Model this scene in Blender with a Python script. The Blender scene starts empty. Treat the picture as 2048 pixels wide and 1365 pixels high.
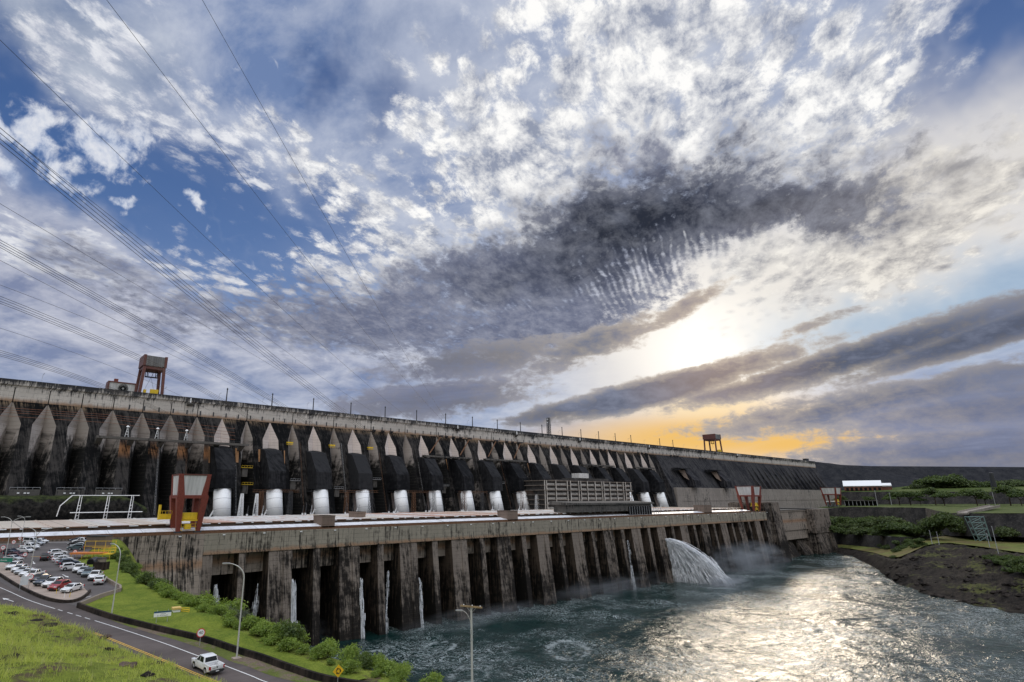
import bpy, bmesh, math, random
import numpy as np
from mathutils import Vector, Matrix, Euler, noise as mnoise
rnd = random.Random(7)
S = bpy.context.scene
COL = S.collection
# ---------------------------------------------------------------- camera
FPX, CXP, CYP = 1107.0, 900.0, 682.5          # focal length and principal point in photo pixels
PIT = math.atan(313.5 / FPX)
ROLL = 0.002
CAMZ = 61.0                                   # metres above the tail water
TH = math.atan((2310 - CXP) / math.hypot(313.5, FPX))   # dam axis is this far right of the view
RX, RY = math.sin(TH), -math.cos(TH)          # camera right, horizontally
HX, HY = math.cos(TH), math.sin(TH)           # camera forward, horizontally
SP, CP = math.sin(PIT), math.cos(PIT)
cam_d = bpy.data.cameras.new('camera')
cam = bpy.data.objects.new('camera', cam_d); COL.objects.link(cam)
cam_d.sensor_width = 36.0
cam_d.lens = FPX / 2048 * 36.0
cam_d.shift_x = (1024 - CXP) / 2048
cam_d.clip_start = 0.5; cam_d.clip_end = 20000
cam.matrix_world = Matrix.Translation((0, 0, CAMZ)) @ Matrix((
    (RX, -SP * HX, -CP * HX, 0), (RY, -SP * HY, -CP * HY, 0), (0, CP, -SP, 0), (0, 0, 0, 1))) @ Matrix.Rotation(-ROLL, 4, 'Z')
S.camera = cam

def ray(px, py):
    a0, b0 = px - CXP, py - CYP
    a, b = a0 - ROLL * b0, b0 + ROLL * a0
    fw = b * SP + FPX * CP; up = -b * CP + FPX * SP
    return Vector((a * RX + fw * HX, a * RY + fw * HY, up))
def atZ(px, py, z):
    r = ray(px, py); t = (z - CAMZ) / r.z; return Vector((r.x * t, r.y * t, z))
def atY(px, py, y):
    r = ray(px, py); t = y / r.y; return Vector((r.x * t, y, CAMZ + r.z * t))
def atX(px, py, x):
    r = ray(px, py); t = x / r.x; return Vector((x, r.y * t, CAMZ + r.z * t))
def atD(px, py, d):                            # at horizontal distance d
    r = ray(px, py); t = d / math.hypot(r.x, r.y); return Vector((r.x * t, r.y * t, CAMZ + r.z * t))
GK, G0 = 0.048, 34.9
def gz(y): return G0 + GK * y                  # the sloping plane of road, car park and lawn
def atG(px, py, o=0.0):
    r = ray(px, py); t = (G0 + o - CAMZ) / (r.z - GK * r.y); return Vector((r.x * t, r.y * t, CAMZ + r.z * t))
def azel(px, py):
    a0, b0 = px - CXP, py - CYP
    a, b = a0 - ROLL * b0, b0 + ROLL * a0
    fw = b * SP + FPX * CP; up = -b * CP + FPX * SP
    return math.degrees(math.atan2(a, fw)), math.degrees(math.atan2(up, math.hypot(a, fw)))

# ---------------------------------------------------------------- node helpers
class NT:
    def __init__(s, tree):
        s.t = tree; tree.nodes.clear()
    def n(s, typ, **kw):
        o = s.t.nodes.new(typ)
        ins = kw.pop('ins', {})
        for k, v in kw.items(): setattr(o, k, v)
        for k, v in ins.items():
            if isinstance(v, bpy.types.NodeSocket): s.t.links.new(v, o.inputs[k])
            else: o.inputs[k].default_value = v
        return o
    def L(s, a, b): s.t.links.new(a, b)
    def m(s, op, a, b=None, c=None, clamp=False):
        o = s.t.nodes.new('ShaderNodeMath'); o.operation = op; o.use_clamp = clamp
        for i, v in enumerate((a, b, c)):
            if v is None: continue
            if isinstance(v, bpy.types.NodeSocket): s.t.links.new(v, o.inputs[i])
            else: o.inputs[i].default_value = v
        return o.outputs[0]
    def vm(s, op, a, b=None, out=0, sc=None):
        o = s.t.nodes.new('ShaderNodeVectorMath'); o.operation = op
        for i, v in enumerate((a, b)):
            if v is None: continue
            if isinstance(v, bpy.types.NodeSocket): s.t.links.new(v, o.inputs[i])
            else: o.inputs[i].default_value = v
        if sc is not None:
            if isinstance(sc, bpy.types.NodeSocket): s.t.links.new(sc, o.inputs['Scale'])
            else: o.inputs['Scale'].default_value = sc
        return o.outputs[out]
    def mr(s, v, a, b, c=0.0, d=1.0, smooth=False):
        o = s.t.nodes.new('ShaderNodeMapRange'); o.interpolation_type = 'SMOOTHSTEP' if smooth else 'LINEAR'
        for i, x in enumerate((v, a, b, c, d)):
            if isinstance(x, bpy.types.NodeSocket): s.t.links.new(x, o.inputs[i])
            else: o.inputs[i].default_value = x
        return o.outputs[0]
    def mix(s, f, a, b, bt='MIX', clamp=False):
        o = s.t.nodes.new('ShaderNodeMix'); o.data_type = 'RGBA'; o.blend_type = bt; o.clamp_result = clamp
        for k, v in ((0, f), (6, a), (7, b)):
            if isinstance(v, bpy.types.NodeSocket): s.t.links.new(v, o.inputs[k])
            elif k == 0: o.inputs[0].default_value = v
            else: o.inputs[k].default_value = (*v[:3], 1)
        return o.outputs[2]
    def noise(s, vec, scale, detail=4, rough=0.55, dist=0.0, lac=2.0, out=0, dim='3D', typ=None):
        o = s.t.nodes.new('ShaderNodeTexNoise'); o.noise_dimensions = dim
        if typ: o.noise_type = typ
        if vec is not None: s.t.links.new(vec, o.inputs['Vector'])
        o.inputs['Scale'].default_value = scale; o.inputs['Detail'].default_value = detail
        o.inputs['Roughness'].default_value = rough; o.inputs['Distortion'].default_value = dist
        o.inputs['Lacunarity'].default_value = lac
        return o.outputs[out]
    def ramp(s, f, stops, interp='LINEAR'):
        o = s.t.nodes.new('ShaderNodeValToRGB'); cr = o.color_ramp; cr.interpolation = interp
        while len(cr.elements) < len(stops): cr.elements.new(0.5)
        for e, (p, c) in zip(cr.elements, stops):
            e.position = p; e.color = (*c[:3], 1) if not isinstance(c, (int, float)) else (c, c, c, 1)
        s.t.links.new(f, o.inputs[0]); return o.outputs[0]
    def mapping(s, vec, loc=(0, 0, 0), rot=(0, 0, 0), scale=(1, 1, 1), typ='POINT'):
        o = s.t.nodes.new('ShaderNodeMapping'); o.vector_type = typ
        s.t.links.new(vec, o.inputs[0])
        o.inputs[1].default_value = loc; o.inputs[2].default_value = rot; o.inputs[3].default_value = scale
        return o.outputs[0]
    def sep(s, v):
        o = s.t.nodes.new('ShaderNodeSeparateXYZ'); s.t.links.new(v, o.inputs[0]); return o.outputs
    def comb(s, x, y, z=0.0):
        o = s.t.nodes.new('ShaderNodeCombineXYZ')
        for i, v in enumerate((x, y, z)):
            if isinstance(v, bpy.types.NodeSocket): s.t.links.new(v, o.inputs[i])
            else: o.inputs[i].default_value = v
        return o.outputs[0]
def srgb(r, g, b):
    f = lambda c: c / 12.92 if c <= 0.04045 else ((c + 0.055) / 1.055) ** 2.4
    return (f(r / 255), f(g / 255), f(b / 255))
# ---------------------------------------------------------------- sky, sun
SUN_AZ, SUN_EL = azel(1425, 690)
def build_sky():
    W = bpy.data.worlds.new('World'); S.world = W; W.use_nodes = True
    t = NT(W.node_tree)
    d = t.n('ShaderNodeTexCoord').outputs['Generated']
    d = t.vm('NORMALIZE', d)
    dr = t.vm('DOT_PRODUCT', d, (RX, RY, 0), out=1)
    dh = t.vm('DOT_PRODUCT', d, (HX, HY, 0), out=1)
    dz = t.sep(d)[2]
    el = t.m('MULTIPLY', t.m('ARCSINE', dz), 57.29578)
    az = t.m('MULTIPLY', t.m('ARCTAN2', dr, dh), 57.29578)      # degrees right of north-north-east
    ae = t.comb(az, el)
    # wobble so that no patch has a clean outline
    wob = t.noise(ae, 0.11, 4, 0.6, out=1)
    wob = t.vm('SUBTRACT', wob, (0.5, 0.5, 0.5))
    aew = t.vm('ADD', ae, t.vm('MULTIPLY', wob, (16, 10, 0)))
    def blob(px, py, rx, ry, rot=0, soft=1.0, vec=None):
        a, e = azel(px, py)
        k = 1 / 19.3
        m = t.mapping(aew if vec is None else vec, (a, e, 0), (0, 0, math.radians(rot)), (rx * k, ry * k, 1), 'TEXTURE')
        ln = t.vm('LENGTH', m, out=1)
        return t.mr(ln, 1.0 + 0.5 * soft, max(0.02, 1.0 - 0.9 * soft), 0, 1, True)
    def mx(*a):
        r = a[0]
        for b in a[1:]: r = t.m('MAXIMUM', r, b)
        return r
    sa = math.radians(SUN_AZ)
    ux = t.m('SUBTRACT', t.m('MULTIPLY', dr, math.cos(sa)), t.m('MULTIPLY', dh, math.sin(sa)))   # across the sun's bearing
    uy = t.m('ADD', t.m('MULTIPLY', dr, math.sin(sa)), t.m('MULTIPLY', dh, math.cos(sa)))        # towards it
    den = t.m('ADD', t.m('MAXIMUM', dz, 0.0), 0.15)
    cl = t.comb(t.m('DIVIDE', ux, den), t.m('DIVIDE', uy, den))  # cloud deck coordinates
    # angle to the sun
    sd = (math.cos(math.radians(SUN_EL)) * (HX * math.cos(sa) + RX * math.sin(sa)),
          math.cos(math.radians(SUN_EL)) * (HY * math.cos(sa) + RY * math.sin(sa)), math.sin(math.radians(SUN_EL)))
    ang = t.m('MULTIPLY', t.m('ARCCOSINE', t.m('MINIMUM', t.vm('DOT_PRODUCT', d, sd, out=1), 0.999999)), 57.29578)
    K = 0.1                                                     # Background strength; colours below are divided by it
    C = lambda r, g, b: tuple(x for x in srgb(r, g, b))
    # ---- clear air
    nis = t.n('ShaderNodeTexSky', sky_type='NISHITA', sun_disc=False)
    nis.sun_elevation = math.radians(SUN_EL); nis.sun_rotation = math.atan2(sd[0], sd[1])
    nis.altitude = 200; nis.dust_density = 0.6
    air = t.vm('SCALE', nis.outputs[0], sc=K)
    blue = t.mix(t.mr(el, 2, 40), C(112, 146, 204), C(24, 70, 136))
    blue = t.mix(t.mr(el, 4, 18, 1, 0), blue, C(168, 182, 215))
    base = t.mix(0.75, air, blue)
    # glow round the veiled sun
    g1 = t.m('POWER', t.mr(ang, 0, 12.0, 1, 0), 2.2)
    g2 = t.m('POWER', t.mr(ang, 0, 30, 1, 0), 1.8)
    a0, e0 = azel(1640, 560)
    gm = t.mapping(aew, (a0, e0, 0), (0, 0, math.radians(14)), (30, 9.0, 1), 'TEXTURE')
    g3 = t.mr(t.vm('LENGTH', gm, out=1), 1.3, 0.1, 0, 1, True)
    base = t.mix(t.m('MULTIPLY', g2, 0.8), base, C(220, 214, 210))
    base = t.mix(t.m('MULTIPLY', g3, 0.8), base, C(247, 240, 230))
    # pale blue window on the right
    bw = blob(1960, 590, 300, 75, 8)
    base = t.mix(t.m('MULTIPLY', bw, 0.85), base, C(158, 185, 212))
    # orange low band below the sun
    base = t.vm('ADD', base, t.vm('SCALE', (1.0, 0.96, 0.9), sc=t.m('MULTIPLY', g1, 1.2)))
    # ---- high veil
    n1 = t.noise(cl, 0.85, 8, 0.58, 0.3)
    n1b = t.noise(t.vm('ADD', cl, (7.3, 2.2, 0)), 3.4, 8, 0.62, 0.25)
    n1b = t.mix(t.mr(el, 3, 14), t.noise(t.mapping(aew, (0, 0, 0), (0, 0, math.radians(-8)), (0.035, 0.13, 1)), 1.0, 7, 0.6, 0.3), n1b)
    n1b = t.vm('DOT_PRODUCT', n1b, (0.333, 0.333, 0.334), out=1)
    clearm = mx(blob(250, 350, 470, 100, -25), blob(520, 430, 330, 85, -22), t.m('MULTIPLY', blob(700, 430, 150, 60, -30), 0.7), t.m('MULTIPLY', blob(30, 205, 90, 50, -20), 0.8), t.m('MULTIPLY', blob(1985, 150, 150, 130, 20), 1.0),
                t.m('MULTIPLY', blob(640, 140, 55, 65, 0), 0.4), t.m('MULTIPLY', blob(760, 210, 60, 80, 10), 0.35))
    veilm = t.m('SUBTRACT', t.mr(el, -4, 3), t.m('MULTIPLY', clearm, 1.3))
    veil = t.m('ADD', veilm, t.m('MULTIPLY', t.m('SUBTRACT', n1, 0.5), 1.5))
    veil = t.mr(veil, 0.05, 1.05, 0, 0.95, True)
    veil = t.m('MULTIPLY', veil, t.mr(ang, 6, 20))
    veilc = t.mix(t.mr(n1b, 0.36, 0.68), C(112, 134, 176), C(212, 217, 229))
    lowl = mx(blob(180, 600, 430, 210, -8), blob(620, 700, 300, 120, 0))
    veilc = t.mix(t.m('MULTIPLY', lowl, 0.75), veilc, t.mix(t.mr(n1b, 0.38, 0.64), C(132, 138, 164), C(206, 206, 216)))
    veilc = t.mix(t.m('MULTIPLY', blob(120, 60, 220, 110, -10), 0.5), veilc, t.mix(t.mr(n1b, 0.36, 0.66), C(128, 140, 158), C(190, 198, 208)))
    veilc = t.mix(t.m('MULTIPLY', blob(800, 100, 230, 110, 0), 0.55), veilc, t.mix(t.mr(n1b, 0.36, 0.66), C(84, 106, 146), C(150, 164, 194)))
    sky = t.mix(veil, base, veilc)
    # small bright puffs on the left
    pn = t.noise(ae, 0.5, 7, 0.62, 0.3)
    puff = mx(blob(120, 262, 62, 80, 32, 1.0), blob(240, 290, 62, 62, 38, 1.0), t.m('MULTIPLY', blob(150, 340, 55, 24, -20), 0.9), blob(25, 240, 46, 26), blob(15, 330, 44, 24), t.m('MULTIPLY', blob(385, 435, 40, 14, -12), 0.8), t.m('MULTIPLY', blob(235, 408, 26, 10, -12), 0.8))
    puff = t.m('MULTIPLY', t.mr(t.m('ADD', puff, t.m('MULTIPLY', t.m('SUBTRACT', pn, 0.5), 2.6)), 0.32, 1.05, 0, 1, True), 0.9)
    sky = t.mix(puff, sky, t.mix(t.mr(pn, 0.35, 0.65), C(160, 178, 210), C(232, 234, 240)))
    sky = t.mix(t.m('MULTIPLY', g3, 0.8), sky, C(250, 244, 234))
    sky = t.mix(t.m('MULTIPLY', bw, 0.7), sky, C(150, 180, 208))
    # ---- altocumulus: cells on the cloud deck
    cs = t.mapping(cl, (0, 0, 0), (0, 0, 0), (1.0, 0.66, 1))
    wv = t.vm('SUBTRACT', t.noise(cs, 3.0, 3, 0.6, out=1), (0.5, 0.5, 0.5))
    csw = t.vm('ADD', cs, t.vm('SCALE', wv, sc=0.09))
    c1 = t.noise(csw, 25.0, 7, 0.72)
    c2 = t.noise(csw, 3.0, 4, 0.55)
    vor = t.n('ShaderNodeTexVoronoi', feature='SMOOTH_F1', ins={'Vector': csw, 'Scale': 22.0, 'Smoothness': 0.35}).outputs['Distance']
    cell = t.m('SUBTRACT', t.m('ADD', t.m('MULTIPLY', c1, 0.85), t.m('MULTIPLY', c2, 0.50)), t.m('MULTIPLY', t.m('SUBTRACT', vor, 0.36), 0.5))
    acm = mx(blob(1330, 150, 420, 230, -20), blob(1600, 300, 430, 150, 15), t.m('MULTIPLY', blob(1020, 320, 300, 170, -25), 0.95),
             t.m('MULTIPLY', blob(840, 480, 230, 110, -30), 0.85), blob(1850, 400, 330, 90, 16), t.m('MULTIPLY', blob(1800, 40, 260, 90, 20), 0.6),
             t.m('MULTIPLY', blob(620, 300, 190, 46, -18), 0.7), t.m('MULTIPLY', blob(740, 560, 230, 90, -12), 0.8), t.m('MULTIPLY', blob(180, 520, 360, 60, -10), 0.62),
             t.m('MULTIPLY', blob(380, 190, 330, 70, -28), 0.5), t.m('MULTIPLY', blob(200, 90, 300, 90, -28), 0.5), t.m('MULTIPLY', blob(480, 600, 300, 90, -8), 0.6))
    acm = t.m('MAXIMUM', t.m('SUBTRACT', acm, t.m('MULTIPLY', blob(2010, 120, 190, 120, 25), 0.95)), 0.0)
    ac = t.m('ADD', acm, t.m('MULTIPLY', t.m('SUBTRACT', cell, 0.555), 2.5))
    ac = t.m('ADD', ac, t.m('MULTIPLY', t.mr(az, -12, 18), 0.16))
    aca = t.mr(ac, 0.36, 1.04, 0, 1, True)
    aca = t.m('MULTIPLY', aca, t.mr(acm, 0.0, 0.4))
    c3 = t.noise(t.vm('ADD', csw, (0.03, -0.05, 0.3)), 14.0, 6, 0.62)
    c3 = t.m('ADD', t.m('MULTIPLY', c3, 0.55), t.m('MULTIPLY', c1, 0.45))
    whitec = t.mix(t.mr(c3, 0.40, 0.58), C(146, 154, 174), C(255, 254, 252))
    warm = blob(1850, 420, 420, 130, 14)
    whitec = t.mix(t.m('MULTIPLY', warm, 0.75), whitec, t.mix(t.mr(c3, 0.34, 0.6), C(158, 153, 149), C(238, 231, 219)))
    px_r = t.mr(az, -22, 6)
    lft = mx(blob(250, 520, 480, 130, -10), blob(300, 150, 480, 150, -28))
    whitec = t.mix(t.m('MULTIPLY', lft, 0.75), whitec, t.mix(t.mr(c3, 0.36, 0.6), C(156, 166, 192), C(222, 225, 234)))
    sky = t.mix(t.m('MULTIPLY', t.m('MULTIPLY', acm, t.mr(c2, 0.35, 0.6, 0.35, 0.8)), t.mr(px_r, 0.0, 1.0, 0.25, 1.0)), sky, t.mix(warm, C(192, 198, 212), C(212, 208, 203)))
    sky = t.mix(aca, sky, whitec)
    # ---- thick dark patch with bright gaps and ripples
    rpv = t.vm('ADD', cs, t.vm('SCALE', wv, sc=0.05))
    rp = t.n('ShaderNodeTexWave', wave_type='BANDS', bands_direction='X', ins={'Vector': t.mapping(rpv, (0, 0, 0), (0, 0, 0.12), (1, 0.35, 1)),
             'Scale': 14.0, 'Distortion': 4.5, 'Detail': 3.0, 'Detail Scale': 1.6, 'Detail Roughness': 0.6}).outputs['Fac']
    ripm = mx(blob(1270, 530, 230, 70, 4), t.m('MULTIPLY', blob(1120, 590, 200, 50, 8), 0.6))
    dkm = mx(blob(1270, 455, 350, 125, 6), blob(1470, 430, 300, 70, -2), t.m('MULTIPLY', blob(1280, 330, 150, 80, -40), 0.7),
             t.m('MULTIPLY', blob(1040, 545, 370, 105, 6), 0.95), t.m('MULTIPLY', blob(760, 640, 330, 95, -2), 0.85), t.m('MULTIPLY', blob(1080, 640, 320, 80, 8), 0.9),
             t.m('MULTIPLY', blob(1720, 425, 190, 40, 2), 0.5), t.m('MULTIPLY', blob(420, 620, 300, 80, -10), 0.62), t.m('MULTIPLY', blob(300, 570, 220, 50, -12), 0.55))
    dn = t.m('ADD', t.m('MULTIPLY', c1, 0.8), t.m('MULTIPLY', c2, 0.35))
    dn = t.m('SUBTRACT', dn, t.m('MULTIPLY', t.m('MULTIPLY', ripm, t.m('SUBTRACT', rp, 0.35)), 0.115))
    dk = t.m('ADD', dkm, t.m('MULTIPLY', t.m('SUBTRACT', dn, 0.52), 2.4))
    dka = t.mr(dk, 0.28, 0.92, 0, 0.97, True)
    dka = t.m('MULTIPLY', dka, t.mr(dkm, 0.0, 0.4))
    core = mx(blob(1280, 445, 310, 105, 5), t.m('MULTIPLY', blob(1450, 430, 210, 50, -2), 0.85), t.m('MULTIPLY', blob(1080, 540, 220, 55, 6), 0.6))
    dkc = t.mix(core, C(104, 110, 133), C(32, 37, 50))
    dkc = t.mix(t.m('MULTIPLY', blob(1780, 385, 240, 80, 4), 0.7), dkc, C(112, 110, 114))
    dkc = t.mix(t.mr(c3, 0.44, 0.68, 0, 0.6), dkc, t.mix(core, C(178, 181, 195), C(128, 133, 148)))
    sky = t.mix(dka, sky, dkc)
    ob = mx(blob(1440, 872, 320, 52, 0, 0.9, ae), blob(1600, 885, 200, 30, 4, 1.0, ae))
    sky = t.mix(t.m('MULTIPLY', ob, 1.0), sky, C(242, 194, 112))
    sky = t.mix(t.m('MULTIPLY', blob(1420, 800, 110, 34, 0, 1.0, ae), 0.9), sky, C(255, 225, 170))
    # ---- cloud streaks near the horizon, drawn out sideways
    sv = t.mapping(ae, (0, 0, 0), (0, 0, math.radians(-9)), (0.05, 0.36, 1))
    s1 = t.noise(sv, 1.0, 8, 0.62, 0.5)
    bump = t.noise(t.mapping(ae, (0, 0, 0), (0, 0, math.radians(-9)), (0.5, 0.85, 1)), 1.0, 7, 0.66, 0.2)
    def streak(px, py, rx, ry, rot, w=1.0, soft=1.0):
        return t.m('MULTIPLY', blob(px, py, rx, ry, rot, soft, ae), w)
    st = mx(streak(1330, 778, 340, 36, 11, 1.15), streak(1700, 718, 360, 34, 10.5, 1.15), streak(1980, 668, 260, 30, 12, 1.15), streak(1110, 826, 150, 26, 10),
            streak(1780, 800, 430, 40, 7, 0.92), streak(1980, 812, 300, 66, 4, 0.92), streak(1950, 892, 400, 50, 4, 0.95), streak(1900, 930, 420, 40, 1, 0.9), streak(1620, 822, 240, 26, 6, 0.85),
            streak(880, 795, 300, 52, 6, 0.9), streak(1180, 690, 240, 46, 17, 0.85), streak(1360, 620, 140, 26, 24, 0.78), streak(1625, 650, 110, 16, 14, 0.66), streak(960, 725, 320, 56, 8, 0.8))
    sn = t.m('ADD', t.m('MULTIPLY', t.m('SUBTRACT', s1, 0.5), 1.0), t.m('MULTIPLY', t.m('SUBTRACT', bump, 0.5), 1.0))
    stt = t.m('ADD', st, sn)
    sta = t.mr(stt, 0.40, 0.70, 0, 0.97, True)
    sta = t.m('MULTIPLY', sta, t.mr(st, 0.0, 0.35))
    stc = t.mix(t.mr(t.m('ADD', t.m('MULTIPLY', s1, 0.5), t.m('MULTIPLY', bump, 0.5)), 0.38, 0.62), C(72, 79, 98), C(122, 128, 148))
    stc = t.mix(t.m('MULTIPLY', mx(blob(1950, 870, 420, 90, 3), blob(860, 780, 300, 60, 4)), 0.6), stc, t.mix(t.mr(s1, 0.38, 0.62), C(98, 107, 138), C(140, 147, 176)))
    stc = t.mix(t.mr(ang, 2, 10, 0.5, 0.0), stc, C(186, 158, 140))
    edge = t.mr(stt, 0.36, 1.0, 1, 0)
    stc = t.mix(t.m('MULTIPLY', edge, t.mr(ang, 3, 26, 0.8, 0.15)), stc, C(246, 230, 206))
    sky = t.mix(sta, sky, stc)
    # ---- the half of the sky behind the viewer: unseen bright cloud added to light the foreground
    back = t.mr(t.vm('DOT_PRODUCT', d, (-HX, -HY, 0.35), out=1), -0.30, 0.35, 0, 1, True)
    bc = t.mix(t.mr(n1, 0.42, 0.6), (0.75, 0.92, 1.2), (1.95, 1.9, 1.85))
    bc = t.vm('SCALE', bc, sc=t.mr(el, 12, 62, 0.30, 1.35, True))
    sky = t.mix(back, sky, bc)
    gnd = t.mr(el, -1.0, -0.1)
    sky = t.mix(gnd, (0.09, 0.10, 0.10), sky)
    out = t.vm('SCALE', sky, sc=1.0 / K)
    bg = t.n('ShaderNodeBackground', ins={'Color': out, 'Strength': K})
    o = t.n('ShaderNodeOutputWorld'); t.L(bg.outputs[0], o.inputs[0])
    W.cycles.sampling_method = 'MANUAL'; W.cycles.sample_map_resolution = 1024
    sun = bpy.data.lights.new('sun', 'SUN'); so = bpy.data.objects.new('sun', sun); COL.objects.link(so)
    sun.energy = 0.8; sun.angle = math.radians(11.0); sun.color = (1.0, 0.85, 0.66)
    so.rotation_euler = Vector(sd).to_track_quat('Z', 'Y').to_euler()
build_sky()
S.view_settings.view_transform = 'Standard'; S.view_settings.look = 'None'
S.view_settings.exposure = 0.0; S.view_settings.gamma = 1.0
# ---------------------------------------------------------------- mesh builder and tagging
class MB:
    def __init__(s): s.v = []; s.f = []; s.m = []; s.mi = 0
    def add(s, vs, fs, mi=None):
        b = len(s.v); s.v.extend(tuple(v) for v in vs)
        for f in fs: s.f.append(tuple(b + i for i in f)); s.m.append(s.mi if mi is None else mi)
    def quad(s, a, b, c, d, mi=None): s.add((a, b, c, d), ((0, 1, 2, 3),), mi)
    def box(s, x0, x1, y0, y1, z0, z1, mi=None, M=None):
        vs = [Vector((x, y, z)) for z in (z0, z1) for y in (y0, y1) for x in (x0, x1)]
        if M is not None: vs = [M @ v for v in vs]
        s.add(vs, ((0, 2, 3, 1), (4, 5, 7, 6), (0, 1, 5, 4), (2, 6, 7, 3), (0, 4, 6, 2), (1, 3, 7, 5)), mi)
    def prism(s, poly, z0, z1, mi=None, M=None):
        """poly: xy points counter-clockwise; z0, z1 numbers or functions of (x, y)"""
        n = len(poly); g = lambda z, p: z(*p) if callable(z) else z
        vs = [Vector((p[0], p[1], g(z0, p))) for p in poly] + [Vector((p[0], p[1], g(z1, p))) for p in poly]
        if M is not None: vs = [M @ v for v in vs]
        fs = [tuple(range(n - 1, -1, -1)), tuple(range(n, 2 * n))] + [(i, (i + 1) % n, n + (i + 1) % n, n + i) for i in range(n)]
        s.add(vs, fs, mi)
    def prism_x(s, prof, x0, x1, mi=None, M=None):
        """prof: (y, z) points, extruded along x; faces wound outward if prof is counter-clockwise seen from +x"""
        n = len(prof)
        vs = [Vector((x0, p[0], p[1])) for p in prof] + [Vector((x1, p[0], p[1])) for p in prof]
        if M is not None: vs = [M @ v for v in vs]
        fs = [tuple(range(n - 1, -1, -1)), tuple(range(n, 2 * n))] + [(i, (i + 1) % n, n + (i + 1) % n, n + i) for i in range(n)]
        s.add(vs, fs, mi)
    def tube(s, p0, p1, r0, r1=None, n=8, mi=None, caps=True):
        r1 = r0 if r1 is None else r1
        p0, p1 = Vector(p0), Vector(p1); d = p1 - p0
        if d.length < 1e-6: return
        q = d.to_track_quat('Z', 'Y')
        vs = []
        for p, r in ((p0, r0), (p1, r1)):
            for i in range(n):
                a = 2 * math.pi * i / n; vs.append(p + q @ Vector((r * math.cos(a), r * math.sin(a), 0)))
        fs = [(i, (i + 1) % n, n + (i + 1) % n, n + i) for i in range(n)]
        if caps: fs += [tuple(range(n - 1, -1, -1)), tuple(range(n, 2 * n))]
        s.add(vs, fs, mi)
    def path(s, pts, r, n=6, mi=None):
        pts = [Vector(p) for p in pts]; rs = r if isinstance(r, (list, tuple)) else [r] * len(pts)
        vs = []
        for i, p in enumerate(pts):
            d = (pts[min(i + 1, len(pts) - 1)] - pts[max(i - 1, 0)]).normalized()
            q = d.to_track_quat('Z', 'Y')
            for k in range(n):
                a = 2 * math.pi * k / n; vs.append(p + q @ Vector((rs[i] * math.cos(a), rs[i] * math.sin(a), 0)))
        fs = [(i * n + k, i * n + (k + 1) % n, (i + 1) * n + (k + 1) % n, (i + 1) * n + k) for i in range(len(pts) - 1) for k in range(n)]
        fs += [tuple(range(n - 1, -1, -1)), tuple(range((len(pts) - 1) * n, len(pts) * n))]
        s.add(vs, fs, mi)
    def grid(s, rows, mi=None):
        n = len(rows[0]); vs = [p for r in rows for p in r]
        s.add(vs, [(i * n + k, i * n + k + 1, (i + 1) * n + k + 1, (i + 1) * n + k) for i in range(len(rows) - 1) for k in range(n - 1)], mi)
    def mesh(s, name, mats, smooth=False):
        me = bpy.data.meshes.new(name); me.from_pydata(s.v, [], s.f)
        for m in (mats if isinstance(mats, (list, tuple)) else [mats]): me.materials.append(m)
        me.polygons.foreach_set('material_index', s.m)
        if smooth: me.polygons.foreach_set('use_smooth', [True] * len(s.f))
        me.update(); return me
    def build(s, name, mats, parent=None, smooth=False, fix=False):
        me = s.mesh(name, mats, smooth)
        if fix:
            bm = bmesh.new(); bm.from_mesh(me); bmesh.ops.recalc_face_normals(bm, faces=bm.faces); bm.to_mesh(me); bm.free()
        return link(name, me, parent)
def link(name, me, parent=None):
    o = bpy.data.objects.new(name, me); COL.objects.link(o)
    if parent is not None: o.parent = parent
    return o
def tag(o, label=None, cat=None, group=None, kind=None):
    for k, v in (('label', label), ('category', cat), ('group', group), ('kind', kind)):
        if v: o[k] = v
    return o
def thing(name, label, cat, loc=(0, 0, 0), rz=0.0, group=None):
    o = bpy.data.objects.new(name, None); COL.objects.link(o); o.location = loc; o.rotation_euler = (0, 0, rz)
    o.empty_display_size = 0.5
    return tag(o, label, cat, group)
def copy_tree(o, parent=None, label=None):
    c = o.copy(); COL.objects.link(c)
    if parent is not None: c.parent = parent
    if label: c['label'] = label
    for ch in list(o.children): copy_tree(ch, c)
    return c
def bevel(me, w, seg=2, ang=30):
    bm = bmesh.new(); bm.from_mesh(me)
    bmesh.ops.remove_doubles(bm, verts=bm.verts, dist=1e-4)
    bmesh.ops.recalc_face_normals(bm, faces=bm.faces)
    es = [e for e in bm.edges if len(e.link_faces) == 2 and e.calc_face_angle(0) > math.radians(ang)]
    bmesh.ops.bevel(bm, geom=es, offset=w, segments=seg, affect='EDGES', profile=0.5, clamp_overlap=True)
    for f in bm.faces: f.smooth = True
    bm.to_mesh(me); bm.free()
    return me
ORD = ['first', 'second', 'third', 'fourth', 'fifth', 'sixth', 'seventh', 'eighth', 'ninth', 'tenth', 'eleventh', 'twelfth', 'thirteenth', 'fourteenth',
       'fifteenth', 'sixteenth', 'seventeenth', 'eighteenth', 'nineteenth', 'twentieth', 'twenty-first', 'twenty-second', 'twenty-third', 'twenty-fourth',
       'twenty-fifth', 'twenty-sixth', 'twenty-seventh', 'twenty-eighth', 'twenty-ninth', 'thirtieth', 'thirty-first', 'thirty-second', 'thirty-third',
       'thirty-fourth', 'thirty-fifth', 'thirty-sixth', 'thirty-seventh', 'thirty-eighth', 'thirty-ninth', 'fortieth', 'forty-first', 'forty-second', 'forty-third', 'forty-fourth', 'forty-fifth']
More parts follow.
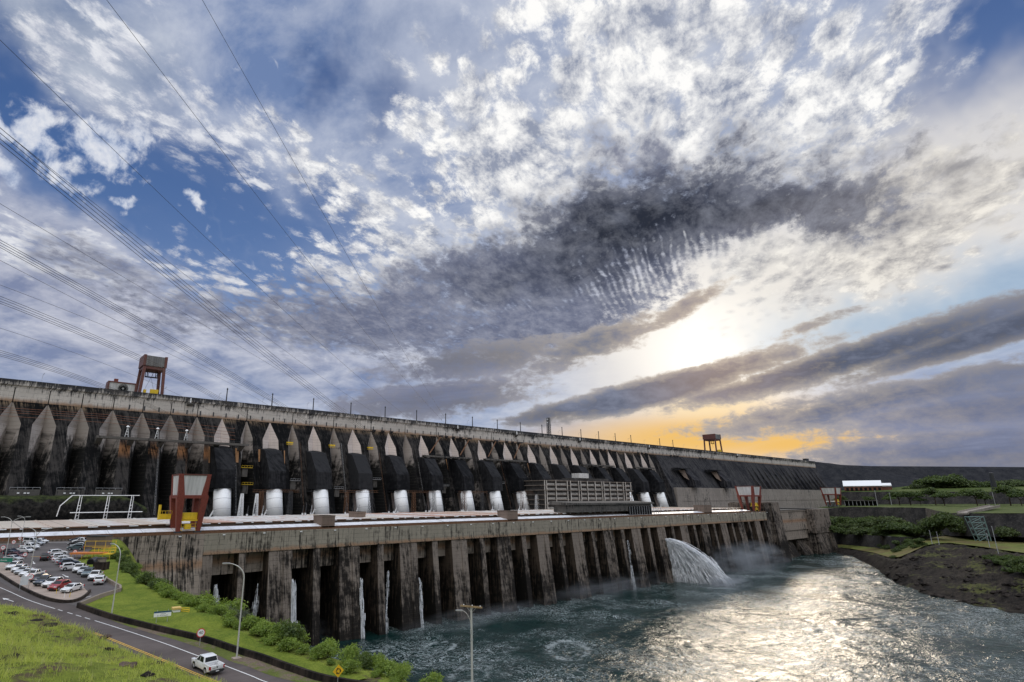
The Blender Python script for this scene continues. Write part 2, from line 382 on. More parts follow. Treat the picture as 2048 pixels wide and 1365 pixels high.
def font(name, text, size, mat, parent, M, align='CENTER', ext=0.002):
    c = bpy.data.curves.new(name, 'FONT'); c.body = text; c.size = size; c.align_x = align; c.align_y = 'CENTER'; c.extrude = ext
    c.materials.append(mat)
    q = bpy.data.objects.new(name, c); COL.objects.link(q)
    me = bpy.data.meshes.new_from_object(q.evaluated_get(bpy.context.evaluated_depsgraph_get())); bpy.data.objects.remove(q)
    o = bpy.data.objects.new(name, me); COL.objects.link(o); o.parent = parent; o.matrix_local = M
    return o

# ---------------------------------------------------------------- materials
MATS = {}
def mat(name):
    m = bpy.data.materials.new(name); m.use_nodes = True
    return m, NT(m.node_tree)
def fin(t, col, rough=0.8, bump=None, bstr=0.3, bdist=0.1, metal=0.0, **kw):
    p = t.n('ShaderNodeBsdfPrincipled')
    if not isinstance(rough, bpy.types.NodeSocket) and rough > 0.7: p.inputs['Specular IOR Level'].default_value = 0.12
    for k, v in (('Base Color', col), ('Roughness', rough), ('Metallic', metal)) + tuple(kw.items()):
        if isinstance(v, bpy.types.NodeSocket): t.L(v, p.inputs[k])
        else: p.inputs[k].default_value = (*v[:3], 1) if isinstance(v, tuple) else v
    if bump is not None:
        b = t.n('ShaderNodeBump', ins={'Height': bump, 'Strength': bstr, 'Distance': bdist}); t.L(b.outputs[0], p.inputs['Normal'])
    o = t.n('ShaderNodeOutputMaterial'); t.L(p.outputs[0], o.inputs[0]); return p
def plain(name, col, rough=0.6, metal=0.0, var=0.12, scale=1.5, **kw):
    """one paint or material with slight dirt and wear"""
    m, t = mat(name)
    co = t.n('ShaderNodeTexCoord').outputs['Object']
    n = t.noise(co, scale, 5, 0.6)
    c = t.mix(t.mr(n, 0.3, 0.7), tuple(x * (1 - var) for x in col), tuple(min(1, x * (1 + var)) for x in col))
    fin(t, c, rough, None, metal=metal, **kw); return m
def concrete(name, base, dirt, dirtamt=0.5, streak=0.6, lift=2.5, form=3.0, line=0.5, rust=None, rust_z=None, top_z=None, zfade=None, rough=0.9, sc=1.0):
    """weathered board-marked concrete in world metres; rust_z: (z, half height) band of brown stain, top_z: z from which black growth hangs down"""
    m, t = mat(name)
    P = t.n('ShaderNodeNewGeometry').outputs['Position']
    x, y, z = t.sep(P)
    xy = t.m('ADD', x, t.m('MULTIPLY', y, 0.83))
    v2 = t.comb(xy, t.m('MULTIPLY', y, 0.1), z)
    big = t.noise(v2, 0.045 * sc, 5, 0.6)
    mid = t.noise(v2, 0.35 * sc, 6, 0.65)
    fine = t.noise(v2, 2.2, 4, 0.6)
    st = t.noise(t.mapping(v2, scale=(0.9, 0.2, 0.055)), 1.0, 6, 0.65)
    st2 = t.noise(t.mapping(v2, scale=(2.6, 0.5, 0.10)), 1.0, 4, 0.7)
    d = t.m('ADD', t.m('MULTIPLY', t.m('SUBTRACT', st, 0.5), streak * 3.2), t.m('MULTIPLY', t.m('SUBTRACT', mid, 0.5), 1.9))
    d = t.m('ADD', d, t.m('MULTIPLY', t.m('SUBTRACT', st2, 0.5), streak * 2.6))
    d = t.m('ADD', d, t.m('MULTIPLY', t.m('SUBTRACT', big, 0.5), 2.2))
    d = t.m('ADD', d, t.m('ADD', dirtamt, t.m('MULTIPLY', t.m('SUBTRACT', t.n('ShaderNodeObjectInfo').outputs['Random'], 0.5), 0.42)))
    if top_z is not None:
        d = t.m('ADD', d, t.mr(z, top_z[0] - top_z[1], top_z[0], 0, 1.15))
    if zfade is not None:  # height-graded darkening; on recess and bay walls it includes painted depth shade
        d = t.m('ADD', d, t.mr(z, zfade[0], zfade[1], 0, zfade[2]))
    d = t.mr(d, 0.08, 0.92, 0, 1, True)
    b = t.mix(t.mr(big, 0.35, 0.65), tuple(c * 0.82 for c in base), tuple(min(1, c * 1.15) for c in base))
    b = t.mix(t.mr(fine, 0.3, 0.7, 0, 0.35), b, tuple(c * 0.6 for c in base))
    if rust is not None:
        rz = t.m('MULTIPLY', t.mr(t.m('ABSOLUTE', t.m('SUBTRACT', t.m('ADD', z, t.m('MULTIPLY', t.m('SUBTRACT', mid, 0.5), 3.0)), rust_z[0])), 0, rust_z[1], 1, 0, True), 0.85)
        b = t.mix(rz, b, rust)
    c = t.mix(d, b, dirt)
    # joints of the pours and of the shuttering
    def lines(v, per, w):
        f = t.m('FRACT', t.m('DIVIDE', v, per))
        return t.m('LESS_THAN', t.m('ABSOLUTE', t.m('SUBTRACT', f, 0.5)), w / per)
    zz = t.m('ADD', z, t.m('MULTIPLY', t.m('SUBTRACT', mid, 0.5), 0.12))
    ln = t.m('MAXIMUM', lines(zz, lift, 0.10), t.m('MULTIPLY', lines(x, form, 0.07), 0.7))
    ln = t.m('MULTIPLY', ln, t.mr(t.noise(v2, 0.5, 3), 0.35, 0.65, 0.15, 1.0))
    c = t.mix(t.m('MULTIPLY', ln, line), c, tuple(k * 0.25 for k in base))
    h = t.m('ADD', t.m('MULTIPLY', fine, 0.5), t.m('MULTIPLY', ln, -0.6))
    fin(t, c, rough, h, 0.5, 0.15)
    return m
M = MATS
M['band'] = concrete('weathered_pale_concrete', (0.60, 0.55, 0.50), (0.04, 0.04, 0.043), dirtamt=-0.15, streak=0.75, lift=2.4, form=4.2, line=0.6,
                     rust=(0.30, 0.17, 0.09), rust_z=(113.6, 2.6), top_z=(125.6, 7.5))
M['dam_face'] = concrete('blackened_concrete', (0.065, 0.059, 0.056), (0.006, 0.0063, 0.0072), dirtamt=0.70, streak=0.6, lift=2.5, form=5.6, line=0.35, rust=(0.24, 0.17, 0.11), rust_z=(112.5, 3.5))
M['dam_left'] = concrete('rust_patched_black_concrete', (0.065, 0.059, 0.056), (0.007, 0.0073, 0.008), dirtamt=0.5, streak=0.7, lift=2.5, form=5.6, line=0.35, rust=(0.42, 0.20, 0.09), rust_z=(89.5, 6.5))
M['dam_right'] = concrete('grey_slope_concrete', (0.075, 0.072, 0.074), (0.016, 0.016, 0.02), dirtamt=0.5, streak=0.9, lift=2.5, form=8, line=0.2)
M['recess'] = concrete('pale_recess_concrete', (0.44, 0.39, 0.355), (0.016, 0.016, 0.016), dirtamt=-0.3, streak=0.4, lift=2.2, form=300, line=0.5, zfade=(106, 84, 1.35))  # zfade: staining plus shade painted into the lower recess walls
M['kite'] = concrete('pinkish_pale_concrete', (0.66, 0.565, 0.51), (0.08, 0.07, 0.066), dirtamt=-0.6, streak=0.35, lift=2.0, form=6, line=0.6)
M['front'] = concrete('stained_grey_concrete', (0.36, 0.32, 0.255), (0.04, 0.035, 0.03), dirtamt=0.14, streak=0.95, lift=1.9, form=4.2, line=0.55, rust=(0.34, 0.21, 0.13), rust_z=(39.5, 1.8))
M['pier'] = concrete('brown_stained_concrete', (0.26, 0.215, 0.18), (0.018, 0.0155, 0.014), dirtamt=0.42, streak=0.62, lift=1.9, form=1.2, line=0.55, zfade=(30, 2, 0.55))
M['endwall'] = concrete('streaked_brown_concrete', (0.36, 0.30, 0.25), (0.025, 0.023, 0.021), dirtamt=0.2, streak=1.0, lift=2.2, form=3.6, line=0.6, rust=(0.34, 0.20, 0.12), rust_z=(36, 3))
M['hood'] = concrete('black_hood_concrete', (0.036, 0.036, 0.039), (0.008, 0.0083, 0.010), dirtamt=0.5, streak=0.4, lift=2.3, form=40, line=0.3)
M['wallr'] = concrete('ribbed_grey_concrete', (0.34, 0.30, 0.265), (0.06, 0.057, 0.053), dirtamt=0.0, streak=1.2, lift=14, form=6, line=0.6)
M['deckc'] = concrete('walkway_concrete', (0.14, 0.13, 0.12), (0.03, 0.03, 0.03), dirtamt=0.3, lift=3, form=5)
M['rustface'] = concrete('rust_streaked_concrete', (0.52, 0.28, 0.14), (0.06, 0.05, 0.045), dirtamt=-0.15, streak=1.0, lift=2, form=50, line=0.4)
M['bay'] = concrete('bay_shade_concrete', (0.05, 0.043, 0.037), (0.008, 0.008, 0.008), dirtamt=0.35, streak=0.9, lift=2, form=5)  # near-black colour stands in for the shade inside the bays
M['bulk'] = concrete('brown_block_concrete', (0.24, 0.18, 0.145), (0.05, 0.045, 0.04), dirtamt=0.0, lift=2, form=4)
M['black'] = plain('dark_void', (0.012, 0.012, 0.013), 0.9)
M['white'] = plain('white_paint', (0.86, 0.86, 0.86), 0.45, var=0.06)
M['red'] = plain('red_oxide_steel', (0.20, 0.042, 0.026), 0.55, var=0.25)
M['redbrown'] = plain('brown_red_steel', (0.13, 0.045, 0.035), 0.6, var=0.25)
M['yellow'] = plain('yellow_paint', (0.75, 0.50, 0.02), 0.5, var=0.15)
M['orange'] = plain('orange_paint', (0.62, 0.20, 0.05), 0.55, var=0.15)
M['steel'] = plain('galvanised_steel', (0.42, 0.42, 0.43), 0.45, metal=0.3)
M['darksteel'] = plain('dark_steel', (0.05, 0.05, 0.055), 0.5, metal=0.2)
M['rusty'] = plain('rusty_lattice_steel', (0.16, 0.085, 0.05), 0.8, var=0.3)
M['sheet'] = None
def sheet_mat(name, col, dark, rib=0.6):
    m, t = mat(name)
    x, y, z = t.sep(t.n('ShaderNodeTexCoord').outputs['Object'])
    v = t.comb(t.m('ADD', x, y), 0, t.m('MULTIPLY', z, 0.08))
    n = t.noise(v, 1.3, 5, 0.6); n2 = t.noise(v, 0.35, 4, 0.6)
    c = t.mix(t.mr(t.m('ADD', t.m('MULTIPLY', n, 0.6), t.m('MULTIPLY', n2, 0.5)), 0.42, 0.72), col, dark)
    w = t.m('SINE', t.m('MULTIPLY', t.m('ADD', x, y), 6.283 / rib))
    fin(t, c, 0.6, w, 0.5, 0.08); return m
M['sheet'] = sheet_mat('grey_ribbed_sheet', (0.70, 0.68, 0.66), (0.42, 0.41, 0.39))
M['sheet_dark'] = sheet_mat('stained_ribbed_sheet', (0.22, 0.215, 0.21), (0.075, 0.072, 0.07), 0.9)
def asphalt(name, col, sc=1.0, patch=0.25):
    m, t = mat(name)
    P = t.n('ShaderNodeNewGeometry').outputs['Position']
    n = t.noise(P, 0.16 * sc, 5, 0.6); f = t.noise(P, 6, 3, 0.7)
    c = t.mix(t.mr(n, 0.3, 0.7), tuple(k * (1 - patch) for k in col), tuple(k * (1 + patch) for k in col))
    c = t.mix(t.mr(f, 0.35, 0.7, 0, 0.25), c, tuple(k * 0.6 for k in col))
    st = t.noise(t.mapping(P, rot=(0, 0, math.radians(-14)), scale=(0.04, 0.9, 1)), 1.0, 4, 0.6)
    c = t.mix(t.mr(st, 0.52, 0.72, 0, 0.35), c, tuple(k * 1.5 for k in col))
    fin(t, c, 0.85, f, 0.2, 0.02); return m
M['road'] = asphalt('worn_brownish_asphalt', (0.105, 0.088, 0.083))
M['lot'] = asphalt('grey_car_park_asphalt', (0.115, 0.103, 0.10))
M['pave'] = asphalt('pale_pavement_concrete', (0.36, 0.29, 0.245), 2.0, 0.2)
M['verge'] = asphalt('bare_brown_verge', (0.13, 0.10, 0.085), 2.0, 0.3)
M['line_white'] = plain('white_road_paint', (0.72, 0.71, 0.69), 0.7, var=0.12, scale=3)
M['line_yellow'] = plain('yellow_road_paint', (0.72, 0.43, 0.07), 0.7, var=0.15, scale=3)
M['kerb'] = concrete('mossy_kerb_concrete', (0.30, 0.25, 0.21), (0.04, 0.036, 0.032), dirtamt=0.1, lift=30, form=4, line=0.4)
M['barrier'] = concrete('blackened_barrier_concrete', (0.055, 0.042, 0.036), (0.010, 0.009, 0.009), dirtamt=0.45, streak=0.5, lift=30, form=5, line=0.3)
# ---------------------------------------------------------------- the concrete dam
YF = 392.0; ZC = 125.6; ZB = 113.5; XE = 1207.0; XP0 = 118.5; DX = 33.7
def yface(z): return YF - 0.30 * (ZB - z) if z < ZB else YF
dam = thing('concrete_dam', 'very long blackened concrete gravity dam with a pale crest band and buttresses', 'dam', (300, 400, 0))
dam_off = Matrix.Translation((-300, -400, 0))
def dpart(name, mb, mats, parent=dam, smooth=False):
    o = mb.build(name, mats, parent, smooth); o.matrix_parent_inverse = Matrix.Identity(4)
    if parent is dam: o.location = (-300, -400, 0)
    return o
# crest band: vertical wall, a small overhang at the top, the crest road behind it
b = MB()
b.prism_x([(YF, ZB - 1.2), (YF - 0.05, 121.9), (YF - 0.9, 122.6), (YF - 0.9, ZC), (YF - 0.45, ZC), (YF - 0.45, ZC - 1.0), (417, ZC - 1.0), (417, ZB - 1.2)][::-1], -70, XE)
dpart('crest_wall', b, M['band'])
xs = [XP0 - 16.3 * k for k in range(1, 12)] + [XP0 + DX * (k + 0.5) for k in range(0, 32)]
for x in xs:
    if -65 < x < XE - 5:
        b = MB(); b.box(x - 0.22, x + 0.22, YF - 0.12, YF + 0.2, ZB - 1, 121.2); dpart('joint_seam', b, M['black'])
k = 0
for i in range(90):
    x = 62.0 + 8.42 * i
    if x > 1000: break
    if abs(((x - 96) % (DX * 2))) < 3: continue
    b = MB(); b.box(x - 0.45, x + 0.45, YF - 0.09, YF + 0.2, 114.3, 117.2)
    if (i // 3) % 3 == 1 and x > 200:                    # a drain chute on some of them
        b.prism_x([(YF - 0.1, 114.6), (YF - 2.6, 114.4), (YF - 2.6, 113.9), (YF - 0.1, 112.2)], x - 1.1, x + 1.1)
    dpart('drain_opening', b, M['darksteel'])
# buttresses and the recesses between them
LEV = (ZB, 101.0, 80.0, 44.0)
def recess(kind):
    if kind == 'none': return (0.0, 0.0, 0.0, 0.0), (0.0, 0.0, 0.0, 0.0)
    if kind == 'open': return (0.0, 5.7, 5.2, 4.2), (0.0, 7.0, 17.0, 22.0)
    if kind == 'slot': return (0.0, 4.2, 4.4, 4.2), (0.0, 6.0, 14.0, 16.0)
    return (0.0, 5.4, 5.6, 5.6), (0.0, 2.6, 6.0, 6.0)
cent = [(XP0 - 16.3 * k, 'open' if k > 0 else 'pipe') for k in range(11, -1, -1)]
for n in range(16):
    if n: cent.append((XP0 + DX * n, 'pipe'))
    cent.append((XP0 + DX * (n + 0.5), 'slot'))
cent.append((XP0 + DX * 16, 'none'))
shapes = []
for x, k_ in cent:
    w_, d_ = recess(k_); f_ = rnd.uniform(0.9, 1.08); shapes.append((tuple(q * f_ for q in w_), d_))
for i_, ((xa, ka), (xb, kb)) in enumerate(zip(cent[:-1], cent[1:])):
    (wa, da), (wb, db) = shapes[i_], shapes[i_ + 1]
    b = MB()
    for i in range(3):
        z0, z1 = LEV[i], LEV[i + 1]; y0, y1 = yface(z0), yface(z1)
        b.quad((xa + wa[i + 1], y1, z1), (xb - wb[i + 1], y1, z1), (xb - wb[i], y0, z0), (xa + wa[i], y0, z0), 0)
        ml = 2 if (ka == 'pipe') else 1; mr_ = 2 if (kb == 'pipe') else 1
        b.quad((xa, y1 + da[i + 1], z1), (xa + wa[i + 1], y1, z1), (xa + wa[i], y0, z0), (xa, y0 + da[i], z0), ml)
        b.quad((xb - wb[i + 1], y1, z1), (xb, y1 + db[i + 1], z1), (xb, y0 + db[i], z0), (xb - wb[i], y0, z0), mr_)
    if ka != 'open' or kb == 'pipe':                     # raised rib along the strip, as the twin blocks have
        xm = (xa + wa[2] + xb - wb[2]) / 2
        b.prism_x([(yface(z) - 0.0, z) for z in (104, 46)] + [(yface(z) - 1.0, z) for z in (46, 100)], xm - 1.5, xm - 0.2, 0)
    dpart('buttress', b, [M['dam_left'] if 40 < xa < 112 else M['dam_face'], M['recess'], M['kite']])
XR = cent[-1][0]
# stair ladders, cabinets and railed landings on some of the buttresses
for k, (x, z0, z1) in enumerate([(XP0 - 16.3 * 2 - 5.5, 52, 92), (XP0 - 16.3 - 5.4, 52, 93), (XP0 + 9.2, 52, 84), (XP0 + DX * 1.5 + 5.2, 50, 100), (XP0 + DX * 2.5 + 5.4, 50, 102), (XP0 + DX * 3.5 + 5.2, 50, 96), (XP0 + DX * 5 - 8.0, 55, 90), (XP0 + DX * 7.5 + 5.0, 52, 98), (XP0 + DX * 8 + 8.5, 50, 88)]):
    b = MB()
    for dx in (-0.3, 0.3): b.tube((x + dx, yface(z0) - 0.35, z0), (x + dx, yface(z1) - 0.35, z1), 0.055, n=4)
    for q in range(int((z1 - z0) / 2.0)): z = z0 + 2.0 * q; b.tube((x - 0.3, yface(z) - 0.35, z), (x + 0.3, yface(z) - 0.35, z), 0.06, n=4)
    dpart('ladder', b, M['rusty'] if k % 2 else M['steel'])
for n, z in ((0.5, 68), (0.5, 79), (1.5, 71), (2.5, 66), (3.5, 73), (5.5, 69), (7.5, 72)):
    x = XP0 + DX * n; y = yface(z)
    b = MB(); b.box(x - 3.2, x + 0.6, y + 0.5, y + 4, z - 4.2, z + 1.5); dpart('cabinet', b, M['deckc'])
    b = MB(); b.box(x - 4.0, x + 3.4, y - 0.6, y + 1.2, z + 1.6, z + 1.85)
    for q in range(5): b.tube((x - 4 + q * 1.85, y - 0.6, z + 1.8), (x - 4 + q * 1.85, y - 0.6, z + 3.0), 0.07, n=4)
    b.tube((x - 4, y - 0.6, z + 3.0), (x + 3.4, y - 0.6, z + 3.0), 0.07, n=4); dpart('landing', b, M['steel'] if n > 1 else M['yellow'])
# right-hand slope: plain, with low ribs and no recesses
b = MB()
zt, zb2, yb2 = ZB, 72.5, YF - 0.42 * (ZB - 72.5)
b.quad((XR, yb2, zb2), (XE, yb2, zb2), (XE, YF, zt), (XR, YF, zt))
b.quad((XR, yface(44), 44), (XR + 60, yface(44), 44), (XR + 60, yb2, zb2), (XR, yb2, zb2))
b.quad((XE, yb2, zb2), (XE, 420, zb2), (XE, 420, zt), (XE, YF, zt))
b.add([(XR, yface(44), 44), (XR, yface(zt), zt), (XR, yb2, zb2)], ((0, 1, 2),)); b.add([(XR + 60, yface(44), 44), (XR + 60, yb2, zb2), (XR + 60, yface(zb2), zb2)], ((0, 1, 2),))
dpart('downstream_slope', b, M['dam_right'])
for i in range(16):
    x = 905 + 18.4 * i
    b = MB()
    b.prism_x([(YF - 0.42 * (ZB - z), z) for z in (110, 73.2)] + [(YF - 0.42 * (ZB - z) - d, z) for z, d in ((73.2, 5.5), (84, 3.8))], x, x + 2.2)
    dpart('slope_rib', b, M['dam_right'])
for x in (690, 776):                                        # two blind intakes on the slope
    b = MB()
    b.prism_x([(383, 96), (379.5, 96), (366, 82), (365, 74), (374, 74)], x + 9, x + 24)
    b.prism_x([(384, 97.3), (374, 97.3), (374, 96.2), (384, 96.2)], x - 12, x + 16)
    dpart('blind_intake', b, M['dam_right'])
    b = MB(); b.quad((x + 4, 376.6, 86), (x + 8.9, 372.5, 82), (x + 8.9, 377.5, 95), (x + 1, 381.5, 95)); dpart('stained_panel', b, M['bulk'])
# the tall ribbed wall of the assembly yard below the slope
b = MB()
xw0 = atY(1352, 985, 372).x
b.box(xw0, XE + 8, 371, 383, 20, 72.8)
b.box(xw0 + 10, XE + 8.5, 370.6, 371.5, 56.6, 57.0)
dpart('assembly_wall', b, M['wallr'])
# rust-stained panels on the left buttresses and the service walkway in front of them
for k, x in enumerate([XP0 - 8.15, XP0 + 10.2, XP0 + DX - 8.9, XP0 + DX + 9, XP0 + 6 * DX - 9.5, XP0 + 6 * DX + 9.5, XP0 + 8 * DX + 10, XP0 + 9 * DX - 9.0]):
    w = 1.3
    z0, z1 = 83 + k % 3, 93.6
    b = MB(); b.quad((x - w * .7, yface(z0) - 0.08, z0), (x + w * .6, yface(z0) - 0.08, z0), (x + w, yface(z1) - 0.08, z1), (x - w, yface(z1) - 0.08, z1))
    dpart('stained_panel', b, M['rustface'])
def walkway(x0, x1, z, label, yw=380.0):
    o = thing('service_walkway', label, 'walkway', (x0, yw, z), 0, 'service walkways on the dam face')
    b = MB(); b.box(0, x1 - x0, -1.6, 1.6, 0, 0.5); b.box(0, x1 - x0, -1.75, -1.5, -0.9, 0.5); b.box(0, x1 - x0, 1.5, 1.75, -0.9, 0.5)
    b.build('deck', M['deckc'], o)
    b = MB()
    for i in range(int((x1 - x0) / 2.5) + 1): b.tube((i * 2.5, -1.6, 0.5), (i * 2.5, -1.6, 1.6), 0.05, n=4)
    b.tube((0, -1.6, 1.6), (x1 - x0, -1.6, 1.6), 0.05, n=4)
    b.build('railing', M['darksteel'], o)
    for i in range(max(2, int((x1 - x0) / 16.5) + 1)):
        x = min(2 + i * 16.5, x1 - x0 - 2); b = MB()
        yb = yface(z - 4) - yw + 1.0
        b.prism_x([(-1.2, -0.9), (1.4, -0.9), (yb + 2.0, -1.2), (yb + 2.0, -4.4), (yb, -4.2)], x - 1.5, x + 1.5)
        b.build('bracket', M['deckc'], o)
    return o
XW0, XW1 = 45.5, 134.0
walkway(XW0, XW1, 95.6, 'long grey service walkway across the dam face above rust stained pillars at the left')
walkway(XP0 + 5 * DX - 6, XP0 + 6 * DX + 13, 95.0, 'short dark service walkway over the sixth and seventh white penstocks')
walkway(XP0 + 7 * DX - 4, XP0 + 8 * DX + 16, 95.0, 'short dark service walkway over the eighth and ninth white penstocks')
walkway(XP0 + 11 * DX + 2, XP0 + 13 * DX - 8, 95.0, 'dark service walkway right above the grey control building')
walkway(XP0 + 14 * DX - 2, XP0 + 15 * DX + 6, 95.0, 'dark service walkway over the last two penstocks near the right end')
# drain pipes slanting over the face
for k, n in enumerate((5, 6, 7, 8)):
    o = thing('drain_pipe', '%s rusty pipe from the left slanting across the dam face above the penstocks' % ORD[k], 'pipe', (XP0 + DX * n + 20, 388, 113), 0, 'slanting drain pipes on the dam face')
    b = MB(); b.tube((0, 1, 0.5), (-21, -10, -16), 0.5, n=6); b.build('pipe', M['rusty'], o)
    b = MB(); b.box(-1.1, 1.1, -1.2, 3.0, 0, 1.2); b.build('trough', M['darksteel'], o)
# penstocks: white steel pipe with stiffener rings, black concrete hood above
for n in range(16):
    x = XP0 - 1.5 + DX * n
    o = thing('penstock', '%s white penstock pipe from the left, below a black concrete hood' % ORD[n], 'penstock', (x, 370, 58), 0, 'white penstocks under the dam')
    p0 = Vector((0, -4.5, -11)); p1 = Vector((0, 0.5, 8.0))
    b = MB(); b.tube(p0, p1, 5.15, n=40); me = b.mesh('pipe', M['white'])
    for f in me.polygons:
        if len(f.vertices) == 4: f.use_smooth = True
    link('pipe', me, o)
    for f_ in (0.36, 0.68, 0.97):
        b = MB(); c = p0.lerp(p1, f_); d = (p1 - p0).normalized() * 0.22
        b.tube(c - d * (1.0 if f_ == 0.33 else 0.45), c + d * (1.0 if f_ == 0.33 else 0.45), 5.42 if f_ == 0.33 else 5.19, n=40); b.build('ring', M['white'] if f_ == 0.33 else M['steel'], o)
    b = MB(); c = p0.lerp(p1, 0.36)
    b.tube(c + Vector((-5.1, 0, 0)), c + Vector((-7.8, -1.2, -4.6)), 0.28, n=6); b.tube(c + Vector((-5.1, 0, -1.5)), c + Vector((-7.8, -1.2, -4.6)), 0.22, n=6)
    b.build('strut', M['white'], o)
    b = MB()
    prof = [(-4.6, 8.9), (-3.4, 20.5), (7.6, 34.5), (19.5, 37.0), (24, 8.9)]
    b.prism_x(prof[::-1], -5.9, 5.9); b.prism_x([(1.0, 7.0), (1.0, 8.3), (22, 8.3), (22, 7.0)][::-1], -7.4, 7.4)
    b.build('hood', M['hood'], o, fix=True)
    b = MB(); b.prism_x([(1.5, -10), (9.8, 8), (24, 8), (24, -10)][::-1], -8.6, -5.9); b.prism_x([(2.5, -10), (9.8, 8), (24, 8), (24, -10)][::-1], 5.9, 7.8); b.build('saddle', M['hood'], o, fix=True)
# ---- things on the crest
for i in range(19):
    x = XP0 + 7.3 + 34.0 * i
    if i in (16,): continue
    o = thing('crest_pole', '%s dark capped pole from the left standing on the dam crest' % ORD[i if i < 16 else i - 1], 'pole', (x, 411, ZC - 1), 0, 'dark capped poles along the dam crest')
    b = MB(); b.tube((0, 0, 0), (0, 0, 12.6), 0.5, 0.36, n=8); b.build('shaft', M['darksteel'], o)
    b = MB(); b.tube((0, 0, 12.6), (0, 0, 13.5), 0.62, 0.5, n=8); b.tube((0, 0, 13.5), (0, 0, 14.0), 0.2, 0.2, n=6); b.build('cap', M['darksteel'], o)
k = 0
for i in range(24):
    x = 16.5 + 34.3 * i + (2 if i % 2 else 0)
    o = thing('crest_lamp', '%s slim street lamp from the left on the dam crest road' % ORD[k], 'street lamp', (x, 414, ZC - 1), 0, 'slim street lamps along the dam crest'); k += 1
    b = MB(); b.path([(0, 0, 0), (0, 0, 8.6), (0.15, -0.3, 9.4), (0.5, -1.4, 9.8)], 0.1, 6); b.build('pole', M['steel'], o)
    b = MB(); b.box(0.3, 0.7, -2.3, -1.3, 9.72, 9.9); b.build('lamp_head', M['steel'], o)
def crest_crane(name, label, x, w, h, back=False):
    o = thing(name, label, 'crane', (x, 402, ZC - 1.0))
    dy = w * 0.52
    for sx in (-1, 1):
        for sy in (-1, 1):
            b = MB(); b.prism([(sx * w * 0.53 - 0.85, sy * dy - 0.8), (sx * w * 0.53 + 0.85, sy * dy - 0.8), (sx * w * 0.53 + 0.85, sy * dy + 0.8), (sx * w * 0.53 - 0.85, sy * dy + 0.8)], 0, h * 0.72)
            for i in range(4, 8):
                v = b.v[i]; b.v[i] = (v[0] - sx * w * 0.07 , v[1] * 0.96, v[2])
            b.build('leg', M['redbrown'], o)
    b = MB(); hw = w * 0.5
    b.box(-hw, hw, -dy, dy, h * 0.66, h * 0.73); b.build('beam', M['redbrown'], o)
    b = MB(); b.box(-hw + 0.9, hw - 0.9, -dy - 0.6, dy + 0.6, h * 0.735, h * 0.985); b.build('house', M['sheet_dark'], o)
    for sx in (-1, 1):
        b = MB(); b.prism([(sx * hw - 0.8, -dy - 0.9), (sx * hw + 0.8, -dy - 0.9), (sx * hw + 0.8, dy + 0.9), (sx * hw - 0.8, dy + 0.9)], h * 0.73, h * 1.0); b.build('end_frame', M['redbrown'], o)
    b = MB(); hz = h * 0.5
    b.tube((-w * 0.3, 0, hz), (w * 0.3, 0, hz), 0.45, n=6)
    for sx in (-0.28, -0.2, 0.2, 0.28): b.tube((w * sx, 0, hz), (w * sx, 0, h * 0.66), 0.22, n=5)
    for i in range(5): b.tube((w * (-0.2 + 0.1 * i), 0, hz), (w * (-0.2 + 0.1 * (i ^ 1)), 0, hz + 3.5), 0.1, n=4)
    b.build('lifting_beam', M['black'], o)
    b = MB(); b.tube((0, 0, hz), (-w * 0.3, 0, 1.8), 0.08, n=4); b.tube((0, 0, hz), (w * 0.28, 0, 1.8), 0.08, n=4); b.build('sling', M['darksteel'], o)
    b = MB(); b.box(-w * 0.36, -w * 0.24, -dy - 1, -dy + 1, 0.6, 3.6); b.build('yellow_cabinet', M['yellow'], o)
    b = MB(); b.box(-w * 0.05, w * 0.32, -dy - 1, -dy + 1, 0.4, 4.2); b.build('yellow_cabinet', M['yellow'], o)
    return o
p = atY(297, 790, 402)
crest_crane('gantry_crane', 'tall red gantry crane with a grey ribbed house standing on the dam crest at left', p.x, 12.5, 26.5)
p = atY(1427, 903, 402)
crest_crane('gantry_crane', 'small dark gantry crane on the right part of the dam crest', p.x, 16.5, 27.0)
p = atY(241, 781, 400)
o = thing('equipment_hut', 'grey sheet hut with red frame and a round grille standing on the dam crest', 'hut', (p.x, 400, ZC - 1))
b = MB(); b.box(-7.3, 7.3, -4, 4, 0, 6.2); b.build('wall', M['sheet'], o)
b = MB(); b.box(-7.9, 7.9, -4.5, 4.5, 6.2, 6.9)
for sx in (-7.5, 7.5): b.box(sx - 0.45, sx + 0.45, -4.4, 4.4, 0, 6.2)
b.build('frame', M['redbrown'], o)
b = MB()
for k in range(26):
    a = math.pi * 2 * k / 26; b.tube((0.6 + 0.7 * math.cos(a), -4.25, 3.0 + 0.7 * math.sin(a)), (0.6 + 3.0 * math.cos(a), -4.25, 3.0 + 3.0 * math.sin(a)), 0.13, n=4)
b.build('round_grille', M['black'], o)
b = MB(); b.box(-4.4, -2.2, -1, 1, 6.9, 9.2); b.build('vent_box', M['red'], o)
def lattice(b, x, y, z0, z1, w0, w1, nb, r=0.12, r2=0.07, n=4):
    """square lattice mast"""
    cs = ((-1, -1), (1, -1), (1, 1), (-1, 1))
    g = lambda i, k: Vector((x + cs[k % 4][0] * (w0 + (w1 - w0) * i / nb) / 2, y + cs[k % 4][1] * (w0 + (w1 - w0) * i / nb) / 2, z0 + (z1 - z0) * i / nb))
    for k in range(4):
        b.tube(g(0, k), g(nb, k), r, n=n)
        for i in range(nb):
            b.tube(g(i, k), g(i + 1, k + 1), r2, n=n); b.tube(g(i + 1, k), g(i + 1, k + 1), r2, n=n); b.tube(g(i, k + 1), g(i + 1, k), r2, n=n)
p = atY(1098, 868, 405)
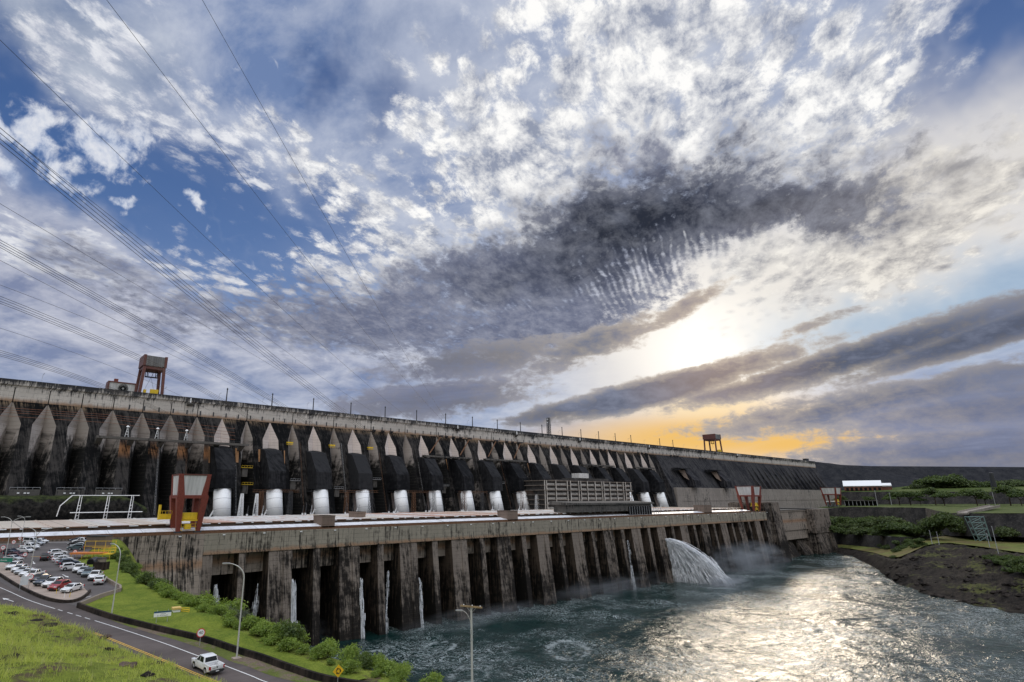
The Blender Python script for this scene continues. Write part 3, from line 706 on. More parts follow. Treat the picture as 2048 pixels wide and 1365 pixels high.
o = thing('radio_mast', 'lattice radio mast with small antennas standing on the dam crest', 'mast', (p.x, 405, ZC - 1))
b = MB(); lattice(b, 0, 0, 0, 21, 3.2, 2.4, 8, 0.3, 0.17); b.build('lattice', M['darksteel'], o)
b = MB()
for (dx, dz) in ((-2.4, 19), (-2.6, 15.5), (2.2, 18), (2.4, 13)): b.tube((dx, -0.5, dz), (dx * 1.05, -0.9, dz + 0.1), 0.8, n=8)
b.build('antenna', M['steel'], o)
b = MB(); b.box(-7, 7, -3, 3, 0, 1.5); b.build('base_block', M['redbrown'], o)
p = atY(1612, 922, 400)
o = thing('crest_cabin', 'tiny dark cabin at the right end of the dam crest', 'cabin', (p.x, 400, ZC - 1))
b = MB(); b.box(-6, 6, -3, 3, 0, 5); b.build('wall', M['darksteel'], o)
b = MB(); b.box(-7, 7, -3.6, 3.6, 5, 5.7); b.build('roof', M['darksteel'], o)
# balconies under some crest poles (floodlight nests)
for k, i in enumerate((-1, 5, 7, 9.6, 13.2, 19.5)):
    x = XP0 - 22 + 38.4 * (i + 1)
    o = thing('crest_balcony', '%s small dark balcony from the left hanging under the dam crest' % ORD[k], 'balcony', (x, YF - 0.9, 119.5), 0, 'small balconies under the dam crest')
    b = MB(); b.prism_x([(0, 0), (-2.2, 1.4), (-2.2, 2.2), (0, 2.2)][::-1], -1.8, 1.8); b.build('bracket', M['deckc'], o, fix=True)
    b = MB(); b.box(-0.3, 0.3, -1.9, -1.3, 2.2, 5.2); b.build('floodlight', M['white'], o)
for k, (px_, py_) in enumerate(((253, 873), (313, 877), (371, 882))):
    q = atY(px_, py_, 379.5)
    o = thing('floodlight_mast', '%s white A-frame floodlight mast standing on the long walkway' % ORD[k], 'floodlight', (q.x, 379.5, 96.1), 0, 'white floodlight masts on the walkway')
    b = MB()
    for sx in (-1, 1): b.tube((sx * 0.9, 0, 0), (0.1 * sx, 0, 6), 0.16, n=5)
    for z in (1.6, 3.2, 4.6): b.tube((-0.9 + z * 0.13, 0, z), (0.9 - z * 0.13, 0, z), 0.1, n=4)
    b.build('mast', M['white'], o)
    b = MB(); b.tube((0, 0, 6), (0, 0, 6.9), 1.1, 0.3, n=8); b.build('lamp_head', M['white'], o)
for k, n in enumerate((1.5, 2.5, 3.5)):
    x = XP0 + DX * n
    o = thing('maintenance_platform', '%s yellow railed platform from the left hung on the buttress edge' % ORD[k], 'platform', (x - 3.0, 387, 98), 0, 'yellow platforms on the dam face')
    b = MB(); b.box(-2.2, 2.2, -1.2, 1.4, 0, 0.3); b.box(-2.2, 2.2, -1.2, -1.05, 0.9, 2.0); b.box(-2.25, -2.1, -1.2, 1.4, 0.9, 2.0); b.build('railing', M['yellow'], o)
# ---------------------------------------------------------------- the powerhouse
ZD, ZO, ZR = 47.3, 39.3, 50.9           # front deck, soffit of the openings, main roof
YP = 245.0
XPA, XPB = 42.7, 600.0
ph = thing('powerhouse', 'long concrete powerhouse with a flat roof and deep open bays along the river', 'powerhouse', (300, 250, 0))
def ppart(name, mb, mats, parent=None, fix=False):
    o = mb.build(name, mats, parent or ph, fix=fix)
    if parent is None: o.location = (-300, -250, 0)
    return o
b = MB()
b.box(72.4, XPB, YP, YP + 1.8, ZO, ZD)
b.box(72.4, XPB, YP - 0.25, YP, ZO - 0.1, ZO + 0.5)
for i in range(17): b.box(83 + 33.7 * i, 83.3 + 33.7 * i, YP - 0.06, YP + 0.1, ZO + 0.4, ZD)
ppart('front_wall', b, M['front'])
b = MB()                                                     # the closed bay at the left end, leaning like the piers
b.prism_x([(YP, ZD), (YP, ZO), (YP - 4.7, -3), (YP + 20, -3), (YP + 20, ZD)], XPA, 72.4)
b.prism_x([(YP - 0.3, ZD - 0.02), (YP - 0.3, ZO), (YP - 5.0, -3), (YP + 1, -3), (YP + 1, ZD - 0.02)], 64.5, 66.2)
ppart('end_bay_wall', b, M['endwall'])
b = MB(); b.box(-70, XPA, YP, YP + 1.8, 36, ZD); ppart('left_wall', b, M['bulk'])
XWP = 99.6
M['bay2'] = concrete('brown_black_bay_side', (0.11, 0.082, 0.062), (0.012, 0.011, 0.01), dirtamt=0.25, streak=1.0, lift=2, form=3, zfade=(36, 14, 0.7))  # darker copy of the pier concrete, with bay shade painted in
def pier(x0, x1, deep=18, step=False):
    b = MB()
    b.prism_x([(YP + 0.15, ZO), (YP - 4.55, -3), (YP + deep, -3), (YP + deep, ZO)], x0, x1)
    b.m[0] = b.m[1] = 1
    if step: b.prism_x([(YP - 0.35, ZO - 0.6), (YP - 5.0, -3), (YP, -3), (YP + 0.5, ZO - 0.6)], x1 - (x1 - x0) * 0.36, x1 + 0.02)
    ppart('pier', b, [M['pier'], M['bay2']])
pier(72.5, 76.4)
pier(86.9, 89.8)
k = 0
while XWP + 33.7 * k < XPB - 6:
    x = XWP + 33.7 * k
    pier(x, min(x + 10.4, XPB), step=True)
    if x + 24.1 < XPB: pier(x + 20.6, x + 24.1)
    k += 1
# inside the bays
bays = [(76.4, 86.9), (89.8, 99.6)]
for i in range(15):
    x = XWP + 33.7 * i
    bays += [(x + 10.4, x + 20.6), (x + 24.1, x + 33.7)]
for i, (x0, x1) in enumerate(bays):
    b = MB()
    b.box(x0 + 0.02, x1 - 0.02, YP + 5.5, YP + 6.6, ZO - (8.6 if i < 14 else 7.4), ZO + 0.3)
    ppart('gate_slab', b, M['endwall'])
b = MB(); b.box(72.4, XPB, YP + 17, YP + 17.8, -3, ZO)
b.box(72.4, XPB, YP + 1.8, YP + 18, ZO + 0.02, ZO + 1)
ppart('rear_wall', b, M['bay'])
# roofs
def roof_mat():
    m, t = mat('patched_sheet_roof')
    P = t.n('ShaderNodeNewGeometry').outputs['Position']; x, y, z = t.sep(P)
    sec = t.m('FLOOR', t.m('DIVIDE', t.m('ADD', x, 8), 14.0))
    rn = t.n('ShaderNodeTexWhiteNoise', noise_dimensions='1D', ins={'W': sec}).outputs['Value']
    n = t.noise(P, 0.12, 5, 0.6); n2 = t.noise(P, 1.2, 5, 0.65)
    wht = t.mix(t.mr(n2, 0.35, 0.7), (0.78, 0.77, 0.76), (0.62, 0.58, 0.54))
    rst = t.mix(t.mr(n2, 0.35, 0.65), (0.50, 0.24, 0.16), (0.62, 0.46, 0.38))
    bei = t.mix(t.mr(n2, 0.35, 0.65), (0.60, 0.53, 0.45), (0.70, 0.64, 0.56))
    c = t.mix(t.m('GREATER_THAN', rn, 0.80), wht, rst)
    c = t.mix(t.m('LESS_THAN', rn, 0.28), c, bei)
    c = t.mix(t.mr(t.m('ADD', t.m('MULTIPLY', x, 0.0), n), 0.50, 0.62, 0, 0.6), c, rst)
    c = t.mix(t.m('MULTIPLY', t.m('LESS_THAN', x, 40.0), 0.7), c, bei)
    jn = t.m('LESS_THAN', t.m('ABSOLUTE', t.m('SUBTRACT', t.m('FRACT', t.m('DIVIDE', t.m('ADD', x, 8), 14.0)), 0.5)), 0.012)
    c = t.mix(t.m('MULTIPLY', jn, 0.7), c, (0.08, 0.07, 0.06))
    w = t.m('SINE', t.m('MULTIPLY', x, 6.283 / 0.9))
    fin(t, c, 0.42, w, 0.35, 0.05); return m
M['roof'] = roof_mat()
b = MB()
b.box(-70, XPB - 20, 258, 342, ZR - 0.35, ZR)
for i in range(48):
    x = -62 + 14 * i
    if x > XPB - 24: break
    b.box(x - 0.25, x + 0.25, 257.9, 342, ZR, ZR + 0.22)
ppart('main_roof', b, M['roof'])
b = MB(); b.box(-70, XPB - 20, 258.1, 259, ZD, ZR - 0.36); b.box(-70, XPB - 20, 341, 342, 40, ZR - 0.36); b.box(-70, XPB, YP + 1.8, 342, ZD - 1.2, ZD - 0.1); ppart('roof_wall', b, M['bulk'])
b = MB(); b.box(-70, XPB - 20, 257.3, 258.08, ZR - 0.42, ZR - 0.02); ppart('eave', b, M['rusty'])
for i in range(94):
    x = -64 + 6.9 * i + (0.6 if i % 3 else 0)
    if x > XPB - 30: break
    caps = MB(); caps.box(x, x + (0.9 if i % 2 else 3.2), 256.9, 257.28, ZR - 0.45, ZR - 0.12); ppart('eave_cap', caps, M['white'])  # small white caps along the roof's front edge
def white_roof_mat():
    m, t = mat('white_canopy_sheet')
    P = t.n('ShaderNodeNewGeometry').outputs['Position']; x, y, z = t.sep(P)
    n = t.noise(t.comb(x, t.m('MULTIPLY', y, 0.3), 0), 0.5, 5, 0.65)
    c = t.mix(t.mr(n, 0.4, 0.75), (0.78, 0.79, 0.83), (0.52, 0.51, 0.52))
    j = t.m('LESS_THAN', t.m('ABSOLUTE', t.m('SUBTRACT', t.m('FRACT', t.m('DIVIDE', x, 11.2)), 0.5)), 0.01)
    c = t.mix(t.m('MULTIPLY', j, 0.6), c, (0.12, 0.12, 0.12))
    fin(t, c, 0.4); return m
M['canopy'] = white_roof_mat()
b = MB()
x0 = -70
while x0 < XPB - 25:
    x1 = min(x0 + 67.0, XPB - 25)
    b.prism_x([(248.6, ZD + 1.15), (254.6, ZD + 2.15), (254.6, ZD + 1.95), (248.6, ZD + 0.95)], x0 + 0.4, x1 - 0.4)
    x0 = x1
ppart('canopy', b, M['canopy'], fix=True)
b = MB(); b.box(-70, XPB, YP + 0.1, YP + 1.1, ZD, ZD + 0.45); b.box(-70, XPB - 25, 248.2, 248.58, ZD, ZD + 1.05); ppart('deck_kerb', b, M['rusty'])
b = MB(); b.box(-70, XPB, YP + 1.1, 258, ZD - 0.12, ZD + 0.06); ppart('deck', b, M['deckc'])
for (xa, ya, xb_, yb_, yy, zz) in ((643, 1059, 669, 1022, 248.2, 7.2), (1016, 1043, 1036, 1014, 248.2, 7.6), (1408, 1023, 1424, 1005, 248.2, 8.5), (714, 1040, 731, 1017, 272.0, 8.0)):
    p0 = atY(xa, ya, yy); p1 = atY(xb_, ya, yy)
    b = MB(); b.box(p0.x, p1.x, yy, yy + 9, ZD, ZD + zz - 1.4); b.box(p0.x - 0.15, p1.x + 0.15, yy - 0.15, yy + 9.15, ZD + zz - 2.0, ZD + zz - 1.4)
    b.box((p0.x + p1.x) / 2 - 0.06, (p0.x + p1.x) / 2 + 0.06, yy - 0.1, yy + 0.1, ZD, ZD + zz - 2)
    ppart('stair_block', b, M['bulk'])
for i in range(33):
    x = 63 + 16.85 * i
    b = MB(); b.box(x - 0.45, x - 0.1, YP - 0.5, YP + 0.2, ZD - 0.9, ZD - 0.5); b.box(x + 0.1, x + 0.45, YP - 0.5, YP + 0.2, ZD - 0.9, ZD - 0.5)
    ppart('deck_lamp', b, M['white'])
# control room bay jutting over the roof in front of the office block
c0 = atY(1256, 1030, 262); c1 = atY(1450, 1030, 262)
b = MB()
xa, xb_ = atY(1250, 1015, 252).x, atY(1298, 1015, 252).x
b.box(xa - 62, xb_, 250, 268, ZR + 0.4, ZR + 6.0); b.prism_x([(249, ZR + 5.2), (249, ZR + 6.4), (270, ZR + 7.6), (270, ZR + 5.2)][::-1], xa - 64, xb_ + 3)
ppart('lookout_hall', b, M['deckc'], fix=True)
b = MB(); b.box(xa + 1, xb_ - 2, 248.8, 250, ZD + 0.5, ZR + 3.6); ppart('lookout_glazing', b, M['black'])
b = MB()
for i in range(14): b.box(xa + 1 + i * 3.2, xa + 1.25 + i * 3.2, 248.6, 248.8, ZD + 0.5, ZR + 3.6)
ppart('lookout_mullion', b, M['steel'])

# ---------------------------------------------------------------- office block in front of the dam
pl, pr = atY(1088, 1018, 345), atY(1262, 1018, 345)
ob = thing('office_block', 'grey six storey concrete office block with pale ribs standing between the penstocks', 'office building', (pl.x, 345, ZR))
W_ = pr.x - pl.x; H_ = atY(1110, 962, 345).z - ZR; st_ = H_ / 6.0
concf = plain('sooty_rendered_wall', (0.075, 0.07, 0.067), 0.85, var=0.4, scale=0.3)
pale = plain('pale_rendered_rib', (0.50, 0.47, 0.43), 0.8, var=0.25, scale=0.3)
shade = plain('dark_window_glass', (0.02, 0.022, 0.026), 0.15, var=0.1)
b = MB(); b.box(0, W_, 0, 28, 0, H_ - 0.2); b.build('wall', concf, ob)
b = MB()
for i in range(7): b.box(-2.2, W_ + 2.2, -2.0 if i != 4 else -3.0, 28.5, st_ * i - 0.25, st_ * i + 0.25)
b.build('floor_slab', plain('weathered_slab_edge', (0.19, 0.16, 0.135), 0.85, var=0.4, scale=0.3), ob)
ribs = [0, 0.02, 0.115, 0.235, 0.27, 0.36, 0.385, 0.46, 0.55, 0.63, 0.655, 0.73, 0.82, 0.90, 0.93, 1.0]
for q in ribs:
    b = MB(); b.box(W_ * q - 0.24, W_ * q + 0.24, -2.35, -1.7, 0.5, H_ + 0.3); b.build('facade_rib', pale, ob)
for fl in (0, 1, 2, 3, 4, 5):
    for a, c in zip(ribs[1:-1], ribs[2:]):
        if (c - a) < 0.05: continue
        b = MB(); xa2, xb2 = W_ * a + 0.7, W_ * c - 0.7
        z0 = st_ * fl + st_ * 0.08
        n = max(3, int((xb2 - xa2) / 1.5)); w = (xb2 - xa2) / n
        b.box(xa2, xb2, -1.15, -0.9, z0, z0 + st_ * 0.36, 0)
        for i in range(n): b.box(xa2 + w * i + w * 0.28, xa2 + w * i + w * 0.72, -1.22, -1.1, z0 + st_ * 0.08, z0 + st_ * 0.30, 1)
        b.build('window_row', [pale, shade], ob)
b = MB(); b.box(W_ * 0.36, W_ * 0.78, 4, 18, H_, H_ + st_ * 0.8); b.box(W_ * 0.16, W_ * 0.3, 3, 12, H_, H_ + 1.6); b.build('roof_plant', concf, ob)
b = MB(); b.box(W_ * 0.42, W_ * 0.53, 3, 12, H_ + st_ * 0.8, H_ + st_ * 1.9); b.build('lift_tower', M['sheet'], ob)
# ---------------------------------------------------------------- gantry cranes on the deck
def deck_crane(label, x, y, z, H, wt, wb, dt, db, rz=0.0):
    """legs lean: narrower (wb, db) at the rails, wider (wt, dt) at the top"""
    o = thing('gantry_crane', label, 'crane', (x, y, z), rz)
    hb = H * 0.62
    def at(t, sx, sy): return Vector((sx * (wb + (wt - wb) * t) / 2, sy * (db + (dt - db) * t) / 2, H * t))
    for sx in (-1, 1):
        for sy in (-1, 1):
            b = MB(); q0 = at(0, sx, sy); q1 = at(0.62, sx, sy); e = 1.0 if wt < 12 else 0.95
            vs = [q + Vector((a, c, 0)) for q, s_ in ((q0, 0.7), (q1, 1.4)) for a, c in ((-e * s_, -e * s_), (e * s_, -e * s_), (e * s_, e * s_), (-e * s_, e * s_))]
            b.add(vs, ((3, 2, 1, 0), (4, 5, 6, 7), (0, 1, 5, 4), (1, 2, 6, 5), (2, 3, 7, 6), (3, 0, 4, 7)))
            b.build('leg', M['red'], o)
    b = MB()
    def frustum(t0, t1, g0, g1, e=0.0):
        vs = [at(t0, sx, sy) * 1.0 + Vector((sx * g0, sy * (g0 + e), 0)) for sx, sy in ((-1, -1), (1, -1), (1, 1), (-1, 1))] + [at(t1, sx, sy) + Vector((sx * g1, sy * (g1 + e), 0)) for sx, sy in ((-1, -1), (1, -1), (1, 1), (-1, 1))]
        return vs, ((3, 2, 1, 0), (4, 5, 6, 7), (0, 1, 5, 4), (1, 2, 6, 5), (2, 3, 7, 6), (3, 0, 4, 7))
    b.add(*frustum(0.585, 0.64, 1.25, 1.25)); b.build('cross_beam', M['red'], o)
    b = MB(); b.add(*frustum(0.64, 0.98, 0.7, 0.7)); b.build('house', M['sheet'], o)
    for sx in (-1, 1):                                          # tapering red corner plates framing the sheet panels
        for sy in (-1, 1):
            b = MB()
            q0, q1 = at(0.64, sx, sy), at(1.0, sx, sy)
            s0, s1 = (1.5, 0.6) if wt < 12 else (2.8, 1.6)
            vs = [q0 + Vector((sx * 0.8, sy * 0.95, 0)), q0 + Vector((-sx * s0, sy * 0.95, 0)), q1 + Vector((-sx * s1, sy * 0.95, 0)), q1 + Vector((sx * 0.8, sy * 0.95, 0))]
            b.add([v for v in vs] + [v - Vector((0, sy * 0.2, 0)) for v in vs], ((0, 1, 2, 3), (7, 6, 5, 4), (0, 4, 5, 1), (1, 5, 6, 2), (2, 6, 7, 3), (3, 7, 4, 0)))
            vs = [q0 + Vector((sx * 0.95, sy * 0.95, 0)), q0 + Vector((sx * 0.95, -sy * 0.9, 0)), q1 + Vector((sx * 0.95, -sy * 0.5, 0)), q1 + Vector((sx * 0.95, sy * 0.95, 0))]
            b.add([v for v in vs] + [v - Vector((sx * 0.2, 0, 0)) for v in vs], ((0, 1, 2, 3), (7, 6, 5, 4), (0, 4, 5, 1), (1, 5, 6, 2), (2, 6, 7, 3), (3, 7, 4, 0)))
            b.build('corner_frame', M['red'], o, fix=True)
    b = MB(); b.add(*frustum(0.975, 1.0, 0.9, 0.9)); b.build('roof', M['redbrown'], o)
    b = MB(); q = at(0.3, 0, -1)
    b.box(-2.4, 3.0, q.y + 0.4, q.y + 4.2, H * 0.235, H * 0.345); b.build('operator_cabin', M['yellow'], o)
    b = MB(); b.box(-3.7, 4.0, q.y - 0.2, q.y + 4.6, H * 0.205, H * 0.23)
    for sx in (-3.6, 3.9):
        for zz in (H * 0.26, H * 0.29): b.tube((sx, q.y - 0.1, zz), (sx, q.y + 4.5, zz), 0.07, n=4)
    b.build('cabin_platform', M['yellow'], o)
    b = MB(); b.box(-1.4, 1.0, q.y + 0.2, q.y + 1.8, H * 0.07, H * 0.16); b.build('control_box', M['yellow'], o)
    b = MB()
    for sx in (-1, 1):
        for i in range(5): b.tube((sx * 3.2 - 0.3, q.y + 0.3 + i * 0.5, 1.2 + i * 0.9), (sx * 3.2 + 0.9, q.y + 0.3 + i * 0.5, 1.2 + i * 0.9), 0.09, n=4)
        b.tube((sx * 3.2 - 0.3, q.y + 0.2, 0.5), (sx * 3.2 - 0.3, q.y + 2.6, 5.4), 0.1, n=4); b.tube((sx * 3.2 + 0.9, q.y + 0.2, 0.5), (sx * 3.2 + 0.9, q.y + 2.6, 5.4), 0.1, n=4)
    b.tube((-4, q.y + 0.2, 3.6), (4, q.y + 0.2, 3.6), 0.08, n=4); b.tube((-4, q.y + 0.2, 2.6), (4, q.y + 0.2, 2.6), 0.08, n=4)
    b.build('stair', M['yellow'], o)
    b = MB()
    for sx in (-1, 1):
        for sy in (-1, 1):
            b.box(sx * wb / 2 - 1.3, sx * wb / 2 + 1.3, sy * db / 2 - 0.8, sy * db / 2 + 0.8, -0.2, 0.9)
    b.build('wheel_bogie', M['darksteel'], o)
    return o
DC1 = deck_crane('big red gantry crane with grey house and yellow cabin on the powerhouse deck', 66.2, 251.0, ZD + 0.2, 23.0, 10.4, 7.4, 10.5, 8.0)
o = MB()
bb = MB(); bb.box(-9.8, -5.2, 3.0, 5.0, 5.3, 7.4)
for i in range(5): bb.tube((-9.8 + i * 1.2, 3.0, 7.4), (-9.8 + i * 1.2, 3.0, 8.6), 0.07, n=4)
bb.tube((-9.8, 3, 8.6), (-5.2, 3, 8.6), 0.08, n=4); bb.box(-9.8, -9.2, 3, 5, 7.4, 11.0)
bb.build('cable_arm', M['yellow'], DC1)
q = atY(1505, 1022, 250)
deck_crane('far red gantry crane at the right end of the powerhouse deck', q.x + 1, 251.5, ZD + 0.2, 24.0, 17.5, 12.0, 15.0, 10.0)
# ---------------------------------------------------------------- yard between powerhouse and dam
yard = MB(); yard.box(-90, 700, 342, 400, 40, 49.6)
yd = tag(yard.build('yard_ground', M['deckc']), kind='structure')
for k, n in enumerate((1, 2.62, 4.5, 6, 8)):
    x = XP0 + DX * n + (-6 if k != 1 else 0)
    o = thing('lattice_portal', '%s rusty lattice portal from the left standing among the penstocks' % ORD[k], 'lattice tower', (x, 356, 49.6), 0, 'rusty lattice portals in the penstock yard')
    for sx in (-9.5, 10.0):
        b = MB(); lattice(b, sx, 0, 0, 15.5, 2.6, 1.8, 7, 0.12, 0.06); b.build('mast', M['rusty'] if sx < 0 else M['darksteel'], o)
    b = MB()
    for i in range(18):
        xa = -15 + i * 1.7; b.tube((xa, -0.8, 15.2), (xa + 1.7, 0.8, 16.4), 0.045, n=4)
    for yy in (-0.8, 0.8): b.tube((-15, yy, 15.2), (15.6, yy, 15.2), 0.08, n=4); b.tube((-15, yy, 16.4), (15.6, yy, 16.4), 0.08, n=4)
    b.build('girder', M['rusty'], o)
k = 0
for n in range(0, 9):
    for j, dx in enumerate((8.5, 12.5, 16.5)):
        x = XP0 + DX * n + dx + rnd.uniform(-1, 1)
        o = thing('bushing', '%s insulator post from the left behind the powerhouse roof' % (ORD[k] if k < len(ORD) else str(k)), 'insulator', (x, 349 + rnd.uniform(-1, 2), 49.6), 0, 'insulator posts behind the powerhouse roof'); k += 1
        b = MB(); b.tube((0, 0, 0), (0, 0, 2.2), 0.6, n=6); b.build('base', M['white'], o)
        b = MB(); h = 7.0 if j != 1 else 8.6
        b.tube((0, 0, 2.2), (0.5, 0, h), 0.3, 0.16, n=6)
        for z in range(3, int(h)): b.tube((0.1 * z * 0.8, 0, z), (0.1 * z * 0.8, 0, z + 0.25), 0.46, n=6)
        b.build('insulator', M['darksteel'] if j != 2 else M['steel'], o)
for k, (px_, w) in enumerate(((480, 2.6), (510, 2.4), (1075, 3.0))):
    q = atY(px_, 1034, 352)
    o = thing('transformer_mast', ['slim white lattice mast beside the first white penstock', 'slim white lattice mast beside the second white penstock', 'white lattice mast next to the office block'][k], 'lattice tower', (q.x, 352, 49.6), 0)
    b = MB(); lattice(b, 0, 0, 0, 14.0, w, w * 0.5, 8, 0.16, 0.1); b.build('lattice', M['white'], o)
# rock ledge at the left with its pipe frames
def ledge():
    rows = []
    r = random.Random(3)
    prof = ((346, 49.0), (345.4, 53.5), (345.8, 57), (347, 60.5), (350, 61.6), (356, 62.4), (372, 62.6), (384, 62.6))
    for (y, z) in prof:
        row = []
        for i in range(61):
            x = -70 + i * 2.35
            nz = mnoise.noise(Vector((x * 0.35, z * 0.4, y * 0.1))); n2 = mnoise.noise(Vector((x * 0.9, z * 0.9, 3)))
            k = 1.0 if z < 61 else 0.15
            row.append(Vector((x, y + (nz * 2.0 + n2 * 0.8) * k, z + (n2 * 0.5 if 49.5 < z else 0) - max(0, x - 60) * 0.5 * (1 if z > 50 else 0) )))
        rows.append(row)
    b = MB(); b.grid(rows); return b
m, t = mat('dark_mossy_rock')
P = t.n('ShaderNodeNewGeometry').outputs['Position']; Nn = t.n('ShaderNodeNewGeometry').outputs['Normal']
n = t.noise(P, 0.45, 7, 0.68); n2 = t.noise(P, 0.15, 4, 0.6)
c = t.mix(t.mr(n, 0.42, 0.66), (0.008, 0.008, 0.008), (0.045, 0.042, 0.038))
up = t.mr(t.m('ADD', t.sep(Nn)[2], t.m('MULTIPLY', t.m('SUBTRACT', n2, 0.5), 1.2)), 0.5, 0.85)
c = t.mix(up, c, t.mix(t.mr(n, 0.4, 0.6), (0.012, 0.014, 0.008), (0.06, 0.075, 0.025)))
fin(t, c, 0.95, n, 1.0, 1.2); M['rock'] = m
ld = ledge().build('rock_ledge', M['rock'], smooth=True)
tag(ld, 'dark mossy rock ledge behind the left end of the powerhouse roof', 'rock ledge')
def frame_posts(name, label, posts, z0, ztop, beam=True):
    o = thing(name, label, 'pipe rack', (posts[0], 343.6, 50))
    xs0 = posts[0]
    for x in posts:
        b = MB(); b.tube((x - xs0 - 0.5, -0.6, z0 - 50), (x - xs0 + 0.3, 1.2, ztop - 50), 0.18, n=6); b.tube((x - xs0 + 0.9, -0.6, z0 - 50), (x - xs0 + 1.2, 1.2, ztop - 50), 0.13, n=6)
        for i in range(5): b.tube((x - xs0 - 0.3, -0.4, z0 - 50 + 1 + i * 1.6), (x - xs0 + 1.0, -0.4, z0 - 50 + 1.3 + i * 1.6), 0.1, n=4)
        b.build('post', M['white'], o)
    b = MB(); b.tube((-3, 1.2, ztop - 50), (posts[-1] - xs0 + 4, 1.2, ztop - 50), 0.17, n=6); b.tube((-3, -0.8, z0 - 50 + 4.2), (posts[-1] - xs0 + 6, -0.8, z0 - 50 + 4.2), 0.22, n=6)
    b.tube((-3, 1.2, ztop - 50), (-7.5, 0.0, ztop - 55), 0.22, n=6); b.tube((-7.5, 0, ztop - 55), (-8.2, 0, ztop - 60), 0.22, n=6)
    b.build('pipe', M['white'], o)
frame_posts('pipe_rack', 'white pipe frame on posts in front of the dark rock ledge at left', [atY(x, 1000, 344).x for x in (158, 214, 262)], 50, 62.5)
for k, x in enumerate((-3, 17, 37, 55)):
    o = thing('lamp_row', '%s low wall from the left with three white lamps on the rock ledge' % ORD[k], 'wall', (x, 371, 62.4), 0, 'low walls with lamps on the rock ledge')
    b = MB(); b.box(-6.5, 6.5, 0, 1.0, 0, 3.2); b.build('wall', M['deckc'], o)
    for dx in (-2.6, 0.2, 1.6):
        b = MB(); b.box(dx - 0.5, dx + 0.5, -0.35, 0, 1.0, 1.7); b.build('lamp', M['white'], o)
    b = MB(); b.tube((-6.5, 0.1, 4.2), (6.5, 0.1, 4.2), 0.07, n=4)
    for dx in (-6.4, -3.2, 0, 3.2, 6.4): b.tube((dx, 0.1, 3.2), (dx, 0.1, 4.2), 0.07, n=4)
    b.build('railing', M['steel'], o)
# ---------------------------------------------------------------- blocks past the right end of the powerhouse
re = thing('end_blocks', 'stepped brown concrete blocks with dark slots rising from the water past the powerhouse', 'dam block', (600, 250, 0))
def rpart(name, b, m, fix=False):
    o = b.build(name, m, re, fix=fix); o.location = (-600, -250, 0); return o
b = MB(); xq0, xq1 = XPB + 0.05, atY(1557, 1030, 246).x
b.prism_x([(YP - 0.6, 56), (YP - 5.4, -3), (YP + 40, -3), (YP + 40, 56)], xq0 + 12, xq1); b.box(xq0, xq0 + 12, YP + 0.5, YP + 36, -3, 55.2)
rpart('end_pier', b, M['pier'])
xq2, xq3 = atY(1619, 1030, 252).x, atY(1651, 1030, 252).x
b = MB(); b.box(xq1, xq2, 256, 300, 26.5, 47.3); b.box(xq1, xq2, 255.4, 256, 45.8, 47.5)
b.box(xq1 + 30, xq2, 257, 300, 17, 26.4); b.box(xq1, xq2, 270, 300, -3, 26.4)
rpart('brown_wall', b, M['endwall'])
b = MB(); b.prism_x([(254, 0), (250, -3), (262, -3), (262, 17)], xq1 + 34, xq1 + 62); rpart('lower_wall', b, M['pier'], fix=True); b = MB(); b.prism_x([(254, 0), (250, -3), (262, -3), (262, 17)], xq1 + 76, xq2); rpart('lower_wall', b, M['pier'], fix=True); b = MB(); b.prism_x([(254, 26), (250, -3), (262, -3), (262, 26)], xq1 + 14, xq1 + 19); rpart('lower_wall', b, M['pier'], fix=True)
b = MB(); b.box(xq2, xq3, 248, 320, 22, 47.6); b.prism_x([(249, 22), (245, -3), (270, -3), (270, 22)], xq2 + 3, xq2 + 38); b.prism_x([(249, 21), (245, -3), (270, -3), (270, 21)], xq2 + 42, xq3 + 4)
for z in (24.5, 27, 31.5): b.box(xq2, xq3, 247.8, 248, z, z + 0.5)
rpart('right_block', b, M['pier'], fix=True)
b = MB(); b.box(xq1 - 4, xq3 + 40, 255, 371, 47.2, 47.6); rpart('deck', b, M['deckc'])
b = MB(); b.box(xq3, xq3 + 45, 300, 330, 30, 47.1)
for i in range(3): b.box(xq3 + 4 + i * 15, xq3 + 10 + i * 15, 299.6, 300, 33, 40)
rpart('white_wing_wall', b, M['wallr'])
q = atY(1667, 1010, 330)
deck_crane('rightmost gantry crane, on dark legs beyond the brown end blocks', q.x, 330, 47.7, 28, 24, 17, 20, 14)
# ---------------------------------------------------------------- left bank: one height field carrying road, car park and lawn
def gpts(l): return [atG(*a) for a in l]
TOE = [Vector((-30, 250, 0)), Vector((-8, 185, 0)), Vector((2, 156, 0))] + gpts([(0, 1212), (62, 1231), (86, 1238), (185, 1269), (279, 1306), (350, 1335), (426, 1366)]) + [Vector((31, 67, 0)), Vector((37, 50, 0)), Vector((46, 28, 0)), Vector((60, -10, 0)), Vector((90, -80, 0))]
BANK = [Vector((41.5, 246, 0)), Vector((37.5, 225, 0)), Vector((33, 200, 0)), Vector((31.0, 180, 0)), Vector((31.2, 154, 0)), Vector((33.0, 134, 0)), Vector((35.2, 117, 0)), Vector((36.5, 105, 0)), Vector((38.6, 92, 0)),
        Vector((41.5, 80, 0)), Vector((45, 68, 0)), Vector((50, 54, 0)), Vector((60, 30, 0)), Vector((76, -5, 0)), Vector((115, -80, 0))]
def arr(poly): return np.array([(p.x, p.y) for p in poly])
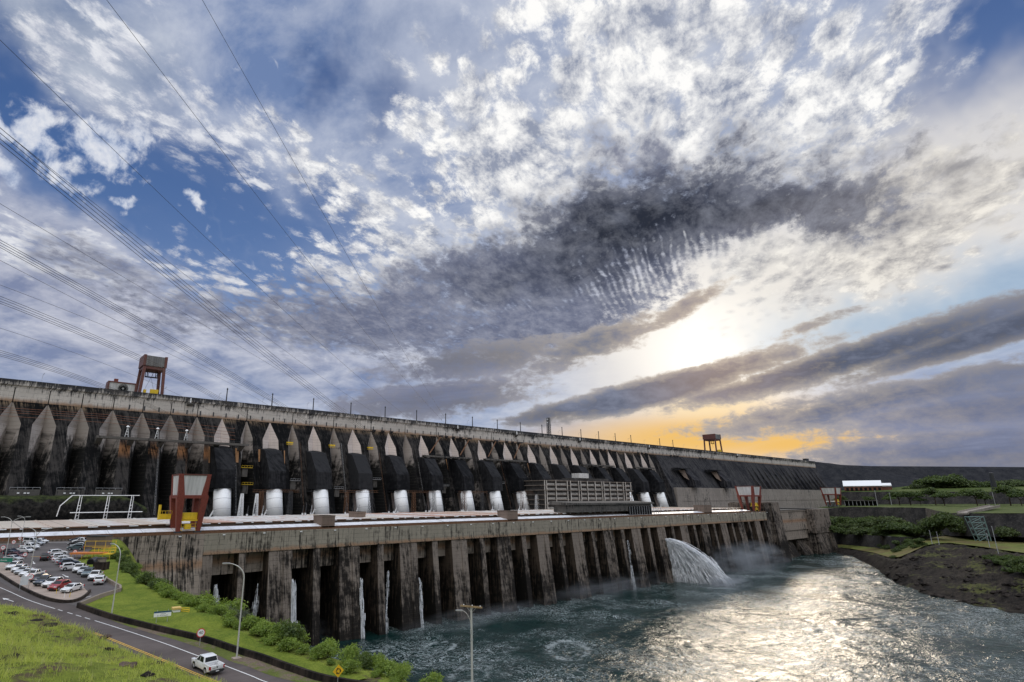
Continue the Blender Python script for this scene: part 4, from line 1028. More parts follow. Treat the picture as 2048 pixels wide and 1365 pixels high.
def sdist(px_, py_, poly):
    """signed distance to a polyline running towards -y; positive on its +x side"""
    A = arr(poly); best = np.full(px_.shape, 1e9); sg = np.ones(px_.shape)
    for a, b in zip(A[:-1], A[1:]):
        d = b - a; L2 = d @ d
        t_ = np.clip(((px_ - a[0]) * d[0] + (py_ - a[1]) * d[1]) / L2, 0, 1)
        qx, qy = a[0] + t_ * d[0], a[1] + t_ * d[1]
        dd = np.hypot(px_ - qx, py_ - qy); cr = (px_ - a[0]) * d[1] - (py_ - a[1]) * d[0]
        m_ = dd < best; best = np.where(m_, dd, best); sg = np.where(m_, np.where(cr < 0, 1.0, -1.0), sg)
    return best * sg
def vnoise(x, y, s, seed=0):
    """smooth value noise on arrays"""
    x = np.asarray(x) * s; y = np.asarray(y) * s
    xi = np.floor(x).astype(np.int64); yi = np.floor(y).astype(np.int64); fx = x - xi; fy = y - yi
    fx = fx * fx * (3 - 2 * fx); fy = fy * fy * (3 - 2 * fy)
    def h(a, b):
        n = (a * 374761393 + b * 668265263 + seed * 1442695041) & 0x7fffffff
        n = ((n ^ (n >> 13)) * 1274126177) & 0x7fffffff
        return ((n ^ (n >> 16)) & 0xffff) / 65535.0
    return (h(xi, yi) * (1 - fx) + h(xi + 1, yi) * fx) * (1 - fy) + (h(xi, yi + 1) * (1 - fx) + h(xi + 1, yi + 1) * fx) * fy
def fbm(x, y, s, o=4, seed=0): return sum(vnoise(x, y, s * 2 ** i, seed + i) * 0.5 ** i for i in range(o)) / (2 - 0.5 ** (o - 1))
WALLB0 = [Vector((10, 150, 0))] + gpts([(152, 1216), (218, 1239), (320, 1265), (404, 1285), (475, 1309), (518, 1322), (581, 1345), (669, 1371)]) + [Vector((58, 30, 0))]
MOUND = [(atG(428, 1248), 4.0, 1.15), (atG(384, 1243), 2.6, 0.9), (atG(474, 1275), 3.0, 0.7)]
def gheight(X, Y):
    X = np.asarray(X, float); Y = np.asarray(Y, float)
    base = G0 + GK * Y
    q = -sdist(X, Y, TOE) - 0.9
    sm = np.clip(q / 3.0, 0, 1); sm = sm * sm * (3 - 2 * sm)
    hill = np.where(q > 0, sm * 1.5 + 0.165 * q + np.maximum(0, q - 42) * 0.10 + sm * (fbm(X, Y, 0.11, 4, 3) - 0.5) * 2.6 + sm * (fbm(X, Y, 0.6, 2, 9) - 0.5) * 0.5, 0)
    hill = np.minimum(hill, 58.6 - base)
    s = sdist(X, Y, BANK)
    fall = np.where(s > 0, 0.12 * s * s / (1 + 0.14 * s), 0)
    fall = np.where(s > 10, fall + (s - 10) * 0.10, fall)
    fall = fall * np.interp(Y, [115, 140], [1.0, 2.3])
    z = base + hill - fall - 0.06
    lawn = np.clip((s + 7) / 3, 0, 1) * np.where(s < 6, 1, 0)
    z = z + np.where(s > 1, (fbm(X, Y, 0.12, 3, 5) - 0.5) * np.minimum(s - 1, 6) * 0.5, 0)
    wd = np.clip(sdist(X, Y, WALLB0) / 2.5, 0, 1)
    for c, r, h in MOUND: z = z + wd * h * np.exp(-((X - c.x) ** 2 + (Y - c.y) ** 2) / (r * r))
    z = z - np.where(Y > 246, 6, 0)
    return np.maximum(z, -4.0)
def ghz(x, y): return float(gheight(np.array([x]), np.array([y]))[0])
gx = np.concatenate([np.arange(-900, -120, 60), np.arange(-120, -40, 5), np.arange(-40, 75, 0.8), np.arange(75, 150, 3.0)])
gy = np.concatenate([np.arange(-500, -80, 40), np.arange(-80, 10, 4), np.arange(10, 246, 0.9), [246.0, 246.5, 300.0]])
GX, GY = np.meshgrid(gx, gy); GZ = gheight(GX, GY)
def grid_mesh(name, X, Y, Z, m, smooth=True):
    ny, nx = X.shape
    vs = np.stack([X.ravel(), Y.ravel(), Z.ravel()], 1)
    i = np.arange(ny * nx).reshape(ny, nx)
    fs = np.stack([i[:-1, :-1].ravel(), i[:-1, 1:].ravel(), i[1:, 1:].ravel(), i[1:, :-1].ravel()], 1)
    me = bpy.data.meshes.new(name); me.vertices.add(len(vs)); me.vertices.foreach_set('co', vs.ravel())
    me.loops.add(fs.size); me.loops.foreach_set('vertex_index', fs.ravel())
    me.polygons.add(len(fs)); me.polygons.foreach_set('loop_start', np.arange(0, fs.size, 4)); me.polygons.foreach_set('loop_total', np.full(len(fs), 4))
    me.update(calc_edges=True); me.materials.append(m)
    if smooth: me.polygons.foreach_set('use_smooth', [True] * len(fs))
    return link(name, me)
def grass_ground(name, g0, g1, dirt, dirt_amt=0.45, sc=1.0):
    m, t = mat(name)
    P = t.n('ShaderNodeNewGeometry').outputs['Position']
    a = t.noise(P, 0.09 * sc, 6, 0.65); b_ = t.noise(P, 0.9 * sc, 5, 0.7); c_ = t.noise(P, 4.5, 3, 0.7)
    g = t.mix(t.mr(t.m('ADD', t.m('MULTIPLY', a, 0.6), t.m('MULTIPLY', b_, 0.4)), 0.38, 0.62), g0, g1)
    g = t.mix(t.mr(c_, 0.3, 0.75, 0, 0.5), g, tuple(k * 0.5 for k in g0))
    dm = t.mr(t.m('ADD', t.m('MULTIPLY', t.noise(P, 0.16 * sc, 6, 0.7), 0.7), t.m('MULTIPLY', b_, 0.3)), dirt_amt, dirt_amt - 0.09)
    g = t.mix(dm, g, t.mix(t.mr(c_, 0.3, 0.7), dirt, tuple(k * 2.0 for k in dirt)))
    fin(t, g, 0.95, t.m('ADD', t.m('MULTIPLY', b_, 0.7), t.m('MULTIPLY', c_, 0.3)), 0.9, 0.35)
    return m
M['hillgrass'] = grass_ground('rough_hillside_grass', (0.085, 0.11, 0.02), (0.26, 0.31, 0.048), (0.055, 0.038, 0.028), 0.485)
M['lawn'] = grass_ground('mown_lawn', (0.09, 0.14, 0.018), (0.24, 0.28, 0.042), (0.17, 0.15, 0.05), 0.40, 2.6)
g_ = grid_mesh('ground', GX, GY, GZ, M['hillgrass']); tag(g_, kind='structure')
# ---- sheets on the sloping plane
def gsheet(poly, off, m, name, kind='structure', sub=None):
    b = MB(); b.add([Vector((p[0], p[1], gz(p[1]) + off)) for p in poly], (tuple(range(len(poly))),))
    me = b.mesh(name, m); bm = bmesh.new(); bm.from_mesh(me); bmesh.ops.triangulate(bm, faces=bm.faces)
    for f in bm.faces:
        if f.normal.z < 0: f.normal_flip()
    bm.to_mesh(me); bm.free()
    return tag(link(name, me), kind=kind)
def offs(poly, d):
    out = []
    for i, p in enumerate(poly):
        a = poly[max(i - 1, 0)]; c = poly[min(i + 1, len(poly) - 1)]
        t_ = Vector((c[0] - a[0], c[1] - a[1], 0)).normalized(); out.append(Vector((p[0] - t_.y * d, p[1] + t_.x * d, 0)))
    return out
def smooth_line(poly, n=6):
    P = [Vector((p[0], p[1], 0)) for p in poly]; out = []
    for i in range(len(P) - 1):
        p0 = P[max(i - 1, 0)]; p1 = P[i]; p2 = P[i + 1]; p3 = P[min(i + 2, len(P) - 1)]
        for k in range(n):
            t_ = k / n
            out.append(0.5 * ((2 * p1) + (p2 - p0) * t_ + (2 * p0 - 5 * p1 + 4 * p2 - p3) * t_ ** 2 + (3 * p1 - p0 - 3 * p2 + p3) * t_ ** 3))
    out.append(P[-1]); return out
WHT = [Vector((-20, 245, 0)), Vector((-2, 190, 0))] + gpts([(0, 1176), (57, 1201), (122, 1222), (208, 1248), (315, 1283), (391, 1311), (451, 1333), (498, 1351), (550, 1371)]) + [Vector((37.5, 62, 0)), Vector((46, 40, 0)), Vector((60, 5, 0))]
WHT = smooth_line(WHT)
YEL = smooth_line([Vector((-26, 245, 0)), Vector((-6, 186, 0)), Vector((3, 157, 0))] + gpts([(0, 1210), (62, 1229), (86, 1236), (185, 1267), (279, 1304), (350, 1333), (426, 1364)]) + [Vector((31, 67, 0)), Vector((38, 47, 0)), Vector((50, 12, 0))])
FARE = smooth_line([Vector((19.2, 129.5, 0))] + gpts([(230, 1244), (305, 1268), (350, 1280), (405, 1299), (437, 1312), (463, 1324), (496, 1334), (560, 1357)]) + [Vector((41, 62, 0)), Vector((50, 41, 0)), Vector((64, 8, 0))])
NEARE = offs(YEL, -1.1)
road_far = [Vector((-12, 245, 0)), Vector((1, 192, 0)), Vector((8.5, 160, 0)), Vector((13.0, 145, 0)), Vector((18.0, 135.5, 0))] + FARE
gsheet([(p.x, p.y) for p in NEARE] + [(p.x, p.y) for p in reversed(road_far)], 0.02, M['road'], 'road')
LOTP = [(-6, 244.4), (35, 244.4), (33.5, 230), (29.5, 216), (24.0, 195), (25.6, 171), (27.0, 155), (27.3, 146.5), (22.5, 140.0), (17.6, 133.6), (13.5, 142), (8.5, 158), (2, 192)]
gsheet(LOTP, 0.045, M['lot'], 'car_park')
PAVL = gpts([(-30, 1130), (0, 1150), (40, 1175), (90, 1198), (130, 1206), (152, 1203), (168, 1194), (176, 1185)])
PAVI = gpts([(168, 1177), (140, 1172), (110, 1163), (75, 1150), (35, 1136), (0, 1124), (-30, 1112)])
PAVS = smooth_line(PAVL, 4)
gsheet([(p.x, p.y) for p in PAVS] + [(p.x, p.y) for p in PAVI], 0.10, M['pave'], 'pavement')
b = MB()
rows = [[Vector((p.x, p.y, gz(p.y) + h)) for p in offs(PAVS, d)] for d, h in ((-0.55, -0.05), (-0.5, 0.55), (-0.15, 0.57), (-0.12, 0.05))]
b.grid(rows); kb = tag(b.build('kerb', M['barrier'], fix=True), kind='structure')
b = MB()
P_ = smooth_line([Vector((-14, 244, 0)), Vector((-1, 196, 0)), Vector((5, 173, 0)), Vector((9.4, 157.5, 0)), Vector((13.0, 144.5, 0)), Vector((18.5, 135.0, 0))], 3)
gsheet([(p.x, p.y) for p in offs(WHT[:22], 0.6)] , 0.03, M['verge'], 'verge_strip') if False else None
vf = [p for p in FARE]
WALLB = smooth_line(gpts([(152, 1216), (218, 1239), (320, 1265), (404, 1285), (475, 1309), (518, 1322), (581, 1345), (669, 1371)]) + [Vector((47.0, 57, 0)), Vector((58, 30, 0)), Vector((70, 4, 0))])
gsheet([(p.x, p.y) for p in vf] + [(p.x, p.y) for p in reversed(offs(WALLB, 0.1))], 0.035, grass_ground('thin_verge_grass', (0.10, 0.12, 0.03), (0.17, 0.20, 0.05), (0.12, 0.09, 0.07), 0.52), 'verge')
lawn_out = [Vector((27.6, 146, 0)), Vector((26.6, 158, 0)), Vector((26.4, 170, 0)), Vector((25.2, 190, 0)), Vector((28.5, 205, 0)), Vector((31.5, 216, 0)), Vector((36, 226, 0))]
def lawn_sheet():
    ps = [p for p in offs(WALLB, 0.35)]
    rows = []
    inner = ps[:22]; outer = BANK
    X, Y, Z = [], [], []
    for k in range(0, 90):
        y = 70 + (230 - 70) * k / 89.0
        # inner boundary x at this y
        if y < 134: xi = np.interp(y, [p.y for p in reversed(ps)], [p.x for p in reversed(ps)])
        else: xi = np.interp(y, [133, 140, 146, 158, 170, 190, 205, 216, 226, 230], [18.2, 22.8, 27.5, 27.2, 26.2, 24.6, 28.2, 31.2, 35.5, 36])
        xo = np.interp(y, [p.y for p in reversed(outer)], [p.x for p in reversed(outer)]) + 2.5
        if y < 112: xo = xo - 2.5 - 1.2 * min(1.0, (112 - y) / 14.0)
        xo = max(xo, xi + 0.3)
        row = [xi + (xo - xi) * j / 24.0 for j in range(25)]
        X.append(row); Y.append([y] * 25)
    X = np.array(X); Y = np.array(Y); Z = gheight(X, Y) + 0.13 + (fbm(X, Y, 0.35, 3, 21) - 0.5) * 0.25
    return grid_mesh('lawn', X, Y, Z, M['lawn'])
tag(lawn_sheet(), kind='structure')
# barrier wall along the far side of the road, and the one closing the car park
b = MB(); hb = 0.85
rows = [[Vector((p.x, p.y, gz(p.y) + h)) for p in offs(WALLB, d)] for d, h in ((0, -0.3), (0.05, hb), (0.42, hb + 0.02), (0.5, -0.6))]
b.grid(rows)
pass
o = b.build('barrier_wall', M['barrier'], fix=True); tag(o, 'long low blackened concrete barrier wall between the road and the lawn', 'barrier wall')
LB = gpts([(160, 1213), (200, 1196), (240, 1184), (240, 1178), (222, 1168), (205, 1158)])
b = MB()
for a, c in zip(LB[:-1], LB[1:]):
    d = Vector((c.x - a.x, c.y - a.y, 0)); L_ = d.length; Mx = Matrix.Translation((a.x, a.y, 0)) @ d.to_track_quat('X', 'Z').to_matrix().to_4x4()
    n_ = Vector((-d.y, d.x, 0)).normalized() * 0.2
    vs = [Vector((p.x + s_ * n_.x, p.y + s_ * n_.y, gz(p.y) + h)) for p in (a, c) for s_ in (-1, 1) for h in (-0.3, 0.75)]
    b.add(vs, ((0, 1, 3, 2), (4, 6, 7, 5), (0, 4, 5, 1), (2, 3, 7, 6), (1, 5, 7, 3), (0, 2, 6, 4)))
o = b.build('car_park_wall', M['kerb'], fix=True); tag(o, 'low pale topped wall closing the end of the car park beside the lawn', 'low wall')
# painted markings
def stripe(line, w, off, m, name, dash=None, r=(0, 1e9)):
    b = MB(); acc = 0; A = offs(line, -w / 2); B = offs(line, w / 2)
    for i in range(len(line) - 1):
        L_ = (line[i + 1] - line[i]).length; n = max(1, int(L_ / 0.5))
        for k in range(n):
            s0 = acc + L_ * k / n
            if (dash and (s0 % dash[0]) > dash[1]) or not (r[0] <= s0 <= r[1]): continue
            ps = [A[i].lerp(A[i + 1], k / n), A[i].lerp(A[i + 1], (k + 1) / n), B[i].lerp(B[i + 1], (k + 1) / n), B[i].lerp(B[i + 1], k / n)]
            b.add([Vector((p.x, p.y, gz(p.y) + off)) for p in ps], ((0, 1, 2, 3),))
        acc += L_
    return tag(b.build(name, m), kind='structure')
# solid white edge line, broken across the mouth of the car park
def split(line, y0, y1): return [p for p in line if y0 >= p.y >= y1]
stripe(split(WHT, 240, 134.5), 0.17, 0.05, M['line_white'], 'road_marking')
stripe(split(WHT, 136, 119), 0.17, 0.05, M['line_white'], 'road_marking', (3.2, 1.7))
stripe(split(WHT, 120.5, 0), 0.17, 0.05, M['line_white'], 'road_marking')
stripe(split(YEL, 240, 112), 0.13, 0.05, M['line_yellow'], 'road_marking', (5.0, 2.6))
stripe(split(YEL, 114, 0), 0.13, 0.05, M['line_yellow'], 'road_marking')
stripe(offs(split(YEL, 114, 0), 0.32), 0.13, 0.05, M['line_yellow'], 'road_marking')
stripe(gpts([(136, 1205), (160, 1199), (182, 1193)]), 0.22, 0.06, M['line_white'], 'road_marking')
def arrow(pa, pb, off, name='road_arrow', hw=0.5):
    a, c = atG(*pa), atG(*pb); d = (c - a); d.z = 0; L_ = d.length; d.normalize(); n = Vector((-d.y, d.x, 0))
    pts = [(0, -0.1), (L_ * 0.62, -0.1), (L_ * 0.62, -hw), (L_, 0), (L_ * 0.62, hw), (L_ * 0.62, 0.1), (0, 0.1)]
    b = MB(); vs = [a + d * u + n * v for u, v in pts]; b.add([Vector((v.x, v.y, gz(v.y) + off)) for v in vs], ((0, 1, 5, 6), (2, 3, 4)))
    return tag(b.build(name, M['line_white']), kind='structure')
arrow((27, 1204), (5, 1197), 0.05); arrow((125, 1150), (137, 1156), 0.07, hw=0.4); arrow((66, 1124), (69, 1129), 0.07, hw=0.4)
b = MB()
for k in range(12):
    p0 = atG(112 - k * 3, 1160 - k * 2.3)
stripe(gpts([(84, 1085.5), (100, 1085.5), (138, 1085.5)]), 0.3, 0.07, M['line_white'], 'road_marking')
stripe(gpts([(62, 1114), (80, 1114.5)]), 0.3, 0.07, M['line_yellow'], 'road_marking')
# ---------------------------------------------------------------- water
def water_mat():
    m, t = mat('river_water')
    P = t.n('ShaderNodeNewGeometry').outputs['Position']; x, y, z = t.sep(P)
    P2 = t.comb(x, y, 0)
    w1 = t.vm('SCALE', t.vm('SUBTRACT', t.noise(P2, 0.03, 3, 0.6, out=1), (0.5, 0.5, 0.5)), sc=24.0)
    W = t.vm('ADD', P2, w1)
    a = t.noise(t.mapping(W, rot=(0, 0, 0.35), scale=(0.08, 0.26, 1)), 1.0, 5, 0.58)
    b_ = t.noise(t.mapping(W, rot=(0, 0, 0.2), scale=(0.45, 0.9, 1)), 1.0, 5, 0.62)
    c_ = t.noise(W, 2.6, 4, 0.6)
    h = t.m('ADD', t.m('ADD', t.m('MULTIPLY', a, 1.7), t.m('MULTIPLY', b_, 0.62)), t.m('MULTIPLY', c_, 0.07))
    # foam: thin curled lines where two noises cross, thicker in boils
    def veins(sc, wd, dist=1.2):
        n = t.noise(W, sc, 4, 0.6, dist); return t.mr(t.m('ABSOLUTE', t.m('SUBTRACT', n, 0.5)), 0, wd, 1, 0)
    v = t.m('MAXIMUM', veins(0.11, 0.022, 2.0), t.m('MULTIPLY', veins(0.32, 0.028, 1.5), 0.8))
    patch = t.mr(t.noise(P2, 0.022, 4, 0.6), 0.43, 0.60)
    fm = t.m('MULTIPLY', v, patch)
    for (px_, py_, r, k) in ((880, 1294, 11.5, 1.0), (745, 1312, 11.0, 1.0), (1135, 1300, 17.0, 0.75), (1000, 1297, 9.0, 0.6), (800, 1340, 9.0, 0.5), (940, 1345, 14, 0.6)):
        c = atZ(px_, py_, 0.0)
        dd = t.vm('LENGTH', t.mapping(t.vm('ADD', P2, t.vm('SCALE', w1, sc=0.14)), (c.x, c.y, 0), (0, 0, 0.6), (r, r * 0.62, 1), 'TEXTURE'), out=1)
        ring = t.mr(t.m('ABSOLUTE', t.m('SUBTRACT', dd, 0.8)), 0.0, 0.24, 1, 0)
        ring = t.m('MULTIPLY', ring, t.mr(t.noise(W, 0.16, 3, 0.6), 0.40, 0.62, 0.0, k))
        ins_ = t.m('MULTIPLY', t.mr(dd, 1.5, 0.4), t.m('MULTIPLY', v, 0.8 * k))
        fm = t.m('MAXIMUM', fm, t.m('MAXIMUM', ring, ins_))
    # broken water under the outfalls
    for (px_, py_, r) in ((1435, 1176, 44), (1220, 1185, 26), (1140, 1205, 26), (960, 1240, 24), (1500, 1150, 40), (850, 1255, 18)):
        c = atZ(px_, py_, 0.0)
        dd = t.vm('LENGTH', t.mapping(t.vm('ADD', P2, t.vm('SCALE', w1, sc=0.5)), (c.x, c.y, 0), (0, 0, 0.4), (r, r * 0.35, 1), 'TEXTURE'), out=1)
        fm = t.m('MAXIMUM', fm, t.m('MULTIPLY', t.mr(dd, 1.3, 0.2), t.mr(c_, 0.42, 0.62, 0.0, 0.85)))
    fm = t.m('MULTIPLY', fm, t.mr(t.noise(W, 0.9, 5, 0.75), 0.36, 0.62))
    deep = t.mix(t.mr(a, 0.35, 0.65), (0.003, 0.015, 0.014), (0.009, 0.034, 0.031))
    col = t.mix(t.m('MULTIPLY', fm, 0.9), deep, (0.62, 0.67, 0.68))
    rough = t.mr(fm, 0, 0.6, 0.10, 0.7)
    p = fin(t, col, rough, h, 0.75, 0.5, IOR=1.33)
    return m
M['water'] = water_mat()
def river():
    xs_ = np.concatenate([np.arange(20, 420, 1.25), np.arange(420, 760, 3.0), np.arange(760, 1500, 20)])
    ys_ = np.concatenate([np.arange(-700, -120, 20), np.arange(-120, 262, 1.25)])
    X, Y = np.meshgrid(xs_, ys_)
    wx = (fbm(X, Y, 0.02, 2, 40) - 0.5) * 60; wy = (fbm(X, Y, 0.02, 2, 50) - 0.5) * 60
    U = (X + wx) * math.cos(0.35) + (Y + wy) * math.sin(0.35); V = -(X + wx) * math.sin(0.35) + (Y + wy) * math.cos(0.35)
    Z = (fbm(U * 0.55, V, 0.10, 5, 60) - 0.5) * 1.3 + (fbm(U * 0.6, V, 0.5, 2, 70) - 0.5) * 0.25
    return grid_mesh('river', X, Y, Z, M['water'])
tag(river(), kind='structure')
# ---------------------------------------------------------------- far ground reaching the horizon
def blocks_mat(name, g0, g1, d):
    return grass_ground(name, g0, g1, d, 0.45, 0.25)
b = MB(); b.add([(1400, -9000, 14), (12000, -9000, 14), (12000, 9000, 14), (-9000, 9000, 14), (-9000, 700, 14), (1400, 700, 14)], ((0, 1, 2, 3, 4, 5),))
tag(b.build('plain', grass_ground('far_dark_grassland', (0.03, 0.045, 0.02), (0.05, 0.06, 0.03), (0.04, 0.035, 0.03), 0.45, 0.02), fix=True), kind='structure')
CAMR0 = math.atan2(RY, RX)
# ---------------------------------------------------------------- right bank: terraces, cliffs, far embankment
def rock_mat(name, c0, c1, grass=None, gth=0.6, sc=1.0, bd=1.5):
    m, t = mat(name)
    P = t.n('ShaderNodeNewGeometry').outputs['Position']; N = t.n('ShaderNodeNewGeometry').outputs['Normal']
    n = t.noise(P, 0.30 * sc, 8, 0.72); n2 = t.noise(P, 0.05 * sc, 5, 0.6); n3 = t.noise(P, 1.6 * sc, 4, 0.7)
    x, y, z = t.sep(P)
    st = t.noise(t.comb(t.m('MULTIPLY', x, 0.25), t.m('MULTIPLY', y, 0.25), t.m('MULTIPLY', z, 0.04)), 1.0 * sc, 4, 0.6)
    c = t.mix(t.mr(t.m('ADD', t.m('MULTIPLY', n, 0.6), t.m('MULTIPLY', st, 0.4)), 0.40, 0.64), c0, c1)
    c = t.mix(t.mr(n3, 0.55, 0.75, 0, 0.6), c, tuple(min(1, k * 2.2) for k in c1))
    if grass:
        f = t.mr(t.m('ADD', t.m('ADD', t.sep(N)[2], t.m('MULTIPLY', t.m('SUBTRACT', n2, 0.5), 1.3)), t.m('MULTIPLY', t.m('SUBTRACT', n, 0.5), 0.8)), gth, gth + 0.16)
        c = t.mix(f, c, t.mix(t.mr(n, 0.35, 0.65), grass[0], grass[1]))
    fin(t, c, 0.95, t.m('ADD', t.m('MULTIPLY', n, 0.7), t.m('MULTIPLY', n3, 0.3)), 1.0, bd); return m
M['cliff'] = rock_mat('dark_basalt_cliff', (0.022, 0.021, 0.022), (0.075, 0.068, 0.062), ((0.035, 0.055, 0.015), (0.09, 0.12, 0.03)), 0.80, 0.35)
M['rubble'] = rock_mat('dark_basalt_rubble', (0.008, 0.007, 0.0065), (0.036, 0.029, 0.024), ((0.03, 0.04, 0.012), (0.09, 0.09, 0.03)), 1.02, 0.9, 1.2)
M['embank'] = rock_mat('dark_rockfill_slope', (0.013, 0.014, 0.018), (0.034, 0.034, 0.037), ((0.02, 0.03, 0.013), (0.06, 0.07, 0.03)), 1.12, 0.25, 1.0)
M['terrace'] = rock_mat('terrace_grass', (0.03, 0.035, 0.014), (0.07, 0.08, 0.025), ((0.03, 0.05, 0.012), (0.085, 0.11, 0.026)), 0.5, 0.3, 0.3)
M['plateau'] = rock_mat('dry_plateau_grass', (0.10, 0.085, 0.035), (0.16, 0.13, 0.05), ((0.07, 0.10, 0.022), (0.17, 0.17, 0.05)), 0.9, 0.4, 0.3)
CX_ = [1632, 1655, 1680, 1700, 1725, 1750, 1775, 1800, 1825, 1850, 1875, 1900, 1925, 1950, 1975, 2000, 2025, 2050, 2100, 2180, 2300]
def ev(pts, x):
    return float(np.interp(x, [p[0] for p in pts], [p[1] for p in pts]))
def rowZ(ypts, zpts): return [atZ(x, ev(ypts, x), ev(zpts, x)) for x in CX_]
def rowD(ypts, dpts): return [atD(x, ev(ypts, x), ev(dpts, x)) for x in CX_]
def hd(v): return math.hypot(v.x, v.y)
SH = [(1632, 1100), (1660, 1106), (1700, 1113), (1745, 1134), (1790, 1169), (1850, 1191), (1950, 1215), (2048, 1232), (2300, 1275)]
r_shore = rowZ(SH, [(0, -0.5)])
r_under = [Vector((p.x * 0.97, p.y * 0.97, -6)) for p in r_shore]
TOPY = [(1632, 1094), (1700, 1101), (1750, 1112), (1790, 1128), (1830, 1110), (1858, 1094), (1900, 1094), (1960, 1103), (2010, 1112), (2048, 1118), (2300, 1140)]
TOPZ = [(1632, 2.0), (1700, 3.5), (1750, 7), (1790, 10), (1830, 16), (1858, 20), (1950, 21), (2300, 22)]
r_top = rowZ(TOPY, TOPZ)
r_mid = [a.lerp(c, 0.5) + Vector((0, 0, 0.5)) for a, c in zip(r_shore, r_top)]
PBY = [(1632, 1088), (1700, 1093), (1750, 1098), (1790, 1104), (1830, 1088), (1860, 1078), (1900, 1074), (1960, 1078), (2048, 1088), (2300, 1105)]
PBD = [0] * len(CX_)
r_pb = []
for i, x in enumerate(CX_):
    zt = ev([(1632, 3), (1750, 7), (1790, 11), (1830, 17), (1860, 21), (2300, 23)], x); r_pb.append(atZ(x, ev(PBY, x), zt))
r_pb = [a if hd(a) > hd(c) + 2 else c + Vector((c.x, c.y, 0)).normalized() * 4 for a, c in zip(r_pb, r_top)]
CLT = [(1632, 1062), (1655, 1064), (1700, 1068), (1750, 1071), (1800, 1074), (1830, 1075), (1850, 1072), (1900, 1070), (1960, 1074), (2048, 1084), (2300, 1100)]
r_ct = [atD(x, min(ev(CLT, x), ev(PBY, x) - 1), hd(p) + 5) for x, p in zip(CX_, r_pb)]
MT = [(1632, 1040), (1660, 1036), (1700, 1037), (1760, 1042), (1800, 1050), (1850, 1056), (1900, 1054), (1960, 1056), (2048, 1062), (2300, 1070)]
MD = [(1632, 160), (1750, 150), (1850, 130), (2300, 110)]
r_mt = [atD(x, ev(MT, x), hd(p) + ev(MD, x)) for x, p in zip(CX_, r_ct)]
r_mt2 = [p.lerp(q, 0.55) + Vector((0, 0, 3)) for p, q in zip(r_ct, r_mt)]
# back cliff (second terrace) and what stands on it
C2B = [(1632, 1056), (1700, 1058), (1800, 1060), (1860, 1066), (1900, 1072), (2048, 1075), (2300, 1080)]
C2D = [(1632, 1090), (1700, 1060), (1800, 1000), (1860, 960), (1875, 800), (1950, 720), (2048, 700), (2300, 660)]
C2T = [(1632, 1020), (1650, 1017), (1700, 1014), (1850, 1016), (1868, 1018), (1882, 1027), (1960, 1027), (2048, 1027), (2300, 1026)]
r_cb = [Vector((p.x, p.y, max(p.z, 6))) for p in rowD(C2B, C2D)]
r_c2t = [atD(x, ev(C2T, x), hd(p) + 6) for x, p in zip(CX_, r_cb)]
T2B = [(1632, 1011), (1800, 1009), (2300, 1008)]
r_t2b = rowD(T2B, [(1632, 1330), (1800, 1240), (2048, 1140), (2300, 1060)])
C1T = [(1632, 986), (1700, 984), (1800, 984), (1900, 984), (2300, 983)]
r_c1t = [atD(x, ev(C1T, x), hd(p) + 8) for x, p in zip(CX_, r_t2b)]
r_t1b = [atD(x, ev([(1632, 978), (1750, 977), (1850, 970), (1900, 972), (2048, 972), (2300, 970)], x), hd(p) + 190) for x, p in zip(CX_, r_c1t)]
r_t1c = [p + Vector((p.x, p.y, 0)).normalized() * 60 + Vector((0, 0, -14)) for p in r_t1b]
def dense(rows, nx, ny, amp, seed, fr=0.12, vert=0.35):
    """resample rows finely and roughen them"""
    out = []
    R_ = [np.array([tuple(p) for p in r]) for r in rows]
    tt = np.linspace(0, len(CX_) - 1, nx); ii = np.minimum(tt.astype(int), len(CX_) - 2); f = (tt - ii)[:, None]
    R_ = [r[ii] * (1 - f) + r[ii + 1] * f for r in R_]
    for j in range(len(R_) - 1):
        for k in range(ny):
            out.append(R_[j] * (1 - k / ny) + R_[j + 1] * (k / ny))
    out.append(R_[-1]); A = np.array(out)
    n1 = fbm(A[..., 0], A[..., 1] + A[..., 2] * 1.7, fr, 5, seed) - 0.5; n2 = fbm(A[..., 0] + A[..., 2] * 1.3, A[..., 1], fr, 5, seed + 7) - 0.5
    d = A[..., :2] / np.linalg.norm(A[..., :2], axis=2, keepdims=True)
    A[..., :2] += d * (n1 * amp * 2)[..., None]; A[..., 2] += n2 * amp * 2 * vert
    return A
def rowmesh(name, rows, nx, ny, amp, seed, m, kind='structure', fr=0.12, vert=0.35):
    A = dense(rows, nx, ny, amp, seed, fr, vert)
    return tag(grid_mesh(name, A[..., 0], A[..., 1], A[..., 2], m, False), kind=kind)
rowmesh('rocky_shore', [r_under, r_shore, r_mid, r_top, r_pb], 300, 12, 2.2, 5, M['rubble'], fr=0.16, vert=0.8)
pl2 = [[p + Vector((0, 0, 0.5)) for p in r] for r in (r_top, r_pb)]
rowmesh('plateau', [[p.lerp(q, 0.25) + Vector((0, 0, .9)) for p, q in zip(r_top, r_pb)], [q + Vector((0, 0, 1.2)) for q in r_pb]], 160, 10, 0.4, 6, M['plateau'])
rowmesh('bank_cliff', [[p + Vector((0, 0, -3)) for p in r_pb], r_ct], 220, 10, 1.5, 8, M['cliff'], vert=0.5)
rowmesh('bank_slope', [r_ct, r_mt2, r_mt], 160, 10, 1.0, 9, M['terrace'])
rowmesh('valley_floor', [r_mt, r_cb], 60, 3, 0.5, 10, M['terrace'])
rowmesh('terrace_cliff', [r_cb, r_c2t], 260, 10, 2.0, 11, M['cliff'], fr=0.09, vert=0.3)
rowmesh('terrace', [r_c2t, r_t2b], 120, 8, 0.4, 12, M['terrace'])
